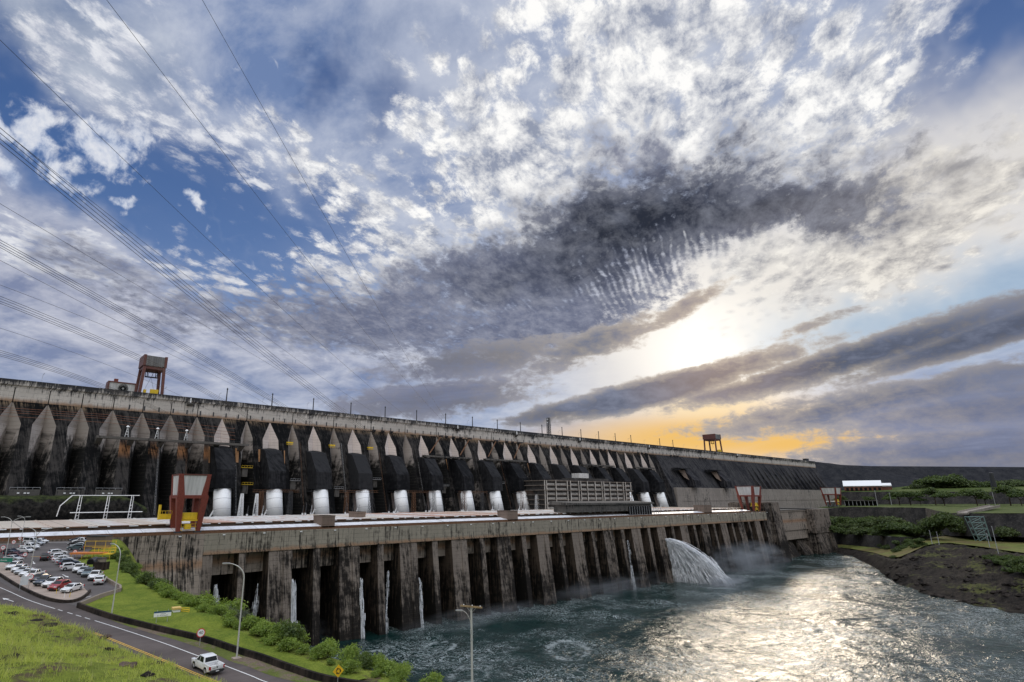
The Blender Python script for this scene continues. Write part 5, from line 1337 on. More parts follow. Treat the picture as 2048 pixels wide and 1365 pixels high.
rowmesh('upper_cliff', [r_t2b, r_c1t], 200, 8, 2.0, 13, M['cliff'], fr=0.07)
rowmesh('upper_terrace', [r_c1t, r_t1b, r_t1c], 120, 5, 0.8, 14, M['terrace'])
# rockfill embankment joining the dam end, and the far earth dam
CX_full = CX_
CX_ = [1600, 1632, 1660, 1700, 1740, 1800, 1870, 1930, 2000]
e_top = rowD([(1600, 923), (1632, 924), (1660, 927), (1700, 933), (1740, 940), (1800, 951), (1870, 963), (1930, 972), (2000, 985)], [(1600, 1500), (1632, 1470), (1740, 1480), (1870, 1500), (2000, 1510)])
e_bot = rowD([(1600, 1000), (1632, 996), (1740, 984), (1870, 980), (2000, 988)], [(1600, 1345), (1700, 1385), (1800, 1400), (2000, 1440)])
e_bk = [p + Vector((p.x, p.y, 0)).normalized() * 60 + Vector((0, 0, -8)) for p in e_top]
rowmesh('embankment', [e_bot, e_top, e_bk], 160, 16, 1.6, 15, M['embank'], fr=0.05)
CX_ = [1560, 1640, 1700, 1740, 1800, 1900, 2000, 2048, 2200, 2400]
f_top = rowD([(1560, 925), (1640, 928), (1700, 931), (1740, 932.5), (1800, 933), (2048, 934.5), (2400, 936)], [(1560, 1640), (1740, 1800), (1900, 1900), (2048, 1960), (2400, 2050)])
f_bot = rowD([(1560, 985), (2400, 985)], [(1560, 1560), (1740, 1690), (1900, 1790), (2048, 1840), (2400, 1930)])
f_bk = [p + Vector((p.x, p.y, 0)).normalized() * 40 for p in f_top]
rowmesh('earth_dam', [f_bot, f_top, f_bk], 120, 10, 0.5, 16, M['embank'], fr=0.03)
CX_ = CX_full
# white roofed hall on the upper terrace
q0, q1, q2 = atD(1689, 980, 1330), atD(1765, 980, 1330), atD(1785, 980, 1330)
d_ = (q1 - q0); d_.z = 0; ang_ = math.atan2(d_.y, d_.x)
hall = thing('assembly_hall', 'long low hall with white roof and brick base on the upper right terrace', 'building', (q0.x, q0.y, min(q0.z, q1.z) - 1), ang_)
L1, L2 = d_.length, (q2 - q0).length
hb_ = atD(1700, 961, 1330).z - q0.z + 1
brick = plain('dull_brick', (0.17, 0.075, 0.055), 0.8, var=0.25, scale=0.1)
b = MB(); b.box(0, L1, 0, 30, 0, hb_ * 0.42); b.box(L1, L2, 4, 26, 0, hb_ * 0.42); b.build('wall', brick, hall)
b = MB(); b.box(-1, L1 + 1, -1, 31, hb_ * 0.42, hb_ * 0.47); b.prism_x([(-1, hb_ * 0.47), (14, hb_), (31, hb_ * 0.8), (31, hb_ * 0.47)][::-1], -1, L1 + 0.5); b.prism_x([(3, hb_ * 0.40), (3, hb_ * 0.5), (14, hb_ * 0.72), (27, hb_ * 0.6), (27, hb_ * 0.40)][::-1], L1 + 0.6, L2)
b.build('roof', M['white'], hall, fix=True)
for i in range(8): b = MB(); b.box(3 + i * L1 / 8.3, 3 + i * L1 / 8.3 + 4, -0.3, 0, 0, hb_ * 0.28); b.build('doorway', M['black'], hall)
# sheds along the second terrace
for k, (x0, x1, y0, y1, lab) in enumerate(((1655, 1676, 1003, 1010, 'low pale workshop roof beside the rightmost gantry crane'), (1690, 1754, 1001, 1008, 'long dark open shed below the upper terrace cliff'))):
    a, c = atD(x0, y1, 1150), atD(x1, y1, 1150); dd_ = c - a
    o = thing('shed', lab, 'shed', tuple(a), math.atan2(dd_.y, dd_.x)); h = atD(x0, y0, 1150).z - a.z
    b = MB(); b.box(-2, dd_.length + 2, -2, 12, h * 0.8, h); b.build('roof', M['deckc'] if k else M['white'], o)
    b = MB()
    for i in range(9): b.box(i * dd_.length / 8 - 0.3, i * dd_.length / 8 + 0.3, -1, -0.4, -3, h * 0.8)
    b.build('post', M['steel'], o)
    b = MB(); b.box(0, dd_.length, 8, 9, -4, h * 0.8); b.build('wall', M['black'], o)
# conveyor bridge ramp and its green lattice tower
a, c = atD(1925, 1026, 735), atD(1990, 1012, 860); dd_ = c - a
o = thing('ramp_bridge', 'pale concrete ramp bridge crossing the cliff edge at right', 'bridge', tuple(a), math.atan2(dd_.y, dd_.x))
b = MB(); Ld = math.hypot(dd_.x, dd_.y)
b.prism_x([(-4, -1.5), (4, -1.5), (4, 0), (-4, 0)], 0, Ld, M=Matrix.Rotation(-math.atan2(dd_.z, Ld), 4, 'Y'))
b.build('deck', M['wallr'], o)
b = MB()
for s_ in (-4, 4): b.prism_x([(s_ - 0.2, 0), (s_ + 0.2, 0), (s_ + 0.2, 1.2), (s_ - 0.2, 1.2)], 0, Ld, M=Matrix.Rotation(-math.atan2(dd_.z, Ld), 4, 'Y'))
b.build('parapet', M['wallr'], o)
a = atD(1965, 1075, 690); tz = atD(1960, 1036, 690).z
o = thing('lattice_tower', 'leaning green steel lattice tower standing below the ramp bridge', 'lattice tower', tuple(a))
b = MB(); Ht = tz - a.z + 1; nb = 4
for yy, rr_ in ((-2.0, 0.42), (2.0, 0.3)):
    g = lambda sx, i: Vector((sx * (5.0 + 1.6 * i / nb) - 3.0 * i / nb, yy, -3 + (Ht + 3) * i / nb))
    for i in range(nb):
        for sx in (-1, 1): b.tube(g(sx, i), g(sx, i + 1), rr_, n=5)
        b.tube(g(-1, i), g(1, i + 1), rr_ * .55, n=4); b.tube(g(1, i), g(-1, i + 1), rr_ * .55, n=4); b.tube(g(-1, i + 1), g(1, i + 1), rr_ * .6, n=4)
b.build('lattice', plain('weathered_green_steel', (0.13, 0.20, 0.19), 0.6), o)
o.rotation_euler = (0, 0, CAMR0)
a = atD(1989, 977, 1180); tz = atD(1986, 946, 1180)
o = thing('chimney_stack', 'dark leaning chimney stack on the upper terrace at right', 'chimney', tuple(a))
b = MB(); b.tube((0, 0, -2), Vector((tz.x - a.x, tz.y - a.y, tz.z - a.z)) + Vector((-3, 2, 0)), 3.4, 2.9, n=10); b.build('shaft', M['darksteel'], o)
for k, (x, yb, yt, D) in enumerate(((1863, 1082, 1062, 480), (1877, 1083, 1065, 470), (1995, 1100, 1054, 430), (1978, 1088, 1068, 470), (1755, 1010, 981, 1120), (1783, 1008, 985, 1110), (1990, 1008, 985, 1080))):
    a = atD(x, yb, D); tz = atD(x, yt, D).z
    o = thing('light_pole', '%s thin light pole counted along the right bank, from the shore upwards' % ORD[k], 'pole', tuple(a), 0, 'thin light poles on the right bank')
    b = MB(); b.tube((0, 0, -2), (0.4, 0, tz - a.z), 0.16 if D < 600 else 0.35, 0.12 if D < 600 else 0.3, n=6); b.build('shaft', M['steel'], o)
    b = MB(); b.box(-0.5, 0.5, -0.15, 0.15, tz - a.z, tz - a.z + 0.2); b.build('lamp_head', M['steel'], o)
# rocks along the shore, one object each
rk_m = rock_mat('basalt_boulder', (0.012, 0.010, 0.0095), (0.05, 0.041, 0.035), None, 0.6, 1.5, 0.4)
def rock_mesh(seed, m=None):
    bm = bmesh.new(); bmesh.ops.create_icosphere(bm, subdivisions=3, radius=1.0); r = random.Random(seed)
    o = Vector((r.uniform(0, 50), r.uniform(0, 50), r.uniform(0, 50)))
    for v in bm.verts:
        n = mnoise.noise(v.co * 1.1 + o) * 0.5 + mnoise.noise(v.co * 2.7 + o) * 0.22
        c = mnoise.cell(v.co * 1.6 + o) * 0.16
        v.co = v.co * (1 + n + c); v.co.z *= 0.7
    me = bpy.data.meshes.new('boulder'); bm.to_mesh(me); bm.free(); me.materials.append(m or rk_m); return me
ROCKS = [rock_mesh(s) for s in range(5)]
# ---------------------------------------------------------------- vegetation
def leaf_mat(name, c0, c1, c2, trans=0.45, sc=0.35):
    m, t = mat(name)
    g = t.n('ShaderNodeNewGeometry'); P = g.outputs['Position']
    n = t.noise(P, sc, 4, 0.6); r = g.outputs['Random Per Island']
    c = t.mix(t.mr(n, 0.35, 0.65), c0, c1)
    c = t.mix(t.m('MULTIPLY', r, 0.55), c, c2)
    d = t.n('ShaderNodeBsdfDiffuse', ins={'Color': c}); tr = t.n('ShaderNodeBsdfTranslucent', ins={'Color': t.mix(0.35, c, c2)})
    gl = t.n('ShaderNodeBsdfGlossy', ins={'Roughness': 0.45, 'Color': (0.5, 0.5, 0.5, 1)})
    mx_ = t.n('ShaderNodeMixShader', ins={0: trans}); t.L(d.outputs[0], mx_.inputs[1]); t.L(tr.outputs[0], mx_.inputs[2])
    m2 = t.n('ShaderNodeMixShader', ins={0: 0.05}); t.L(mx_.outputs[0], m2.inputs[1]); t.L(gl.outputs[0], m2.inputs[2])
    o = t.n('ShaderNodeOutputMaterial'); t.L(m2.outputs[0], o.inputs[0]); return m
LEAF_A = leaf_mat('bright_shrub_leaves', (0.09, 0.165, 0.022), (0.20, 0.31, 0.042), (0.36, 0.44, 0.075))
LEAF_B = leaf_mat('dark_shrub_leaves', (0.035, 0.07, 0.014), (0.085, 0.145, 0.026), (0.19, 0.25, 0.05))
LEAF_C = leaf_mat('greyish_shrub_leaves', (0.06, 0.075, 0.045), (0.10, 0.125, 0.07), (0.16, 0.18, 0.10))
LEAF_F = leaf_mat('far_tree_leaves', (0.035, 0.06, 0.018), (0.075, 0.11, 0.03), (0.14, 0.17, 0.05), 0.35, 0.08)
TWIG = plain('brown_bark', (0.07, 0.05, 0.035), 0.9, var=0.3)
def quads_mesh(name, C, U, V, m):
    """leaf quads: centres C, half axes U and V"""
    n = len(C); vs = np.stack([C - U, C + V * 0.8, C + U, C - V * 0.8], 1).reshape(-1, 3)
    me = bpy.data.meshes.new(name); me.vertices.add(n * 4); me.vertices.foreach_set('co', vs.ravel())
    me.loops.add(n * 4); me.loops.foreach_set('vertex_index', np.arange(n * 4))
    me.polygons.add(n); me.polygons.foreach_set('loop_start', np.arange(0, n * 4, 4)); me.polygons.foreach_set('loop_total', np.full(n, 4))
    me.update(calc_edges=True); me.materials.append(m); return me
def crown_points(rs, n, lobes, shell=0.35):
    """points near the surface of several overlapping lobes; each lobe (x, y, z, rx, rz)"""
    out = []
    w = np.array([l[3] ** 2 for l in lobes]); w = w / w.sum()
    k = rs.choice(len(lobes), n, p=w)
    L_ = np.array(lobes)[k]
    d = rs.normal(size=(n, 3)); d /= np.linalg.norm(d, axis=1, keepdims=True); d[:, 2] = np.where(d[:, 2] < -0.35, -d[:, 2], d[:, 2])
    rad = 1 - shell * rs.random(n) ** 1.5
    rad *= 0.72 + 0.55 * rs.random(n) ** 1.6
    p = L_[:, :3] + d * rad[:, None] * np.stack([L_[:, 3], L_[:, 3], L_[:, 4]], 1)
    return p, d
def crown_mesh(seed, lobes, n, size, m, name='crown', droop=0.2):
    rs = np.random.RandomState(seed)
    p, d = crown_points(rs, n, lobes)
    nrm = d * 0.8 + rs.normal(size=(n, 3)) * 0.55 + np.array([0, 0, 0.35]); nrm /= np.linalg.norm(nrm, axis=1, keepdims=True)
    a = rs.normal(size=(n, 3)); u = np.cross(nrm, a); u /= np.linalg.norm(u, axis=1, keepdims=True); v = np.cross(nrm, u)
    s = size * (0.6 + 0.8 * rs.random(n))[:, None]
    return quads_mesh(name, p, u * s, v * s * 0.62, m)
def bush_lobes(r, R_, H, k):
    return [(r.uniform(-.5, .5) * R_, r.uniform(-.5, .5) * R_, H * r.uniform(0.25, 0.62), R_ * r.uniform(0.38, 0.62), H * r.uniform(0.3, 0.5)) for _ in range(k)]
def stems(lobes, m=TWIG, r0=0.07):
    b = MB()
    for l in lobes:
        b.path([(l[0] * 0.15, l[1] * 0.15, -0.6), (l[0] * 0.5, l[1] * 0.5, l[2] * 0.5), (l[0], l[1], l[2] + l[4] * 0.6)], [r0, r0 * 0.7, r0 * 0.25], 5)
    return b.mesh('stem', m)
def bush_kinds(mats, R_, H, n, size, seed, cnt):
    out = []
    for i in range(cnt):
        r = random.Random(seed + i); lb = bush_lobes(r, R_, H, 8)
        out.append((crown_mesh(seed + i, lb, n, size, mats[i % len(mats)]), stems(lb)))
    return out
def place_plant(name, label, cat, group, kind, loc, s, rz, sz=None, part='crown', stem='stem'):
    o = thing(name, label, cat, loc, rz, group); o.scale = (s, s, sz or s)
    link(part, kind[0], o); link(stem, kind[1], o); return o
KB = bush_kinds([LEAF_A, LEAF_A, LEAF_B], 2.7, 3.4, 2100, 0.19, 100, 6)
KD = bush_kinds([LEAF_B], 2.6, 3.6, 2400, 0.17, 140, 3)
KG = bush_kinds([LEAF_C], 2.4, 3.0, 2200, 0.15, 160, 2)
rb = random.Random(11)
# shrubs down the river bank, from the car park end to the lower right of the picture
nb = 0; bank_pts = []
BL = smooth_line(BANK[1:13], 8)
acc = 0; prev = BL[0]; spots = []
for p in BL:
    acc += (p - prev).length; prev = p; spots.append((acc, p))
tot = acc; cur = 0.0
while cur < tot:
    i = min(range(len(spots)), key=lambda k: abs(spots[k][0] - cur)); p = spots[i][1]
    q = spots[min(i + 1, len(spots) - 1)][1]; d = (q - spots[max(i - 1, 0)][1]).normalized(); n = Vector((-d.y, d.x, 0))
    near = p.y < 128
    for (o0, o1, h) in (((0.8, 2.5, 0.7), (3.5, 5.5, 0.95), (7, 10, 1.1)) if not near else ((-1.2, 0.6, 0.55), (1.2, 2.8, 0.74), (3.6, 5.4, 0.85)) if p.y < 104 else ((0.2, 1.6, 0.62), (2.4, 4.2, 0.85), (5.2, 7, 0.95))):
        off = rb.uniform(o0, o1); c = p + n * off + d * rb.uniform(-1.2, 1.2)
        bank_pts.append((c, h * rb.uniform(0.8, 1.2), off))
    cur += 3.4
bank_pts.sort(key=lambda e: -e[0].y)
k = 0
for c, s, off in bank_pts:
    if c.y > 241 or c.y < 66 or c.x < 30: continue
    if rb.random() < 0.10: continue
    s *= rb.choice((0.6, 0.75, 0.9, 1.0, 1.1, 1.25))
    if c.y < 84: s = min(s, 0.72)
    pool = (KB[0:2] + KB[3:5] + KB[0:2] + KB[2:3]) if c.y < 150 else (KB[2:3] + KD + KB[5:6] + KB[0:1])
    if 104 < c.y < 118 and off > 3: pool = KG
    s2 = s * float(np.interp(c.y, [100, 135, 165, 195, 215, 240], [1.0, 1.05, 1.0, 0.72, 0.5, 0.4]))
    row = 'front' if off < 3 else ('middle' if off < 6 else 'back')
    place_plant('shrub', '%s shrub in the %s row down the river bank, counted from the car park' % ('%s', row), 'shrub', 'leafy shrubs down the river bank', pool[rb.randrange(len(pool))], (c.x, c.y, ghz(c.x, c.y) - 0.2), s2, rb.uniform(0, 6.28), s2 * rb.uniform(0.85, 1.15))
    k += 1
cnt = {}
for o in [o for o in COL.objects if o.name.startswith('shrub') and o.parent is None]:
    row = o['label'].split(' row')[0].split()[-1]; cnt[row] = cnt.get(row, 0) + 1
    o['label'] = o['label'] % (ORD[cnt[row] - 1] if cnt[row] <= len(ORD) else '%dth' % cnt[row])
# ---- grass on the near hillside: blades in tufts, one object; rocks showing through
def blades(n_tuft, per, xr, yr, cond, h0, h1, w, m, name, seed, lean=0.35, dens=None):
    rs = np.random.RandomState(seed)
    x = rs.uniform(*xr, n_tuft); y = rs.uniform(*yr, n_tuft)
    k = cond(x, y); x, y = x[k], y[k]
    if dens is not None: k = rs.random(len(x)) < dens(x, y); x, y = x[k], y[k]
    z = gheight(x, y)
    n = len(x) * per
    X = np.repeat(x, per) + rs.normal(0, 0.16, n); Y = np.repeat(y, per) + rs.normal(0, 0.16, n); Z = np.repeat(z, per) - 0.05
    H = (h0 + (h1 - h0) * rs.random(n) ** 2) * np.repeat(0.6 + 0.8 * vnoise(x, y, 0.3, 77), per)
    a = rs.uniform(0, 6.283, n); l = rs.normal(0, lean, (n, 2)) * H[:, None]
    ca, sa_ = np.cos(a) * w, np.sin(a) * w
    b0 = np.stack([X - ca, Y - sa_, Z], 1); b1 = np.stack([X + ca, Y + sa_, Z], 1); tp = np.stack([X + l[:, 0], Y + l[:, 1], Z + H], 1)
    vs = np.stack([b0, b1, tp], 1).reshape(-1, 3)
    me = bpy.data.meshes.new(name); me.vertices.add(n * 3); me.vertices.foreach_set('co', vs.ravel())
    me.loops.add(n * 3); me.loops.foreach_set('vertex_index', np.arange(n * 3))
    me.polygons.add(n); me.polygons.foreach_set('loop_start', np.arange(0, n * 3, 3)); me.polygons.foreach_set('loop_total', np.full(n, 3))
    me.update(calc_edges=True); me.materials.append(m); return link(name, me)
GRASS = leaf_mat('hillside_grass_blades', (0.30, 0.40, 0.045), (0.48, 0.57, 0.08), (0.68, 0.68, 0.22), 0.5, 0.16)
def on_hill(x, y): return -sdist(x, y, TOE) > 0.9
def hill_dens(x, y):
    return np.clip((fbm(x, y, 0.16, 4, 31) - 0.40) * 8.0, 0.16, 1)
tag(blades(52000, 5, (-28, 40), (25, 150), on_hill, 0.15, 1.0, 0.04, GRASS, 'grass', 3, dens=hill_dens), 'tall bright rough grass growing over the near hillside', 'grass', kind='stuff')
TALL = leaf_mat('seeding_grass_stalks', (0.36, 0.40, 0.11), (0.50, 0.50, 0.18), (0.66, 0.62, 0.34), 0.5, 0.3)
tag(blades(2600, 4, (-28, 40), (25, 150), on_hill, 0.5, 1.3, 0.022, TALL, 'seed_grass', 4, 0.25, dens=lambda x, y: np.clip((fbm(x, y, 0.1, 3, 51) - 0.4) * 5, 0.05, 1)), 'pale seeding grass stalks on the near hillside', 'grass', kind='stuff')
LG = leaf_mat('lawn_blades', (0.14, 0.22, 0.026), (0.28, 0.35, 0.05), (0.40, 0.42, 0.09), 0.4, 0.3)
def on_lawn(x, y):
    s = sdist(x, y, BANK); w = sdist(x, y, WALLB)
    return (s < 4) & (((w > 0.8) & (y < 134)) | ((y >= 134) & (x > np.interp(y, [134, 140, 146, 158, 170, 190, 205, 216, 226, 240], [18.5, 23, 27.7, 27.5, 26.5, 25, 28.5, 31.5, 36, 40])))) & (y > 48)
tag(blades(26000, 4, (17, 56), (48, 232), on_lawn, 0.06, 0.22, 0.03, LG, 'lawn_grass', 6), 'short bright green grass of the sloping lawn', 'grass', kind='stuff')
ROCKP = [(200, 1279, 1.6, 'largest bare brown boulder at the top of the near grassy hillside'), (220, 1300, 0.9, 'small dark boulder below the largest one on the hillside'), (253, 1333, 1.25, 'brown boulder low on the right part of the near hillside'),
         (318, 1330, 1.2, 'dark boulder at the right edge of the hillside beside the road'), (295, 1352, 1.0, 'mossy boulder right beside the yellow road line at the bottom'), (30, 1229, 1.3, 'flat dark boulder at the upper left edge of the hillside'),
         (70, 1243, 1.2, 'dark craggy boulder in the upper left rock outcrop'), (100, 1252, 1.1, 'rightmost craggy boulder of the upper left rock outcrop'), (20, 1318, 1.4, 'long low dark boulder at the left edge of the picture'), (110, 1275, 0.6, 'tiny grey boulder in the middle of the near grass')]
def hill_pt(px_, py_):
    r = ray(px_, py_); lo = None
    for i in range(300):
        t_ = 0.02 + i * 0.0004; x, y, z = r.x * t_, r.y * t_, CAMZ + r.z * t_
        if z < ghz(x, y): return Vector((x, y, z))
    return atG(px_, py_)
HILLROCK = [rock_mesh(40 + s, rock_mat('brown_hill_boulder', (0.06, 0.042, 0.036), (0.17, 0.125, 0.105), None, 0.6, 2.0, 0.3)) for s in range(1)] + [rock_mesh(50 + s) for s in range(3)]
for i, (px_, py_, s, lab) in enumerate(ROCKP):
    p = hill_pt(px_, py_); o = link('boulder', HILLROCK[0 if i in (0, 2) else 1 + i % 3]); tag(o, lab, 'rock', 'boulders on the near hillside')
    o.location = p + Vector((0, 0, -0.22 * s)); o.scale = (s, s * 0.8, s * 0.75); o.rotation_euler = (0, 0, i * 1.7)
# ---- right bank plants
LEAF_R = leaf_mat('right_bank_leaves', (0.03, 0.055, 0.014), (0.07, 0.115, 0.024), (0.13, 0.17, 0.04), 0.35, 0.08)
KR = bush_kinds([LEAF_F, LEAF_R, LEAF_R], 11.0, 8.0, 3000, 0.75, 200, 5)
def tree_kind(seed, H, R_, m):
    r = random.Random(seed)
    lobes = [(r.uniform(-.55, .55) * R_, r.uniform(-.55, .55) * R_, H * r.uniform(0.62, 0.88), R_ * r.uniform(0.35, 0.6), H * r.uniform(0.12, 0.2)) for _ in range(9)]
    cr = crown_mesh(seed, lobes, 1700, 0.85, m)
    b = MB(); b.path([(0, 0, -1), (0.2, 0, H * 0.25), (0.1, 0.2, H * 0.5)], [0.55, 0.42, 0.3], 7)
    for l in lobes[:6]: b.path([(0.1, 0.2, H * 0.42), (l[0] * 0.5, l[1] * 0.5, l[2] * 0.85), (l[0], l[1], l[2])], [0.26, 0.16, 0.07], 5)
    return cr, b.mesh('trunk', TWIG)
KT = [tree_kind(300 + i, 15, 10.5, LEAF_R) for i in range(4)]
def surf(rows_a, rows_b, px_, f):
    pass
k = 0
rr = random.Random(5)
def terrain_hit(px_, py_, d0, d1):
    """where the sight line through a photo point meets the built ground between distances d0 and d1"""
    dg = bpy.context.evaluated_depsgraph_get(); r = ray(px_, py_); L_ = math.hypot(r.x, r.y); u = r.normalized()
    ok, loc, nn, ii, ob_, mm = S.ray_cast(dg, Vector((0, 0, CAMZ)) + u * d0, u, distance=d1 - d0)
    return loc if ok else None
bpy.context.view_layer.update()
mound = [(1662, 1046), (1676, 1053), (1692, 1045), (1700, 1060), (1712, 1050), (1726, 1058), (1738, 1047), (1745, 1064), (1758, 1054), (1772, 1062), (1782, 1051), (1795, 1066), (1806, 1060), (1822, 1070), (1840, 1066), (1856, 1071), (1664, 1062), (1682, 1066), (1720, 1069), (1768, 1071)]
for i, (px_, py_) in enumerate(mound):
    p = terrain_hit(px_, py_, 300, 1200)
    if p is None: continue
    s = rr.uniform(1.15, 1.7)
    place_plant('shrub', '%s dense shrub on the mound above the right cliff, counted from the dam' % ORD[i], 'shrub', 'dense shrubs on the right bank mound', KR[i % 5], p - Vector((0, 0, 1.5)), s, rr.uniform(0, 6), s * rr.uniform(0.7, 0.95))
for i, (px_, py_, s) in enumerate(((1868, 1060, 1.2), (1882, 1054, 1.3), (1898, 1052, 1.35), (1912, 1056, 1.2), (1926, 1064, 1.0), (2020, 1072, 1.0), (2038, 1076, 1.2), (2060, 1078, 1.2))):
    p = terrain_hit(px_, py_, 300, 1200)
    if p is None: continue
    place_plant('shrub', '%s tall dark shrub below the terrace cliff at right, counted from the left' % ORD[i], 'shrub', 'dark shrubs below the terrace cliff', KR[(i * 2) % 5], p - Vector((0, 0, 2.0)), s, rr.uniform(0, 6), s * 1.2)
for i, (px_, py_, s) in enumerate(((1792, 1104, 0.5), (1804, 1098, 0.55), (1818, 1092, 0.5), (1832, 1096, 0.45), (1846, 1091, 0.5), (1776, 1098, 0.6), (1762, 1094, 0.5), (1796, 1090, 0.6), (1812, 1086, 0.6), (1840, 1084, 0.5), (1788, 1116, 0.35), (1985, 1120, 0.55), (2000, 1128, 0.6), (2018, 1122, 0.6), (2032, 1136, 0.7), (2046, 1128, 0.7), (2060, 1146, 0.8), (2020, 1146, 0.5))):
    p = terrain_hit(px_, py_, 200, 900)
    if p is None: continue
    place_plant('shrub', '%s shrub among the dark rocks of the right shore, counted from the left' % ORD[i], 'shrub', 'bright shrubs on the rocky right shore', KR[1 if i % 2 else 4], p - Vector((0, 0, 0.8)), s, rr.uniform(0, 6), s)
for i, (px_, py_, s) in enumerate(((1683, 1012, 1.1), (1780, 1010, 1.0), (1800, 1011, 1.6), (1822, 1011, 1.7), (1842, 1011, 1.0), (1872, 1011, 1.6), (1890, 1012, 1.5), (1955, 1012, 1.6), (1972, 1011, 1.2), (2022, 1012, 1.7), (2044, 1012, 1.2), (1742, 1011, 0.9))):
    p = terrain_hit(px_, py_, 300, 1700)
    if p is None: continue
    place_plant('tree', '%s spreading tree along the second terrace at right, counted from the dam' % ORD[i], 'tree', 'spreading trees on the second terrace', KT[i % 4], p, s, rr.uniform(0, 6), s * rr.uniform(0.75, 1.0), 'crown', 'trunk')
for i, (px_, py_, s) in enumerate(((1846, 975, 1.4), (1862, 970, 1.7), (1890, 965, 2.0), (1880, 972, 1.2), (1905, 970, 1.5), (1925, 972, 1.5), (1945, 971, 1.3), (1965, 973, 1.3), (2000, 973, 1.5), (2020, 972, 1.4), (2040, 974, 1.5), (1870, 978, 1.0), (1818, 978, 0.8), (1900, 980, 1.1), (1940, 981, 1.1), (2010, 981, 1.2))):
    s *= 1.45; p = atD(px_, py_ + 3, 1330)
    place_plant('shrub', '%s round shrub below the far earth dam, counted from the left' % ORD[i], 'shrub', 'round shrubs on the upper terrace', KR[i % 5], p - Vector((0, 0, 2)), s, rr.uniform(0, 6), s * 0.8)
# boulders scattered on the rocky shore
for i in range(110):
    px_ = rr.uniform(1770, 2050); y0 = ev(TOPY, px_) + 4; y1 = ev(SH, px_) - 3
    p = terrain_hit(px_, rr.uniform(y0, y1), 150, 800)
    if p is None: continue
    o = link('boulder', ROCKS[i % 5]); s = 0.6 + 2.4 * rr.random() ** 2; o.scale = (s, s, s * 0.8); o.location = p; o.rotation_euler = (0, 0, rr.uniform(0, 6))
    tag(o, 'dark angular basalt boulder among the rubble of the right shore', 'rock', 'basalt boulders on the right shore')
# ---------------------------------------------------------------- vehicles
GLASS = plain('tinted_car_glass', (0.012, 0.015, 0.018), 0.06, var=0.1, **{'Specular IOR Level': 0.22})
TYRE = plain('black_rubber', (0.02, 0.02, 0.02), 0.8)
RIM = plain('alloy_rim', (0.45, 0.45, 0.46), 0.3, metal=0.6)
HLAMP = plain('clear_headlamp', (0.70, 0.72, 0.74), 0.1)
TLAMP = plain('red_tail_lamp', (0.45, 0.02, 0.02), 0.2)
TRIM = plain('black_trim', (0.03, 0.03, 0.032), 0.5)
PAINT = {}
for n_, c_ in dict(white=(0.78, 0.78, 0.79), silver=(0.48, 0.50, 0.52), black=(0.018, 0.018, 0.02), navy=(0.02, 0.035, 0.06), teal=(0.09, 0.13, 0.145), red=(0.32, 0.015, 0.02), grey=(0.16, 0.175, 0.19), maroon=(0.10, 0.012, 0.02), beige=(0.5, 0.46, 0.40)).items():
    m, t = mat(n_ + '_car_paint')
    n__ = t.noise(t.n('ShaderNodeTexCoord').outputs['Object'], 1.2, 4, 0.6)
    cc = t.mix(t.mr(n__, 0.4, 0.75, 0, 0.25), c_, tuple(k * 0.7 + 0.03 for k in c_)); fin(t, cc, 0.28, None, **{'Coat Weight': 0.6, 'Coat Roughness': 0.05}); PAINT[n_] = m
# side outlines: x forward, z up; lower body and glasshouse as (x, z)
SPEC = {
 'sedan': dict(L=4.6, W=1.78, wb=(1.35, -1.35), r=0.32, body=[(-2.28, .35), (-2.3, .75), (-2.22, .98), (-1.3, 1.02), (1.0, .98), (2.05, .80), (2.28, .62), (2.28, .32), (1.9, .22), (-1.95, .22)], cab=[(-1.85, 1.0), (-1.0, 1.42), (-.1, 1.46), (.35, 1.42), (1.25, .96)]),
 'hatch': dict(L=4.0, W=1.72, wb=(1.25, -1.22), r=0.31, body=[(-1.95, .35), (-1.98, .8), (-1.9, 1.02), (.8, .98), (1.75, .82), (1.98, .62), (1.98, .32), (1.6, .22), (-1.7, .22)], cab=[(-1.88, 1.0), (-1.55, 1.42), (-.3, 1.5), (.2, 1.46), (1.05, .96)]),
 'suv': dict(L=4.5, W=1.85, wb=(1.38, -1.34), r=0.37, body=[(-2.2, .45), (-2.24, .95), (-2.15, 1.15), (.95, 1.10), (1.95, .98), (2.24, .75), (2.24, .42), (1.9, .28), (-1.9, .28)], cab=[(-2.12, 1.12), (-1.75, 1.62), (-.3, 1.70), (.2, 1.66), (1.1, 1.08)]),
 'van': dict(L=4.8, W=1.9, wb=(1.55, -1.45), r=0.34, body=[(-2.38, .4), (-2.4, .95), (-2.38, 1.15), (1.6, 1.08), (2.2, .9), (2.4, .65), (2.4, .36), (2.0, .25), (-2.1, .25)], cab=[(-2.36, 1.1), (-2.25, 1.88), (0.2, 1.95), (.9, 1.86), (1.9, 1.02)]),
 'pickup': dict(L=5.25, W=1.92, wb=(1.62, -1.48), r=0.40, body=[(-2.58, .55), (-2.62, .85), (-2.6, 1.16), (-.95, 1.16), (1.1, 1.14), (2.25, 1.02), (2.6, .8), (2.62, .45), (2.2, .36), (-2.3, .38)], cab=[(-.98, 1.14), (-.72, 1.74), (.25, 1.82), (.7, 1.76), (1.45, 1.12)]),
}
CARMESH = {}
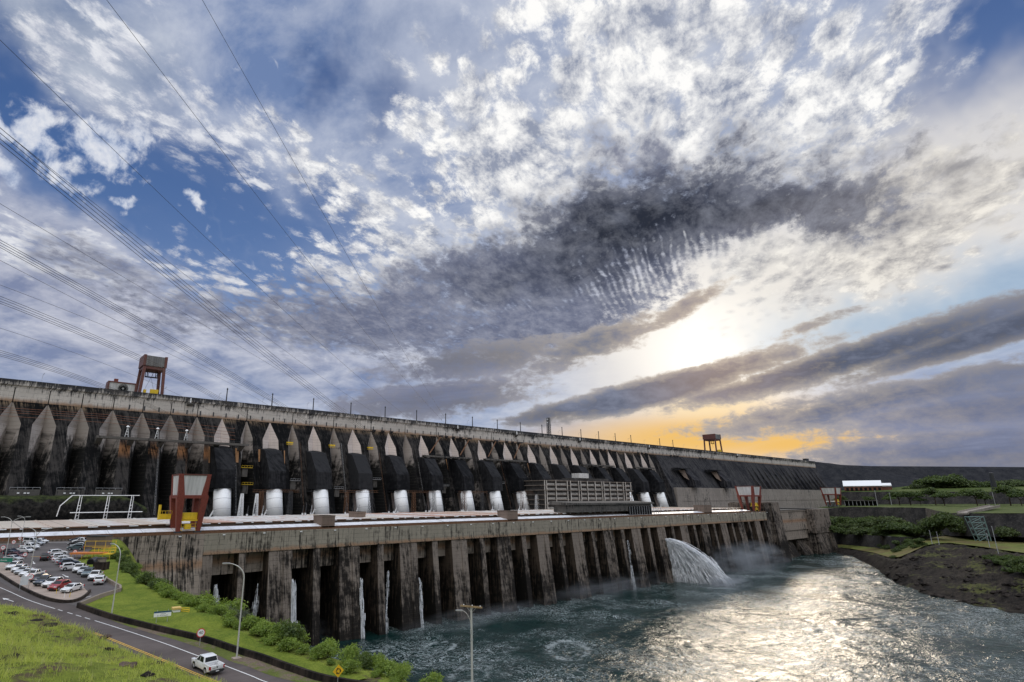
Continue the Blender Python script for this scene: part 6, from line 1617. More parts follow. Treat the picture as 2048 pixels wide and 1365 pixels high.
def car_meshes(kind, paint):
    key = (kind, paint)
    if key in CARMESH: return CARMESH[key]
    s = SPEC[kind]; W = s['W'] / 2; pm = PAINT[paint]; out = []
    def shell(prof, wf, bev, m, name, seg=2):
        n = len(prof); b = MB()
        vs = [Vector((x, -wf(x, z), z)) for x, z in prof] + [Vector((x, wf(x, z), z)) for x, z in prof]
        b.add(vs, [tuple(range(n)), tuple(range(2 * n - 1, n - 1, -1))] + [(i, n + i, n + (i + 1) % n, (i + 1) % n) for i in range(n)])
        return bevel(b.mesh(name, m), bev, seg, 20)
    body = list(s['body'])
    wb_ = lambda x, z: W * (1 - 0.10 * max(0, abs(x) / (s['L'] / 2) - 0.55) / 0.45) * (1 - 0.05 * max(0, z - 0.85) / 0.3)
    # wheel arches cut into the sill line
    sill = body[-1][1]; arch = []
    x0b, x1b = body[-2][0], body[-1][0]
    pts = []
    for wx in s['wb']:
        R_ = s['r'] + 0.07
        for k in range(9):
            a = math.pi * k / 8; pts.append((wx + R_ * math.cos(a), max(sill, s['r'] + R_ * math.sin(a))))
    body = body[:-2] + [(max(p[0] for p in pts) + 0.12, sill)] + pts + [(min(p[0] for p in pts) - 0.1, sill)]
    out.append(('body', shell(body, wb_, 0.045, pm, 'body')))
    zc0 = min(z for x, z in s['cab']); zc1 = max(z for x, z in s['cab'])
    wc = lambda x, z: W * (0.94 - 0.17 * (z - zc0) / (zc1 - zc0))
    cab = s['cab'] + [(s['cab'][-1][0], zc0 - 0.12), (s['cab'][0][0], zc0 - 0.12)]
    out.append(('cabin', shell(cab[::-1], wc, 0.05, pm, 'cabin')))
    b = MB(); c = s['cab']                                            # windows: panes lying just proud of the cabin
    def pane(p, q, r_, t_, e=0.012): b.add((p, q, r_, t_), ((0, 1, 2, 3),))
    def lerp(a, c_, f): return (a[0] + (c_[0] - a[0]) * f, a[1] + (c_[1] - a[1]) * f)
    zb_, zt_ = zc0 + 0.05, zc1 - 0.10
    def edge(p, q, z): f = (z - p[1]) / (q[1] - p[1]) if q[1] != p[1] else 0; return p[0] + (q[0] - p[0]) * f
    rear_x = lambda z: edge(c[0], c[1], min(z, c[1][1])); front_x = lambda z: edge(c[-1], c[-2], min(z, c[-2][1]))
    zs = min(zt_, c[1][1] - 0.03, c[-2][1] - 0.03)
    xs_ = [rear_x(zb_) + 0.22, -0.05 if kind != 'pickup' else 0.28, front_x(zb_) - 0.22]; xt_ = [rear_x(zs) + 0.16, 0.0 if kind != 'pickup' else 0.3, front_x(zs) - 0.14]
    for sy in (-1, 1):
        for i in range(2):
            g = 0.05
            P_ = [(xs_[i] + g, zb_), (xs_[i + 1] - g, zb_), (xt_[i + 1] - g, zs), (xt_[i] + g, zs)]
            pane(*[Vector((x, sy * (wc(x, z) + 0.014), z)) for x, z in (P_ if sy < 0 else P_[::-1])])
    for A, B, dirx in ((c[-1], c[-2], 1), (c[0], c[1], -1)):
        f0, f1 = 0.12, 0.90; p0, p1 = lerp(A, B, f0), lerp(A, B, f1); nx = (B[1] - A[1]); nz = -(B[0] - A[0]); L_ = math.hypot(nx, nz); nx, nz = nx / L_ * dirx * 0.016, nz / L_ * dirx * 0.016
        if nz < 0 and dirx > 0: pass
        ps = [Vector((p0[0] + nx, -wc(*p0) * 0.90, p0[1] + abs(nz))), Vector((p0[0] + nx, wc(*p0) * 0.90, p0[1] + abs(nz))), Vector((p1[0] + nx, wc(*p1) * 0.90, p1[1] + abs(nz))), Vector((p1[0] + nx, -wc(*p1) * 0.90, p1[1] + abs(nz)))]
        pane(*(ps if dirx > 0 else ps[::-1]))
    out.append(('window', b.mesh('window', GLASS)))
    for wx in s['wb']:
        for sy in (-1, 1):
            b = MB(); y = sy * (W - 0.12)
            b.tube((wx, y - 0.11, s['r']), (wx, y + 0.11, s['r']), s['r'], n=18, mi=0)
            b.tube((wx, y + sy * 0.100, s['r']), (wx, y + sy * 0.122, s['r']), s['r'] * 0.62, n=12, mi=1)
            for q in range(5):
                a = 2 * math.pi * q / 5; b.tube((wx, y + sy * 0.124, s['r']), (wx + math.cos(a) * s['r'] * .55, y + sy * 0.124, s['r'] + math.sin(a) * s['r'] * .55), 0.03, n=4, mi=1)
            out.append(('wheel', b.mesh('wheel', [TYRE, RIM])))
    xf, xr = max(p[0] for p in s['body']), min(p[0] for p in s['body']); zf = s['body'][-4][1] if kind != 'pickup' else 0.84; zr_ = s['body'][2][1] - 0.22
    for sy in (-1, 1):
        b = MB(); b.box(xf - 0.30, xf + 0.015, sy * W * 0.70 - 0.2, sy * W * 0.70 + 0.2, zf - 0.02, zf + 0.13); out.append(('headlight', b.mesh('headlight', HLAMP)))
        b = MB(); b.box(xr - 0.02, xr + 0.22, sy * W * 0.84 - 0.11, sy * W * 0.84 + 0.11, zr_ - 0.16, zr_ + 0.14); out.append(('taillight', b.mesh('taillight', TLAMP)))
        b = MB(); mx0 = s['cab'][-1][0] - 0.45; b.box(mx0 - 0.07, mx0 + 0.07, sy * (W + 0.02), sy * (W + 0.2), zc0 + 0.02, zc0 + 0.17); out.append(('mirror', b.mesh('mirror', pm)))
    b = MB(); b.box(xf - 0.02, xf + 0.02, -W * 0.5, W * 0.5, 0.42, 0.62); b.box(xr - 0.015, xr + 0.02, -0.26, 0.26, 0.5, 0.62); b.box(xf - 0.06, xf + 0.012, -W * 0.8, W * 0.8, 0.26, 0.34); out.append(('grille', b.mesh('grille', TRIM)))
    if kind == 'pickup':
        b = MB(); b.box(-2.5, -1.02, -W * 0.82, W * 0.82, 1.165, 1.175); out.append(('load_bed', b.mesh('load_bed', TRIM)))
        b = MB(); b.box(-2.72, -2.6, -W * 0.92, W * 0.92, 0.42, 0.62); out.append(('bumper', b.mesh('bumper', TRIM)))
    CARMESH[key] = out; return out
TILT = math.atan(GK)
def put_on_ground(o, p, heading, off=0.06):
    up = Vector((0, -GK, 1)).normalized(); f = Vector((math.cos(heading), math.sin(heading), 0)); f = (f - up * f.dot(up)).normalized(); l = up.cross(f)
    o.matrix_world = Matrix((( f.x, l.x, up.x, p.x), (f.y, l.y, up.y, p.y), (f.z, l.z, up.z, gz(p.y) + off), (0, 0, 0, 1)))
def car(kind, paint, px_, py_, hpx, label, off=0.1, sc=1.0):
    """px, py: middle of the car's footprint in the photo; hpx: photo point its nose aims at, or a bearing in degrees"""
    p = atG(px_, py_)
    if isinstance(hpx, tuple): q = atG(*hpx); h = math.atan2(q.y - p.y, q.x - p.x)
    else: h = math.radians(hpx)
    o = thing('parked_car' if kind not in ('pickup', 'van') else ('parked_pickup' if kind == 'pickup' else 'parked_van'), label, {'pickup': 'pickup truck', 'van': 'van'}.get(kind, 'car'), (0, 0, 0), 0, 'cars in the car park')
    for n_, me in car_meshes(kind, paint): link(n_, me, o)
    put_on_ground(o, p, h, off); o.matrix_world = o.matrix_world @ Matrix.Scale(1.07, 4); return o
CARS = [
 # front row on the pale pavement, noses towards the road
 ('sedan', 'white', 143, 1184, (118, 1191), 'white sedan nearest the road at the rounded tip of the car park'),
 ('suv', 'red', 117, 1180, (92.0, 1187.2), 'bright red car next to the white sedan at the tip of the car park'),
 ('suv', 'white', 104, 1174, (79.0, 1181.2), 'white car between the red car and the dark blue pickup, nose to the road'),
 ('pickup', 'navy', 90, 1170, (65.0, 1177.2), 'dark blue pickup in the front row, nose to the road'),
 ('sedan', 'black', 78, 1163, (53.0, 1170.2), 'black sedan in the front row behind the round 40 sign'),
 ('pickup', 'white', 67, 1157, (42.0, 1164.2), 'white pickup right behind the round 40 sign in the front row'),
 ('sedan', 'white', 56, 1152, (31.0, 1159.2), 'white sedan in the front row, second left of the round 40 sign'),
 ('sedan', 'silver', 46, 1148, (21.0, 1155.2), 'silver sedan in the front row between two white ones'),
 ('hatch', 'white', 38, 1144, (13.0, 1151.2), 'white hatchback in the front row beside the leftmost white off-roader'),
 ('suv', 'white', 27, 1139, (2.0, 1146.2), 'white off-roader with dark bumper, leftmost of the front row'),
 # right row
 ('suv', 'white', 199, 1168, (208.0, 1159.0), 'white off-roader seen from behind, at the lower end of the right row'),
 ('pickup', 'white', 190, 1159, (175.0, 1168.0), 'white pickup facing the viewer, next to the last car of the right row'),
 ('suv', 'teal', 175, 1153, (160.0, 1162.0), 'grey green off-roader in the right row beside the silver hatchback'),
 ('hatch', 'silver', 166, 1148, (151.0, 1157.0), 'silver hatchback in the right row, nose to the aisle'),
 ('pickup', 'white', 158, 1144, (143.0, 1153.0), 'white pickup in the right row just past the white off-roader seen side on'),
 ('suv', 'white', 141, 1141, (165, 1139), 'white off-roader seen side on in the middle of the right row'),
 ('suv', 'navy', 137, 1133, (160, 1131), 'dark blue car just behind the white off-roader seen side on'),
 ('sedan', 'silver', 131, 1129, (155, 1127), 'silver sedan in the right row behind the dark blue car'),
 ('sedan', 'white', 124, 1124, (148, 1122), 'white sedan in the right row, third behind the dark blue car'),
 ('hatch', 'white', 118, 1119, (142, 1117), 'white hatchback in the right row right of the black off-roader'),
 ('suv', 'white', 114, 1112, (138, 1110), 'tall white off-roader at the upper end of the right row'),
 ('suv', 'black', 89, 1121, (103.0, 1107.0), 'black off-roader with red tail lamps standing in the aisle'),
 # upper left
 ('sedan', 'white', 50, 1106, (70, 1107), 'white sedan seen side on at the upper left of the aisle'),
 ('pickup', 'white', 58, 1100, (80, 1101), 'white pickup behind the white sedan at the upper left'),
 ('hatch', 'white', 62, 1096, (84, 1097), 'white hatchback second behind the sedan at the upper left'),
 ('sedan', 'silver', 72, 1091, (94, 1092), 'silver sedan beside the white van at the upper left'),
 ('van', 'white', 62, 1088, (84, 1089), 'white van in the upper left of the car park'),
 ('hatch', 'white', 82, 1087, (104, 1088), 'white hatchback farthest back, beside the white van'),
 ('sedan', 'silver', 25, 1123, (48, 1124), 'silver grey sedan behind the green road sign at the left edge'),
 ('hatch', 'maroon', 34, 1117, (56, 1118), 'dark red hatchback behind the silver grey sedan at left'),
 ('sedan', 'navy', 26, 1113, (48, 1114), 'dark blue sedan in the left group beside the dark red hatchback'),
 ('sedan', 'black', 20, 1109, (42, 1110), 'black sedan farthest back in the left group'),
 # upper right, by the railed platform
 ('suv', 'teal', 152, 1101, (132, 1101), 'grey green car nearest the orange platform'),
 ('sedan', 'silver', 158, 1096, (138, 1096), 'silver sedan behind the grey green car at the upper right'),
 ('sedan', 'black', 153, 1092, (133, 1092), 'black sedan in the upper right group, in the middle'),
 ('pickup', 'white', 163, 1088, (143, 1088), 'white pickup in the upper right group beside the brown kiosk'),
 ('sedan', 'navy', 156, 1084.5, (136, 1084.5), 'dark car farthest back in the upper right group'),
 ('hatch', 'black', 178, 1085, (158, 1085), 'small black hatchback close to the brown kiosk'),
]
for c_ in CARS: car(*c_)
# ---- the white pickup driving up the road
pk = thing('pickup_truck', 'white double cab pickup truck driving up the road beside the barrier wall', 'pickup truck')
s = SPEC['pickup']; W = 0.96
WP = PAINT['white']
pk_parts = car_meshes('pickup', 'white')
keep = [(n_, me) for n_, me in pk_parts if n_ in ('window', 'wheel', 'headlight', 'mirror', 'grille')]
for n_, me in keep:
    if n_ == 'wheel': link('wheel', me, pk)
    else: link(n_, me, pk)
# body split so that the load bed is a real open box
def side_shell(name, prof, wf, m, bev=0.05):
    n = len(prof); b = MB(); vs = [Vector((x, -wf(x, z), z)) for x, z in prof] + [Vector((x, wf(x, z), z)) for x, z in prof]
    b.add(vs, [tuple(range(n)), tuple(range(2 * n - 1, n - 1, -1))] + [(i, n + i, n + (i + 1) % n, (i + 1) % n) for i in range(n)])
    return link(name, bevel(b.mesh(name, m), bev, 2, 20), pk)
def arch(wx, R_=0.47, r_=0.40): return [(wx + R_ * math.cos(math.pi * k / 8), max(0.38, r_ + R_ * math.sin(math.pi * k / 8))) for k in range(9)]
wbf = lambda x, z: W * (1 - 0.10 * max(0, abs(x) / 2.62 - 0.6) / 0.4) * (1 - 0.06 * max(0, z - 0.9) / 0.3)
front = [(-.92, 0.42), (-.92, 1.15), (1.15, 1.13), (2.2, 1.02), (2.56, .82), (2.62, .5), (2.2, .40)] + arch(1.62) + [(1.0, .38)]
side_shell('body', front, wbf, WP)
side_shell('cabin', [(-.98, 1.12), (-.72, 1.74), (.25, 1.82), (.7, 1.76), (1.45, 1.12), (1.45, 1.0), (-.98, 1.0)], lambda x, z: W * (0.94 - 0.17 * (z - 1.12) / .70) - 0.006, WP, 0.05)
b = MB()
for sy in (-1, 1):
    prof = [(-2.6, .55), (-2.62, 1.16), (-.935, 1.16), (-.935, .42)] + [(x, z) for x, z in arch(-1.48)] + [(-2.1, .42)]
    n = len(prof); ys = (sy * W * 0.97, sy * W * 0.84)
    vs = [Vector((x, ys[0], z)) for x, z in prof] + [Vector((x, ys[1], z)) for x, z in prof]
    b.add(vs, [tuple(range(n)), tuple(range(2 * n - 1, n - 1, -1))] + [(i, n + i, n + (i + 1) % n, (i + 1) % n) for i in range(n)])
link('bed_side', bevel(b.mesh('bed_side', WP), 0.02, 2, 25), pk)
b = MB(); b.box(-2.56, -.95, -W * .84, W * .84, 0.70, 0.74); b.box(-2.0, -1.0, -W * .84, -W * .66, .74, .95); b.box(-2.0, -1.0, W * .66, W * .84, .74, .95); b.build('load_bed', plain('pale_bed_liner', (0.55, 0.55, 0.55), 0.6), pk)
b = MB(); b.box(-2.64, -2.56, -W * .83, W * .83, 0.66, 1.15); tg = link('tailgate', bevel(b.mesh('tailgate', WP), 0.015, 2), pk)
b = MB(); b.box(-2.655, -2.645, -0.12, 0.12, 0.98, 1.04); b.build('handle', TRIM, tg)
FR = Matrix(((0, 0, -1, -2.646), (-1, 0, 0, 0), (0, 1, 0, 0), (0, 0, 0, 1)))
inkd = plain('dark_lettering', (0.03, 0.03, 0.035), 0.6)
font('lettering', 'Itaipu', 0.20, inkd, tg, Matrix.Translation((0, 0.36, 0.90)) @ FR); font('lettering', 'V6 4x4', 0.13, inkd, tg, Matrix.Translation((0, -0.52, 0.98)) @ FR) if False else None
b = MB(); b.tube((-2.65, 0, 0.88), (-2.64, 0, 0.88), 0.075, n=14); b.build('badge', inkd, tg)
for sy in (-1, 1):
    b = MB(); b.box(-2.655, -2.42, sy * W * .90 - .075, sy * W * .90 + .085, .72, 1.10); b.build('taillight', TLAMP, pk)
b = MB(); b.box(-2.78, -2.62, -W * .95, W * .95, .46, .62); b.box(-2.74, -2.64, -W * .8, W * .8, .36, .46); bp = b.build('bumper', TRIM, pk)
b = MB(); b.box(-2.79, -2.78, -.2, .2, .50, .60); b.build('number_plate', M['white'], bp)
b = MB()
for sy in (-1, 1):
    for wx in (1.62, -1.48):
        pts = [(wx + 0.50 * math.cos(math.pi * k / 10), 0.40 + 0.50 * math.sin(math.pi * k / 10)) for k in range(11)]
        b.path([Vector((x, sy * (W * .965), z)) for x, z in pts], 0.05, 6)
b.build('wheel_arch', WP, pk)
b = MB()
for sy in (-1, 1): b.box(-0.95, 1.05, sy * W * .90 - .04, sy * W * .90 + .04, .34, .40)
b.build('side_step', TRIM, pk)
b = MB()
for sy in (-1, 1):
    for x in (0.05, -0.85): b.box(x, x + .16, sy * (W * .955) - .012, sy * (W * .955) + .03, .99, 1.02)
b.build('door_handle', WP, pk)
b = MB()
for sy in (-1, 1):
    b.box(.30, .315, sy * (W * 0.962) - .004, sy * (W * 0.962) + .004, .46, 1.08); b.box(-.72, -.705, sy * (W * 0.962) - .004, sy * (W * 0.962) + .004, .5, 1.08)
b.build('door_gap', TRIM, pk)
for sy in (-1, 1):
    Mx = Matrix.Translation((0.75, sy * (W * .97), .86)) @ (Matrix.Rotation(math.pi / 2, 4, 'X') if sy < 0 else Matrix.Rotation(math.pi, 4, 'Z') @ Matrix.Rotation(math.pi / 2, 4, 'X'))
    font('lettering', 'Itaipu', 0.15, inkd, pk, Mx)
pa, pb = atG(407, 1347), atG(386, 1335)
pc = atG(413, 1341)
put_on_ground(pk, pc, math.atan2(WHT[60].y - WHT[66].y, WHT[60].x - WHT[66].x) if False else math.atan2(pb.y - pa.y, pb.x - pa.x), 0.03)
pk.matrix_world = pk.matrix_world @ Matrix.Scale(1.06, 4)
# ---------------------------------------------------------------- street lamps
LAMPM = plain('pale_lamp_steel', (0.50, 0.49, 0.47), 0.5, metal=0.1)
def facing(dx, dy): return math.atan2(dy, dx)
CAMR = math.atan2(RY, RX)                      # bearing of "right in the picture"
def street_lamp(label, p, h, arms, r=0.11, base=True):
    """arms: (bearing, reach)"""
    o = thing('street_lamp', label, 'street lamp', p, 0, 'street lamps on the left bank')
    b = MB(); b.tube((0, 0, -0.3), (0, 0, h * 0.84), r, r * 0.62, n=10); b.build('pole', LAMPM, o)
    if base: b = MB(); b.box(-.55, .55, -.55, .55, -.3, .22); b.build('base_block', M['pave'], o)
    for br, reach in arms:
        c, s_ = math.cos(br), math.sin(br); b = MB()
        pts = []
        for k in range(9):
            t_ = k / 8; pts.append((c * reach * (1 - math.cos(t_ * 1.45)) / (1 - math.cos(1.45)), s_ * reach * (1 - math.cos(t_ * 1.45)) / (1 - math.cos(1.45)), h * 0.84 + h * 0.16 * math.sin(t_ * 1.45) / math.sin(1.45)))
        b.path(pts, [r * 0.6] * 6 + [r * 0.5] * 3, 6); b.build('arm', LAMPM, o)
        b = MB(); Mx = Matrix.Translation((c * reach, s_ * reach, h)) @ Matrix.Rotation(br, 4, 'Z')
        b.prism([(-.15, -.14), (.75, -.17), (.95, 0), (.75, .17), (-.15, .14)], -0.08, 0.10, M=Mx); b.build('lamp_head', M['steel'], o)
    return o
L_ = CAMR + math.pi
street_lamp('tall street lamp curving left beside the white pickup on the road', atG(473, 1319), 12.7, [(L_ + 0.15, 2.3)], 0.13)
street_lamp('tall street lamp at the barrier wall below the car park, arm curving left', atG(222, 1236), 12.2, [(L_ - 0.5, 2.6)], 0.12, False)
street_lamp('double armed street lamp among the front row of parked cars', atG(56, 1163), 11.6, [(L_, 2.4), (CAMR + 0.3, 4.2)], 0.11, False)
street_lamp('double armed street lamp near the left edge behind the green sign', atG(10, 1116), 11.0, [(L_, 2.6), (CAMR + 0.3, 3.4)], 0.11, False)
street_lamp('slim street lamp farthest back by the car park entrance at left', atG(40, 1090), 9.0, [(L_, 1.8)], 0.09, False)
pl_ = atG(945, 1425)
o = thing('street_lamp', 'tall grey lamp post with a wooden crossarm standing in front of the river', 'street lamp', pl_)
top = atD(948, 1213, math.hypot(pl_.x, pl_.y)).z - pl_.z
b = MB(); b.tube((0, 0, -1), (0, 0, top), 0.15, 0.115, n=14); b.build('pole', LAMPM, o)
c, s_ = math.cos(CAMR), math.sin(CAMR)
ax = CAMR - 0.35; ca_, sa_ = math.cos(ax), math.sin(ax)
wood = plain('weathered_timber', (0.30, 0.215, 0.12), 0.85, var=0.3, scale=6)
b = MB(); Mx = Matrix.Translation((0.05 * c, 0.05 * s_, top - 0.02)) @ Matrix.Rotation(ax, 4, 'Z') @ Matrix.Rotation(math.radians(1.5), 4, 'Y')
b.box(-1.35, 1.35, -.22, -.08, -.09, .09, M=Mx); b.build('crossarm', wood, o)
for x in (-0.95, 0.1, 1.1):
    b = MB(); b.tube(Mx @ Vector((x, -.15, .09)), Mx @ Vector((x, -.15, .2)), 0.055, n=8); b.build('insulator', M['white'], o)
b = MB(); b.tube(Mx @ Vector((-.6, -.15, -.08)), (0, 0, top - .75), 0.025, n=5); b.tube(Mx @ Vector((.6, -.15, -.08)), (0, 0, top - .75), 0.025, n=5); b.box(-.1, .12, -.2, -.1, top - .3, top - .08); b.build('brace', M['steel'], o)
b = MB(); pts = [(-1.25 * c * (1 - math.cos(t_ * 1.5)), -1.25 * s_ * (1 - math.cos(t_ * 1.5)), top - 2.6 + 2.15 * math.sin(t_ * 1.5)) for t_ in [k / 10 for k in range(11)]]
b.path(pts, 0.035, 7); b.build('arm', LAMPM, o)
e = Vector(pts[-1]); b = MB(); Mx = Matrix.Translation(e) @ Matrix.Rotation(CAMR + math.pi, 4, 'Z')
b.prism([(-.1, -.09), (.1, -.12), (.65, -.09), (.72, 0), (.65, .09), (.1, .12), (-.1, .09)], -.05, .08, M=Mx); b.build('lamp_head', M['steel'], o)
for za, zb2_ in ((3.0, 2.5), (3.7, 3.5)): b = MB(); b.tube((0, 0, top - za), (0, 0, top - zb2_), 0.162, n=12); b.build('clamp', M['steel'], o)
# ---------------------------------------------------------------- signs
SIGNR = plain('red_sign_paint', (0.60, 0.03, 0.035), 0.5)
SIGNY = plain('yellow_sign_paint', (0.80, 0.48, 0.015), 0.5)
SIGNG = plain('green_sign_paint', (0.015, 0.20, 0.13), 0.5)
SIGNB = plain('blue_sign_paint', (0.01, 0.07, 0.16), 0.5)
INK = plain('black_sign_paint', (0.012, 0.012, 0.014), 0.6)
def sign_frame(bearing):
    """columns: across, up, towards the reader; bearing is where the face looks"""
    n = Vector((math.cos(bearing), math.sin(bearing), 0)); u = Vector((0, 0, 1)); a = u.cross(n)
    return Matrix(((a.x, u.x, n.x, 0), (a.y, u.y, n.y, 0), (a.z, u.z, n.z, 0), (0, 0, 0, 1)))
def disc(b, R_, z, r0=0.0, n=28, mi=None, M=None, t=0.012):
    vs = [Vector((R_ * math.cos(2 * math.pi * k / n), R_ * math.sin(2 * math.pi * k / n), zz)) for zz in (z - t, z) for k in range(n)]
    if M is not None: vs = [M @ v for v in vs]
    b.add(vs, [tuple(range(n - 1, -1, -1)), tuple(range(n, 2 * n))] + [(k, (k + 1) % n, n + (k + 1) % n, n + k) for k in range(n)], mi)
def speed_sign(label, p, h, R_, bearing):
    o = thing('speed_sign', label, 'road sign', p, 0, 'round 40 speed limit signs')
    b = MB(); b.tube((0, 0, -.2), (0, 0, h + R_ * .6), 0.045, n=8); b.build('post', M['steel'], o)
    F_ = Matrix.Translation((0, 0, h)) @ sign_frame(bearing) @ Matrix.Translation((0, 0, .06))
    b = MB(); disc(b, R_, 0.0, M=F_); b.build('border', SIGNR, o)
    b = MB(); disc(b, R_ * .80, 0.016, M=F_); b.build('face', M['white'], o)
    font('number', '40', R_ * 1.02, INK, o, F_ @ Matrix.Translation((0, 0.02, 0.022)))
    return o
tow = math.atan2(-HY, -HX)
p = atG(399, 1292)
hs = atD(403, 1266, math.hypot(p.x, p.y)).z - p.z
speed_sign('round red rimmed 40 sign on the verge right above the driving pickup', p, hs, 0.62, tow + 0.55)
for (bx, by, cx_, cy_, R_, lab) in ((56, 1181, 58.5, 1154, 0.62, 'round red rimmed 40 sign in front of the first parked row'), (148, 1117, 148, 1104, 0.5, 'round red rimmed 40 sign beside the orange platform'),
       (48, 1122, 48, 1109.5, 0.55, 'round red rimmed 40 sign at the left parked group'), (25, 1098, 25, 1084.5, 0.6, 'round red rimmed 40 sign by the white kerb at upper left'), (37, 1092, 37, 1077.5, 0.5, 'round red rimmed 40 sign farthest back, in front of the white canopy'), (3, 1112, 2, 1096, 0.65, 'round red rimmed 40 sign cut by the left edge')):
    p = atG(bx, by); hs = atD(cx_, cy_, math.hypot(p.x, p.y)).z - p.z
    speed_sign(lab, p, hs, R_, tow + 0.35)
p = atG(675, 1372); D_ = math.hypot(p.x, p.y); hs = atD(680, 1342, D_).z - p.z
o = thing('warning_sign', 'yellow diamond roundabout warning sign with black circling arrows beside the barrier wall', 'road sign', p)
b = MB(); b.tube((0, 0, -.5), (0, 0, hs + .2), 0.04, n=8); b.build('post', M['steel'], o)
F_ = Matrix.Translation((0, 0, hs)) @ sign_frame(tow + 0.55) @ Matrix.Translation((0, 0, .06))
b = MB(); s2 = 0.74
vs = [F_ @ Vector(v) for zz in (-.012, 0) for v in ((0, -s2, zz), (s2, 0, zz), (0, s2, zz), (-s2, 0, zz))]; b.add(vs, ((3, 2, 1, 0), (4, 5, 6, 7), (0, 1, 5, 4), (1, 2, 6, 5), (2, 3, 7, 6), (3, 0, 4, 7))); b.build('face', SIGNY, o)
b = MB()
for k in range(3):
    a0 = math.radians(90 + 120 * k - 20); pts = [F_ @ Vector((0.27 * math.cos(a0 - t_ * 1.15), 0.27 * math.sin(a0 - t_ * 1.15), 0.012)) for t_ in [i / 6 for i in range(7)]]
    b.path(pts, 0.05, 6)
    a1 = a0 - 1.2; c1 = Vector((0.27 * math.cos(a1), 0.27 * math.sin(a1), 0.02)); tt_ = Vector((math.sin(a1), -math.cos(a1), 0)); nn_ = Vector((math.cos(a1), math.sin(a1), 0))
    b.add([F_ @ (c1 + nn_ * .14), F_ @ (c1 - nn_ * .14), F_ @ (c1 + tt_ * .20)], ((0, 1, 2), (2, 1, 0)))
b.build('arrow', INK, o)
p = atG(323, 1246); D_ = math.hypot(p.x, p.y); z1 = atD(314, 1237, D_).z
o = thing('information_board', 'white information board with a blue top band on two posts on the lawn', 'sign board', (p.x, p.y, ghz(p.x, p.y)))
zb_ = 1.0; brg = tow + 0.50
F_ = Matrix.Translation((0, 0, zb_)) @ sign_frame(brg)
b = MB()
for x in (-.85, .85): b.tube((F_ @ Vector((x, 0, -.03))) - Vector((0, 0, zb_ + .3)), F_ @ Vector((x, 1.1, -.03)), 0.045, n=6)
b.build('post', M['steel'], o)
b = MB(); b.box(-1.35, 1.35, 0, 0.62, 0, .03, M=F_); b.build('face', M['white'], o)
b = MB(); b.box(-1.35, 1.35, 0.622, 0.86, 0, .034, M=F_); b.build('top_band', SIGNB, o)
font('lettering', 'MIRANTE', 0.20, INK, o, F_ @ Matrix.Translation((0.1, 0.43, .035))); font('lettering', 'DO VERTEDOURO', 0.20, INK, o, F_ @ Matrix.Translation((0, 0.17, .035)))
p = atG(6, 1141); D_ = math.hypot(p.x, p.y); zb_ = atD(6, 1125, D_).z - p.z
o = thing('direction_sign', 'green direction sign with white lettering cut by the left edge of the picture', 'road sign', p)
F_ = Matrix.Translation((0, 0, zb_)) @ sign_frame(tow + 0.1)
b = MB()
for x in (-1.6, 1.2): b.tube((F_ @ Vector((x, 0, -.05))) - Vector((0, 0, zb_ + .3)), F_ @ Vector((x, .6, -.05)), 0.06, n=6)
b.build('post', M['steel'], o)
b = MB(); b.box(-2.6, 1.75, 0, .95, 0, .04, M=F_); b.build('face', SIGNG, o)
font('lettering', 'Mirante', 0.5, M['white'], o, F_ @ Matrix.Translation((-.3, .47, .045)))
for k, (bx, by) in enumerate(((45, 1183),)):
    p = atG(bx, by); o = thing('notice_board', 'blank white notice board on two legs left of the round 40 sign in front', 'sign board', p)
    F_ = Matrix.Translation((0, 0, 1.2)) @ sign_frame(tow + .2)
    b = MB(); b.box(-.75, .75, 0, 1.7, 0, .06, M=F_); b.build('face', plain('greyish_panel', (0.6, 0.62, 0.66), 0.5), o)
    b = MB()
    for x in (-.65, .65): b.tube((F_ @ Vector((x, 0, 0))) - Vector((0, 0, 1.3)), F_ @ Vector((x, 1, -.02)), 0.05, n=6)
    b.build('leg', M['steel'], o)
for k, (bx, by) in enumerate(((112, 1189), (128, 1197), (139, 1196))):
    p = atG(bx, by); o = thing('bollard', '%s small yellow post from the left around the white sedan at the car park tip' % ORD[k], 'bollard', p, 0, 'small posts at the car park tip')
    b = MB(); b.tube((0, 0, 0), (0, 0, 1.0), 0.05, n=8); b.build('post', M['yellow'] if k != 1 else M['white'], o)
    b = MB(); b.tube((0, 0, -.1), (0, 0, .08), 0.22, n=10); b.build('foot', M['yellow'] if k != 1 else M['white'], o)
p = atG(352, 1224); p.z = ghz(p.x, p.y)
o = thing('manhole_housing', 'small yellow and white valve housing at the lawn edge by the shrubs', 'valve housing', p, tow + .6)
b = MB(); b.box(-.7, .7, -.6, .6, -.2, .55); b.build('wall', M['white'], o)
b = MB(); b.box(-.85, .85, -.75, .75, .55, .85); b.build('cover', plain('cream_yellow_cover', (0.65, 0.45, 0.14), 0.6), o)
b = MB()
for z in (.25, .55): b.tube((-.7, .7, z), (.4, 2.2, z), 0.06, n=5); b.tube((.7, .7, z), (1.4, 2.0, z - .2), 0.06, n=5)
b.tube((.4, 2.2, -.2), (.4, 2.2, .6), 0.05, n=5); b.tube((1.4, 2.0, -.2), (1.4, 2.0, .5), 0.05, n=5); b.build('railing', M['yellow'], o)
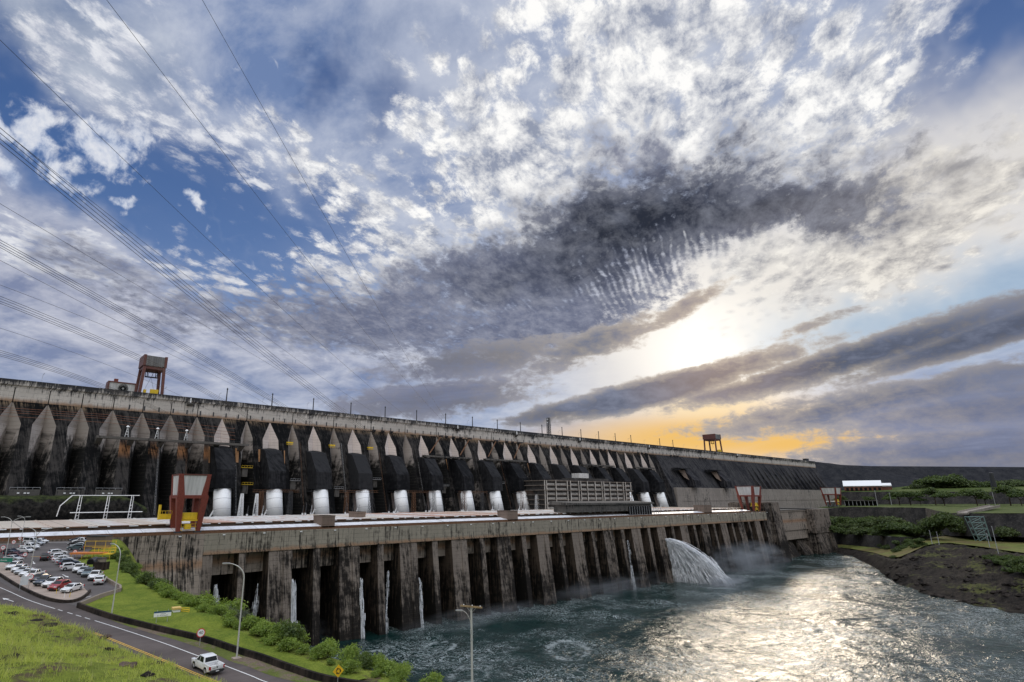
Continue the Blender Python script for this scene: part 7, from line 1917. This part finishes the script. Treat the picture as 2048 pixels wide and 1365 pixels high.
# railed orange platform, kiosk, pipes at the upper end of the lawn
p = atG(182, 1118); hd_ = CAMR
o = thing('loading_platform', 'orange topped platform with yellow railings at the upper end of the car park', 'platform', (p.x, p.y, gz(p.y)), hd_)
b = MB(); b.box(-5.5, 4.0, -1.4, 1.4, 1.3, 1.75); b.build('deck', M['orange'], o)
b = MB()
for x in (-5, -2, 1, 4, 6):
    b.tube((x, -1.3, -.5), (x, -1.3, 3.0 if x > 3 else 1.4), 0.06, n=5); b.tube((x, 1.3, -.5), (x, 1.3, 3.0 if x > 0 else 1.4), 0.06, n=5)
for z in (2.2, 2.9): b.tube((3.2, -1.3, z), (6.2, -1.3, z), 0.055, n=5); b.tube((-1, 1.3, z), (6.2, 1.3, z), 0.055, n=5); b.tube((6.2, -1.3, z), (6.2, 1.3, z), 0.055, n=5)
b.tube((-4, 2.6, 3.2), (5.2, 2.6, 3.2), 0.06, n=5); b.tube((-4, 2.6, 4.6), (5.2, 2.6, 4.6), 0.06, n=5)
for x in (-4, -1, 2, 5): b.tube((x, 2.6, 0), (x, 2.6, 4.7), 0.06, n=5)
b.build('railing', M['yellow'], o)
b = MB(); b.box(-4, 5.2, 2.0, 3.4, 1.0, 1.3); b.box(3.2, 6.2, -1.4, 1.4, 1.2, 1.5); b.build('step', M['yellow'], o)
p = atG(196, 1097)
o = thing('kiosk', 'windowless brown kiosk behind the yellow railed platform', 'kiosk', (p.x, p.y, gz(p.y)), hd_)
b = MB(); b.box(-3.0, 3.0, -2, 2, -.2, 3.7); b.build('wall', plain('brown_panel', (0.14, 0.105, 0.085), 0.7, var=0.2), o)
b = MB(); b.box(-3.2, 3.2, -2.2, 2.2, 3.7, 3.95); b.build('roof', M['darksteel'], o)
p = atG(196, 1127); p.z = ghz(p.x, p.y)
o = thing('concrete_box', 'grey square concrete chamber on the lawn below the orange platform', 'concrete box', p, hd_)
b = MB(); b.box(-1.5, 1.5, -1.2, 1.2, -.5, 1.3); b.build('wall', M['kerb'], o)
b = MB(); b.box(-1.6, 1.6, -1.3, 1.3, 1.3, 1.45); b.build('lid', M['darksteel'], o)
p = atG(184, 1129); p.z = ghz(p.x, p.y) + .6
o = thing('pipe_mouth', 'dark round pipe mouth lying in the lawn below the platform', 'pipe', p, hd_)
b = MB(); b.tube((0, -.8, 0), (0, 1.5, .2), 1.05, n=18); b.build('shell', M['darksteel'], o)
b = MB(); b.tube((0, -.86, 0), (0, -.8, 0), .85, n=18); b.build('opening', M['black'], o)
p = atG(197, 1141); p.z = ghz(p.x, p.y)
o = thing('culvert_box', 'open dark culvert box at the right edge of the car park', 'culvert', p, hd_)
b = MB(); b.box(-1.5, 1.5, -.2, .2, -.4, 2.0); b.box(-1.5, -1.3, -.2, 2, -.4, 2.0); b.box(1.3, 1.5, -.2, 2, -.4, 2.0); b.build('wall', M['barrier'], o)
# ---------------------------------------------------------------- power lines
WIRE = plain('grey_black_cable', (0.02, 0.02, 0.022), 0.6)
def wire(label, pts, d0, yend, r=0.07, group='power lines over the dam'):
    """three photo points; the span starts at distance d0 and ends above y = yend; the middle point sets the sag"""
    a = atD(*pts[0], d0); c = atY(*pts[2], yend)
    rm = ray(*pts[1]); u = Vector((rm.x, rm.y)); e = Vector((c.x - a.x, c.y - a.y))
    # plan intersection of the sight line with the span
    den = u.x * e.y - u.y * e.x; t_ = (a.x * e.y - a.y * e.x) / den; m_ = Vector((rm.x * t_, rm.y * t_, CAMZ + rm.z * t_))
    s_ = ((m_.x - a.x) * e.x + (m_.y - a.y) * e.y) / e.length_squared
    zl = a.z + (c.z - a.z) * s_; k = (zl - m_.z) / max(1e-3, s_ * (1 - s_))
    P_ = []
    for i in range(61):
        f = -0.6 + 1.6 * i / 60.0; P_.append((a.x + e.x * f, a.y + e.y * f, a.z + (c.z - a.z) * f - k * f * (1 - f)))
    b = MB(); b.path(P_, r, 5); o = b.build('power_line', WIRE); return tag(o, label, 'power line', group)
def bundle(which, pts, spread0, spread2, d0, yend):
    names = ['lowest', 'second lowest', 'second highest', 'highest']
    for k, f in enumerate((1.5, 0.6, -0.5, -1.5)):
        P_ = [(pts[0][0], pts[0][1] + f * spread0), (pts[1][0], pts[1][1] + f * (spread0 + spread2) / 2), (pts[2][0], pts[2][1] + f * spread2)]
        wire('%s wire of the %s four-wire power line bundle' % (names[k], which), P_, d0, yend, 0.075)
bundle('uppermost', [(-60, 222), (400, 600), (770, 890)], 11.0, 3.0, 150, 372)
bundle('second', [(-60, 455), (300, 655), (650, 868)], 5.2, 2.8, 190, 372)
bundle('third', [(-60, 577), (240, 699), (520, 850)], 5.0, 2.6, 210, 372)
bundle('lowermost', [(-60, 690), (110, 740), (360, 842)], 4.0, 2.4, 230, 372)
for lab, pts, d0, r in (('single wire ending farthest right, crossing the top edge of the picture', [(340, -115), (665, 460), (896, 846)], 120, 0.06), ('single wire crossing the top edge left of the other one', [(125, -116), (567, 460), (893, 850)], 120, 0.06),
                        ('single wire entering at the upper left corner of the sky', [(-60, 22), (395, 460), (835, 850)], 140, 0.06), ('single wire running just above the uppermost four-wire bundle', [(-60, 208), (258, 462), (775, 842)], 150, 0.055),
                        ('single wire starting between the uppermost and second bundles', [(-60, 372), (340, 610), (700, 826)], 180, 0.055), ('single wire starting just below the second bundle', [(-60, 490), (230, 640), (600, 832)], 190, 0.055),
                        ('single wire between the second and third bundles', [(-60, 548), (240, 665), (560, 826)], 200, 0.055), ('single wire just below the third bundle', [(-60, 638), (140, 703), (420, 822)], 215, 0.055)):
    wire(lab, pts, d0, 372, r)
# reddish bus wires strung low across the left part of the dam
for k, (y0, y1, y2) in enumerate(((817, 834, 856), (822, 838, 862), (829, 846, 870), (812, 830, 848))):
    a, m_, c = atY(-40, y0, 366), atY(220, y1, 370), atY(470, y2 + 10, 372)
    b = MB(); b.path([a.lerp(m_, f / 10) if f <= 10 else m_.lerp(c, (f - 10) / 10) for f in range(21)], 0.08, 5)
    tag(b.build('bus_wire', plain('rusty_copper_wire', (0.26, 0.10, 0.05), 0.6) if k == 0 else bpy.data.materials['rusty_copper_wire']), '%s reddish bus wire from the top strung across the left buttresses' % ORD[k], 'wire', 'reddish bus wires across the dam')
# ---------------------------------------------------------------- jets of water from the powerhouse bays
def water_white(name, alpha0, alpha1, sc):
    m, t = mat(name)
    P = t.n('ShaderNodeTexCoord').outputs['Object']
    n = t.noise(P, sc, 5, 0.65)
    col = (0.95, 0.96, 0.98, 1)
    d = t.n('ShaderNodeBsdfDiffuse', ins={'Color': col}); tr = t.n('ShaderNodeBsdfTranslucent', ins={'Color': col}); cl_ = t.n('ShaderNodeBsdfTransparent')
    m1 = t.n('ShaderNodeMixShader', ins={0: 0.35}); t.L(d.outputs[0], m1.inputs[1]); t.L(tr.outputs[0], m1.inputs[2])
    m2 = t.n('ShaderNodeMixShader', ins={0: t.mr(n, 0.35, 0.65, alpha0, alpha1)}); t.L(cl_.outputs[0], m2.inputs[1]); t.L(m1.outputs[0], m2.inputs[2])
    o = t.n('ShaderNodeOutputMaterial'); t.L(m2.outputs[0], o.inputs[0]); return m
JETM = water_white('white_water', 0.65, 1.0, 0.35); JETS = water_white('thin_white_water', 0.05, 0.8, 0.6)
def jet(label, p0, land, n, spread0, r0, r1, m, seed, low=0.0, fade=1.0):
    """parabolic strands from p0; land: list of landing points (fan) reached by the strands"""
    rs = random.Random(seed); o = thing('water_jet', label, 'water jet', p0, 0, 'water jets from the powerhouse bays')
    b = MB(); T = math.sqrt(2 * p0.z / 9.81)
    for i in range(n):
        f = rs.random(); g = rs.random() ** 0.8
        la = land[0].lerp(land[1], f)
        st = Vector((rs.uniform(-1, 1) * spread0, rs.uniform(-.5, .5), rs.uniform(-1.0, 0.2) * spread0 * 0.7))
        v = Vector((la.x - p0.x, la.y - p0.y, 0)) * (low + (1 - low) * g) / T
        vx = Vector((rs.gauss(0, .05), rs.gauss(0, .05), 0)) * v.length
        s0 = rs.uniform(0, .92) ** 0.85; s1 = min(1.03, s0 + rs.uniform(.07, .30)); pts = []; rr_ = []
        ph = rs.uniform(0, 50); am = spread0 * rs.uniform(.15, .9)
        jit = Vector((rs.gauss(0, 1), rs.gauss(0, 1), rs.gauss(0, 1))) * spread0 * 0.42
        for k in range(7):
            q = s0 + (s1 - s0) * k / 6; tt_ = q * T; wb_ = am * q
            pts.append(st * (1 - 0.3 * q) + (v + vx) * tt_ + jit * q ** 1.5 + Vector((wb_ * mnoise.noise(Vector((ph, tt_ * 3, 0))), wb_ * mnoise.noise(Vector((ph, tt_ * 3, 9))), -4.9 * tt_ * tt_ + wb_ * mnoise.noise(Vector((ph, tt_ * 4, 20))))))
            rr_.append((r0 + (r1 - r0) * q) * (0.3 + 0.8 * abs(mnoise.noise(Vector((ph + 7, q * 9, 1)))) + 0.35 * math.sin(math.pi * k / 6)))
        b.path(pts, rr_, 5)
    me = b.mesh('jet', m, True); link('jet', me, o); return o
p0 = atY(1333, 1078, 243.5); la = [atZ(1352, 1163, 0), atZ(1466, 1172, 0)]
jet('largest roaring white water jet bursting from a bay near the right end', p0, [atZ(1420, 1160, 0), la[1]], 5200, 2.6, 0.12, 0.34, JETM, 1, 0.08)
for k, (x0, y0, x1, y1, lab, n, Y_) in enumerate(((432, 1168, 436, 1218, 'leftmost spreading water jet in the first bay, behind the shrubs', 120, 246), (519, 1166, 498, 1240, 'thin arcing water jet in the second bay from the left', 45, 246), (585, 1158, 600, 1283, 'broad white water jet in the third bay beside the wide pier', 260, 244),
                                            (721, 1155, 733, 1262, 'narrow white water jet hugging the pier in the fifth bay', 110, 243), (778, 1140, 769, 1250, 'thin arcing water jet in the sixth bay', 45, 244), (838, 1155, 846, 1250, 'faint water jet in the seventh bay behind the lamp post', 80, 243), (1254, 1080, 1262, 1170, 'thin straight water jet left of the largest one', 50, 242))):
    a = atY(x0, y0, Y_); c = atZ(x1, y1, 0)
    c = Vector((a.x + (0.6 if k not in (1, 4) else -3.4), a.y - 2.6, 0))
    jet(lab, a, [c + Vector((-1.0 - (1.2 if k in (0, 2) else 0), 0, 0)), c + Vector((1.0 + (1.2 if k in (0, 2) else 0), -1, 0))], n, 0.5, 0.06, 0.26 if n > 60 else 0.16, JETS if n < 100 else JETM, 20 + k, 0.2)
# drifting spray over the tail water
def spray(label, c, r, dens, seed):
    bm = bmesh.new(); bmesh.ops.create_icosphere(bm, subdivisions=3, radius=1.0); me = bpy.data.meshes.new('spray'); bm.to_mesh(me); bm.free()
    m, t = mat('spray_mist_%d' % seed)
    P = t.n('ShaderNodeTexCoord').outputs['Object']; ln = t.vm('LENGTH', P, out=1)
    n = t.noise(t.vm('ADD', P, (seed, seed * 2.0, 0)), 1.8, 4, 0.6)
    d = t.m('MULTIPLY', t.mr(ln, 1.0, 0.15), t.mr(n, 0.42, 0.7)); d = t.m('MULTIPLY', d, dens)
    v = t.n('ShaderNodeVolumePrincipled', ins={'Color': (0.85, 0.9, 0.95, 1), 'Density': d, 'Anisotropy': 0.3}); o_ = t.n('ShaderNodeOutputMaterial'); t.L(v.outputs[0], o_.inputs['Volume'])
    me.materials.append(m); o = link('spray', me); o.location = c; o.scale = r; tag(o, label, 'spray', kind='stuff')
spray('white spray drifting off the largest water jet', atZ(1475, 1150, 0) + Vector((30, 5, 9)), (70, 28, 17), 0.06, 1)
spray('white mist wrapped round the lower half of the largest jet', atZ(1425, 1150, 0) + Vector((0, 4, 6)), (26, 16, 15), 0.11, 5)
spray('white foam mist where the largest jet strikes the river', atZ(1452, 1172, 0) + Vector((0, 0, 2)), (28, 16, 6), 0.26, 6)
spray('spray hanging at the pier feet left of the largest jet', atZ(1190, 1190, 0) + Vector((10, -6, 4)), (75, 16, 9), 0.05, 2)
spray('spray around the feet of the nearer piers', atZ(960, 1245, 0) + Vector((0, -4, 3)), (60, 12, 6), 0.05, 3)
spray('spray at the foot of the third bay jet', atZ(640, 1285, 0) + Vector((-6, 3, 3)), (16, 7, 7), 0.10, 4)
S.cycles.volume_step_rate = 2.0
S.cycles.max_bounces = 6; S.cycles.diffuse_bounces = 3; S.cycles.glossy_bounces = 3; S.cycles.transparent_max_bounces = 16; S.cycles.volume_bounces = 0; S.cycles.transmission_bounces = 3
S.cycles.caustics_reflective = False; S.cycles.caustics_refractive = False
S.cycles.sample_clamp_indirect = 4.0
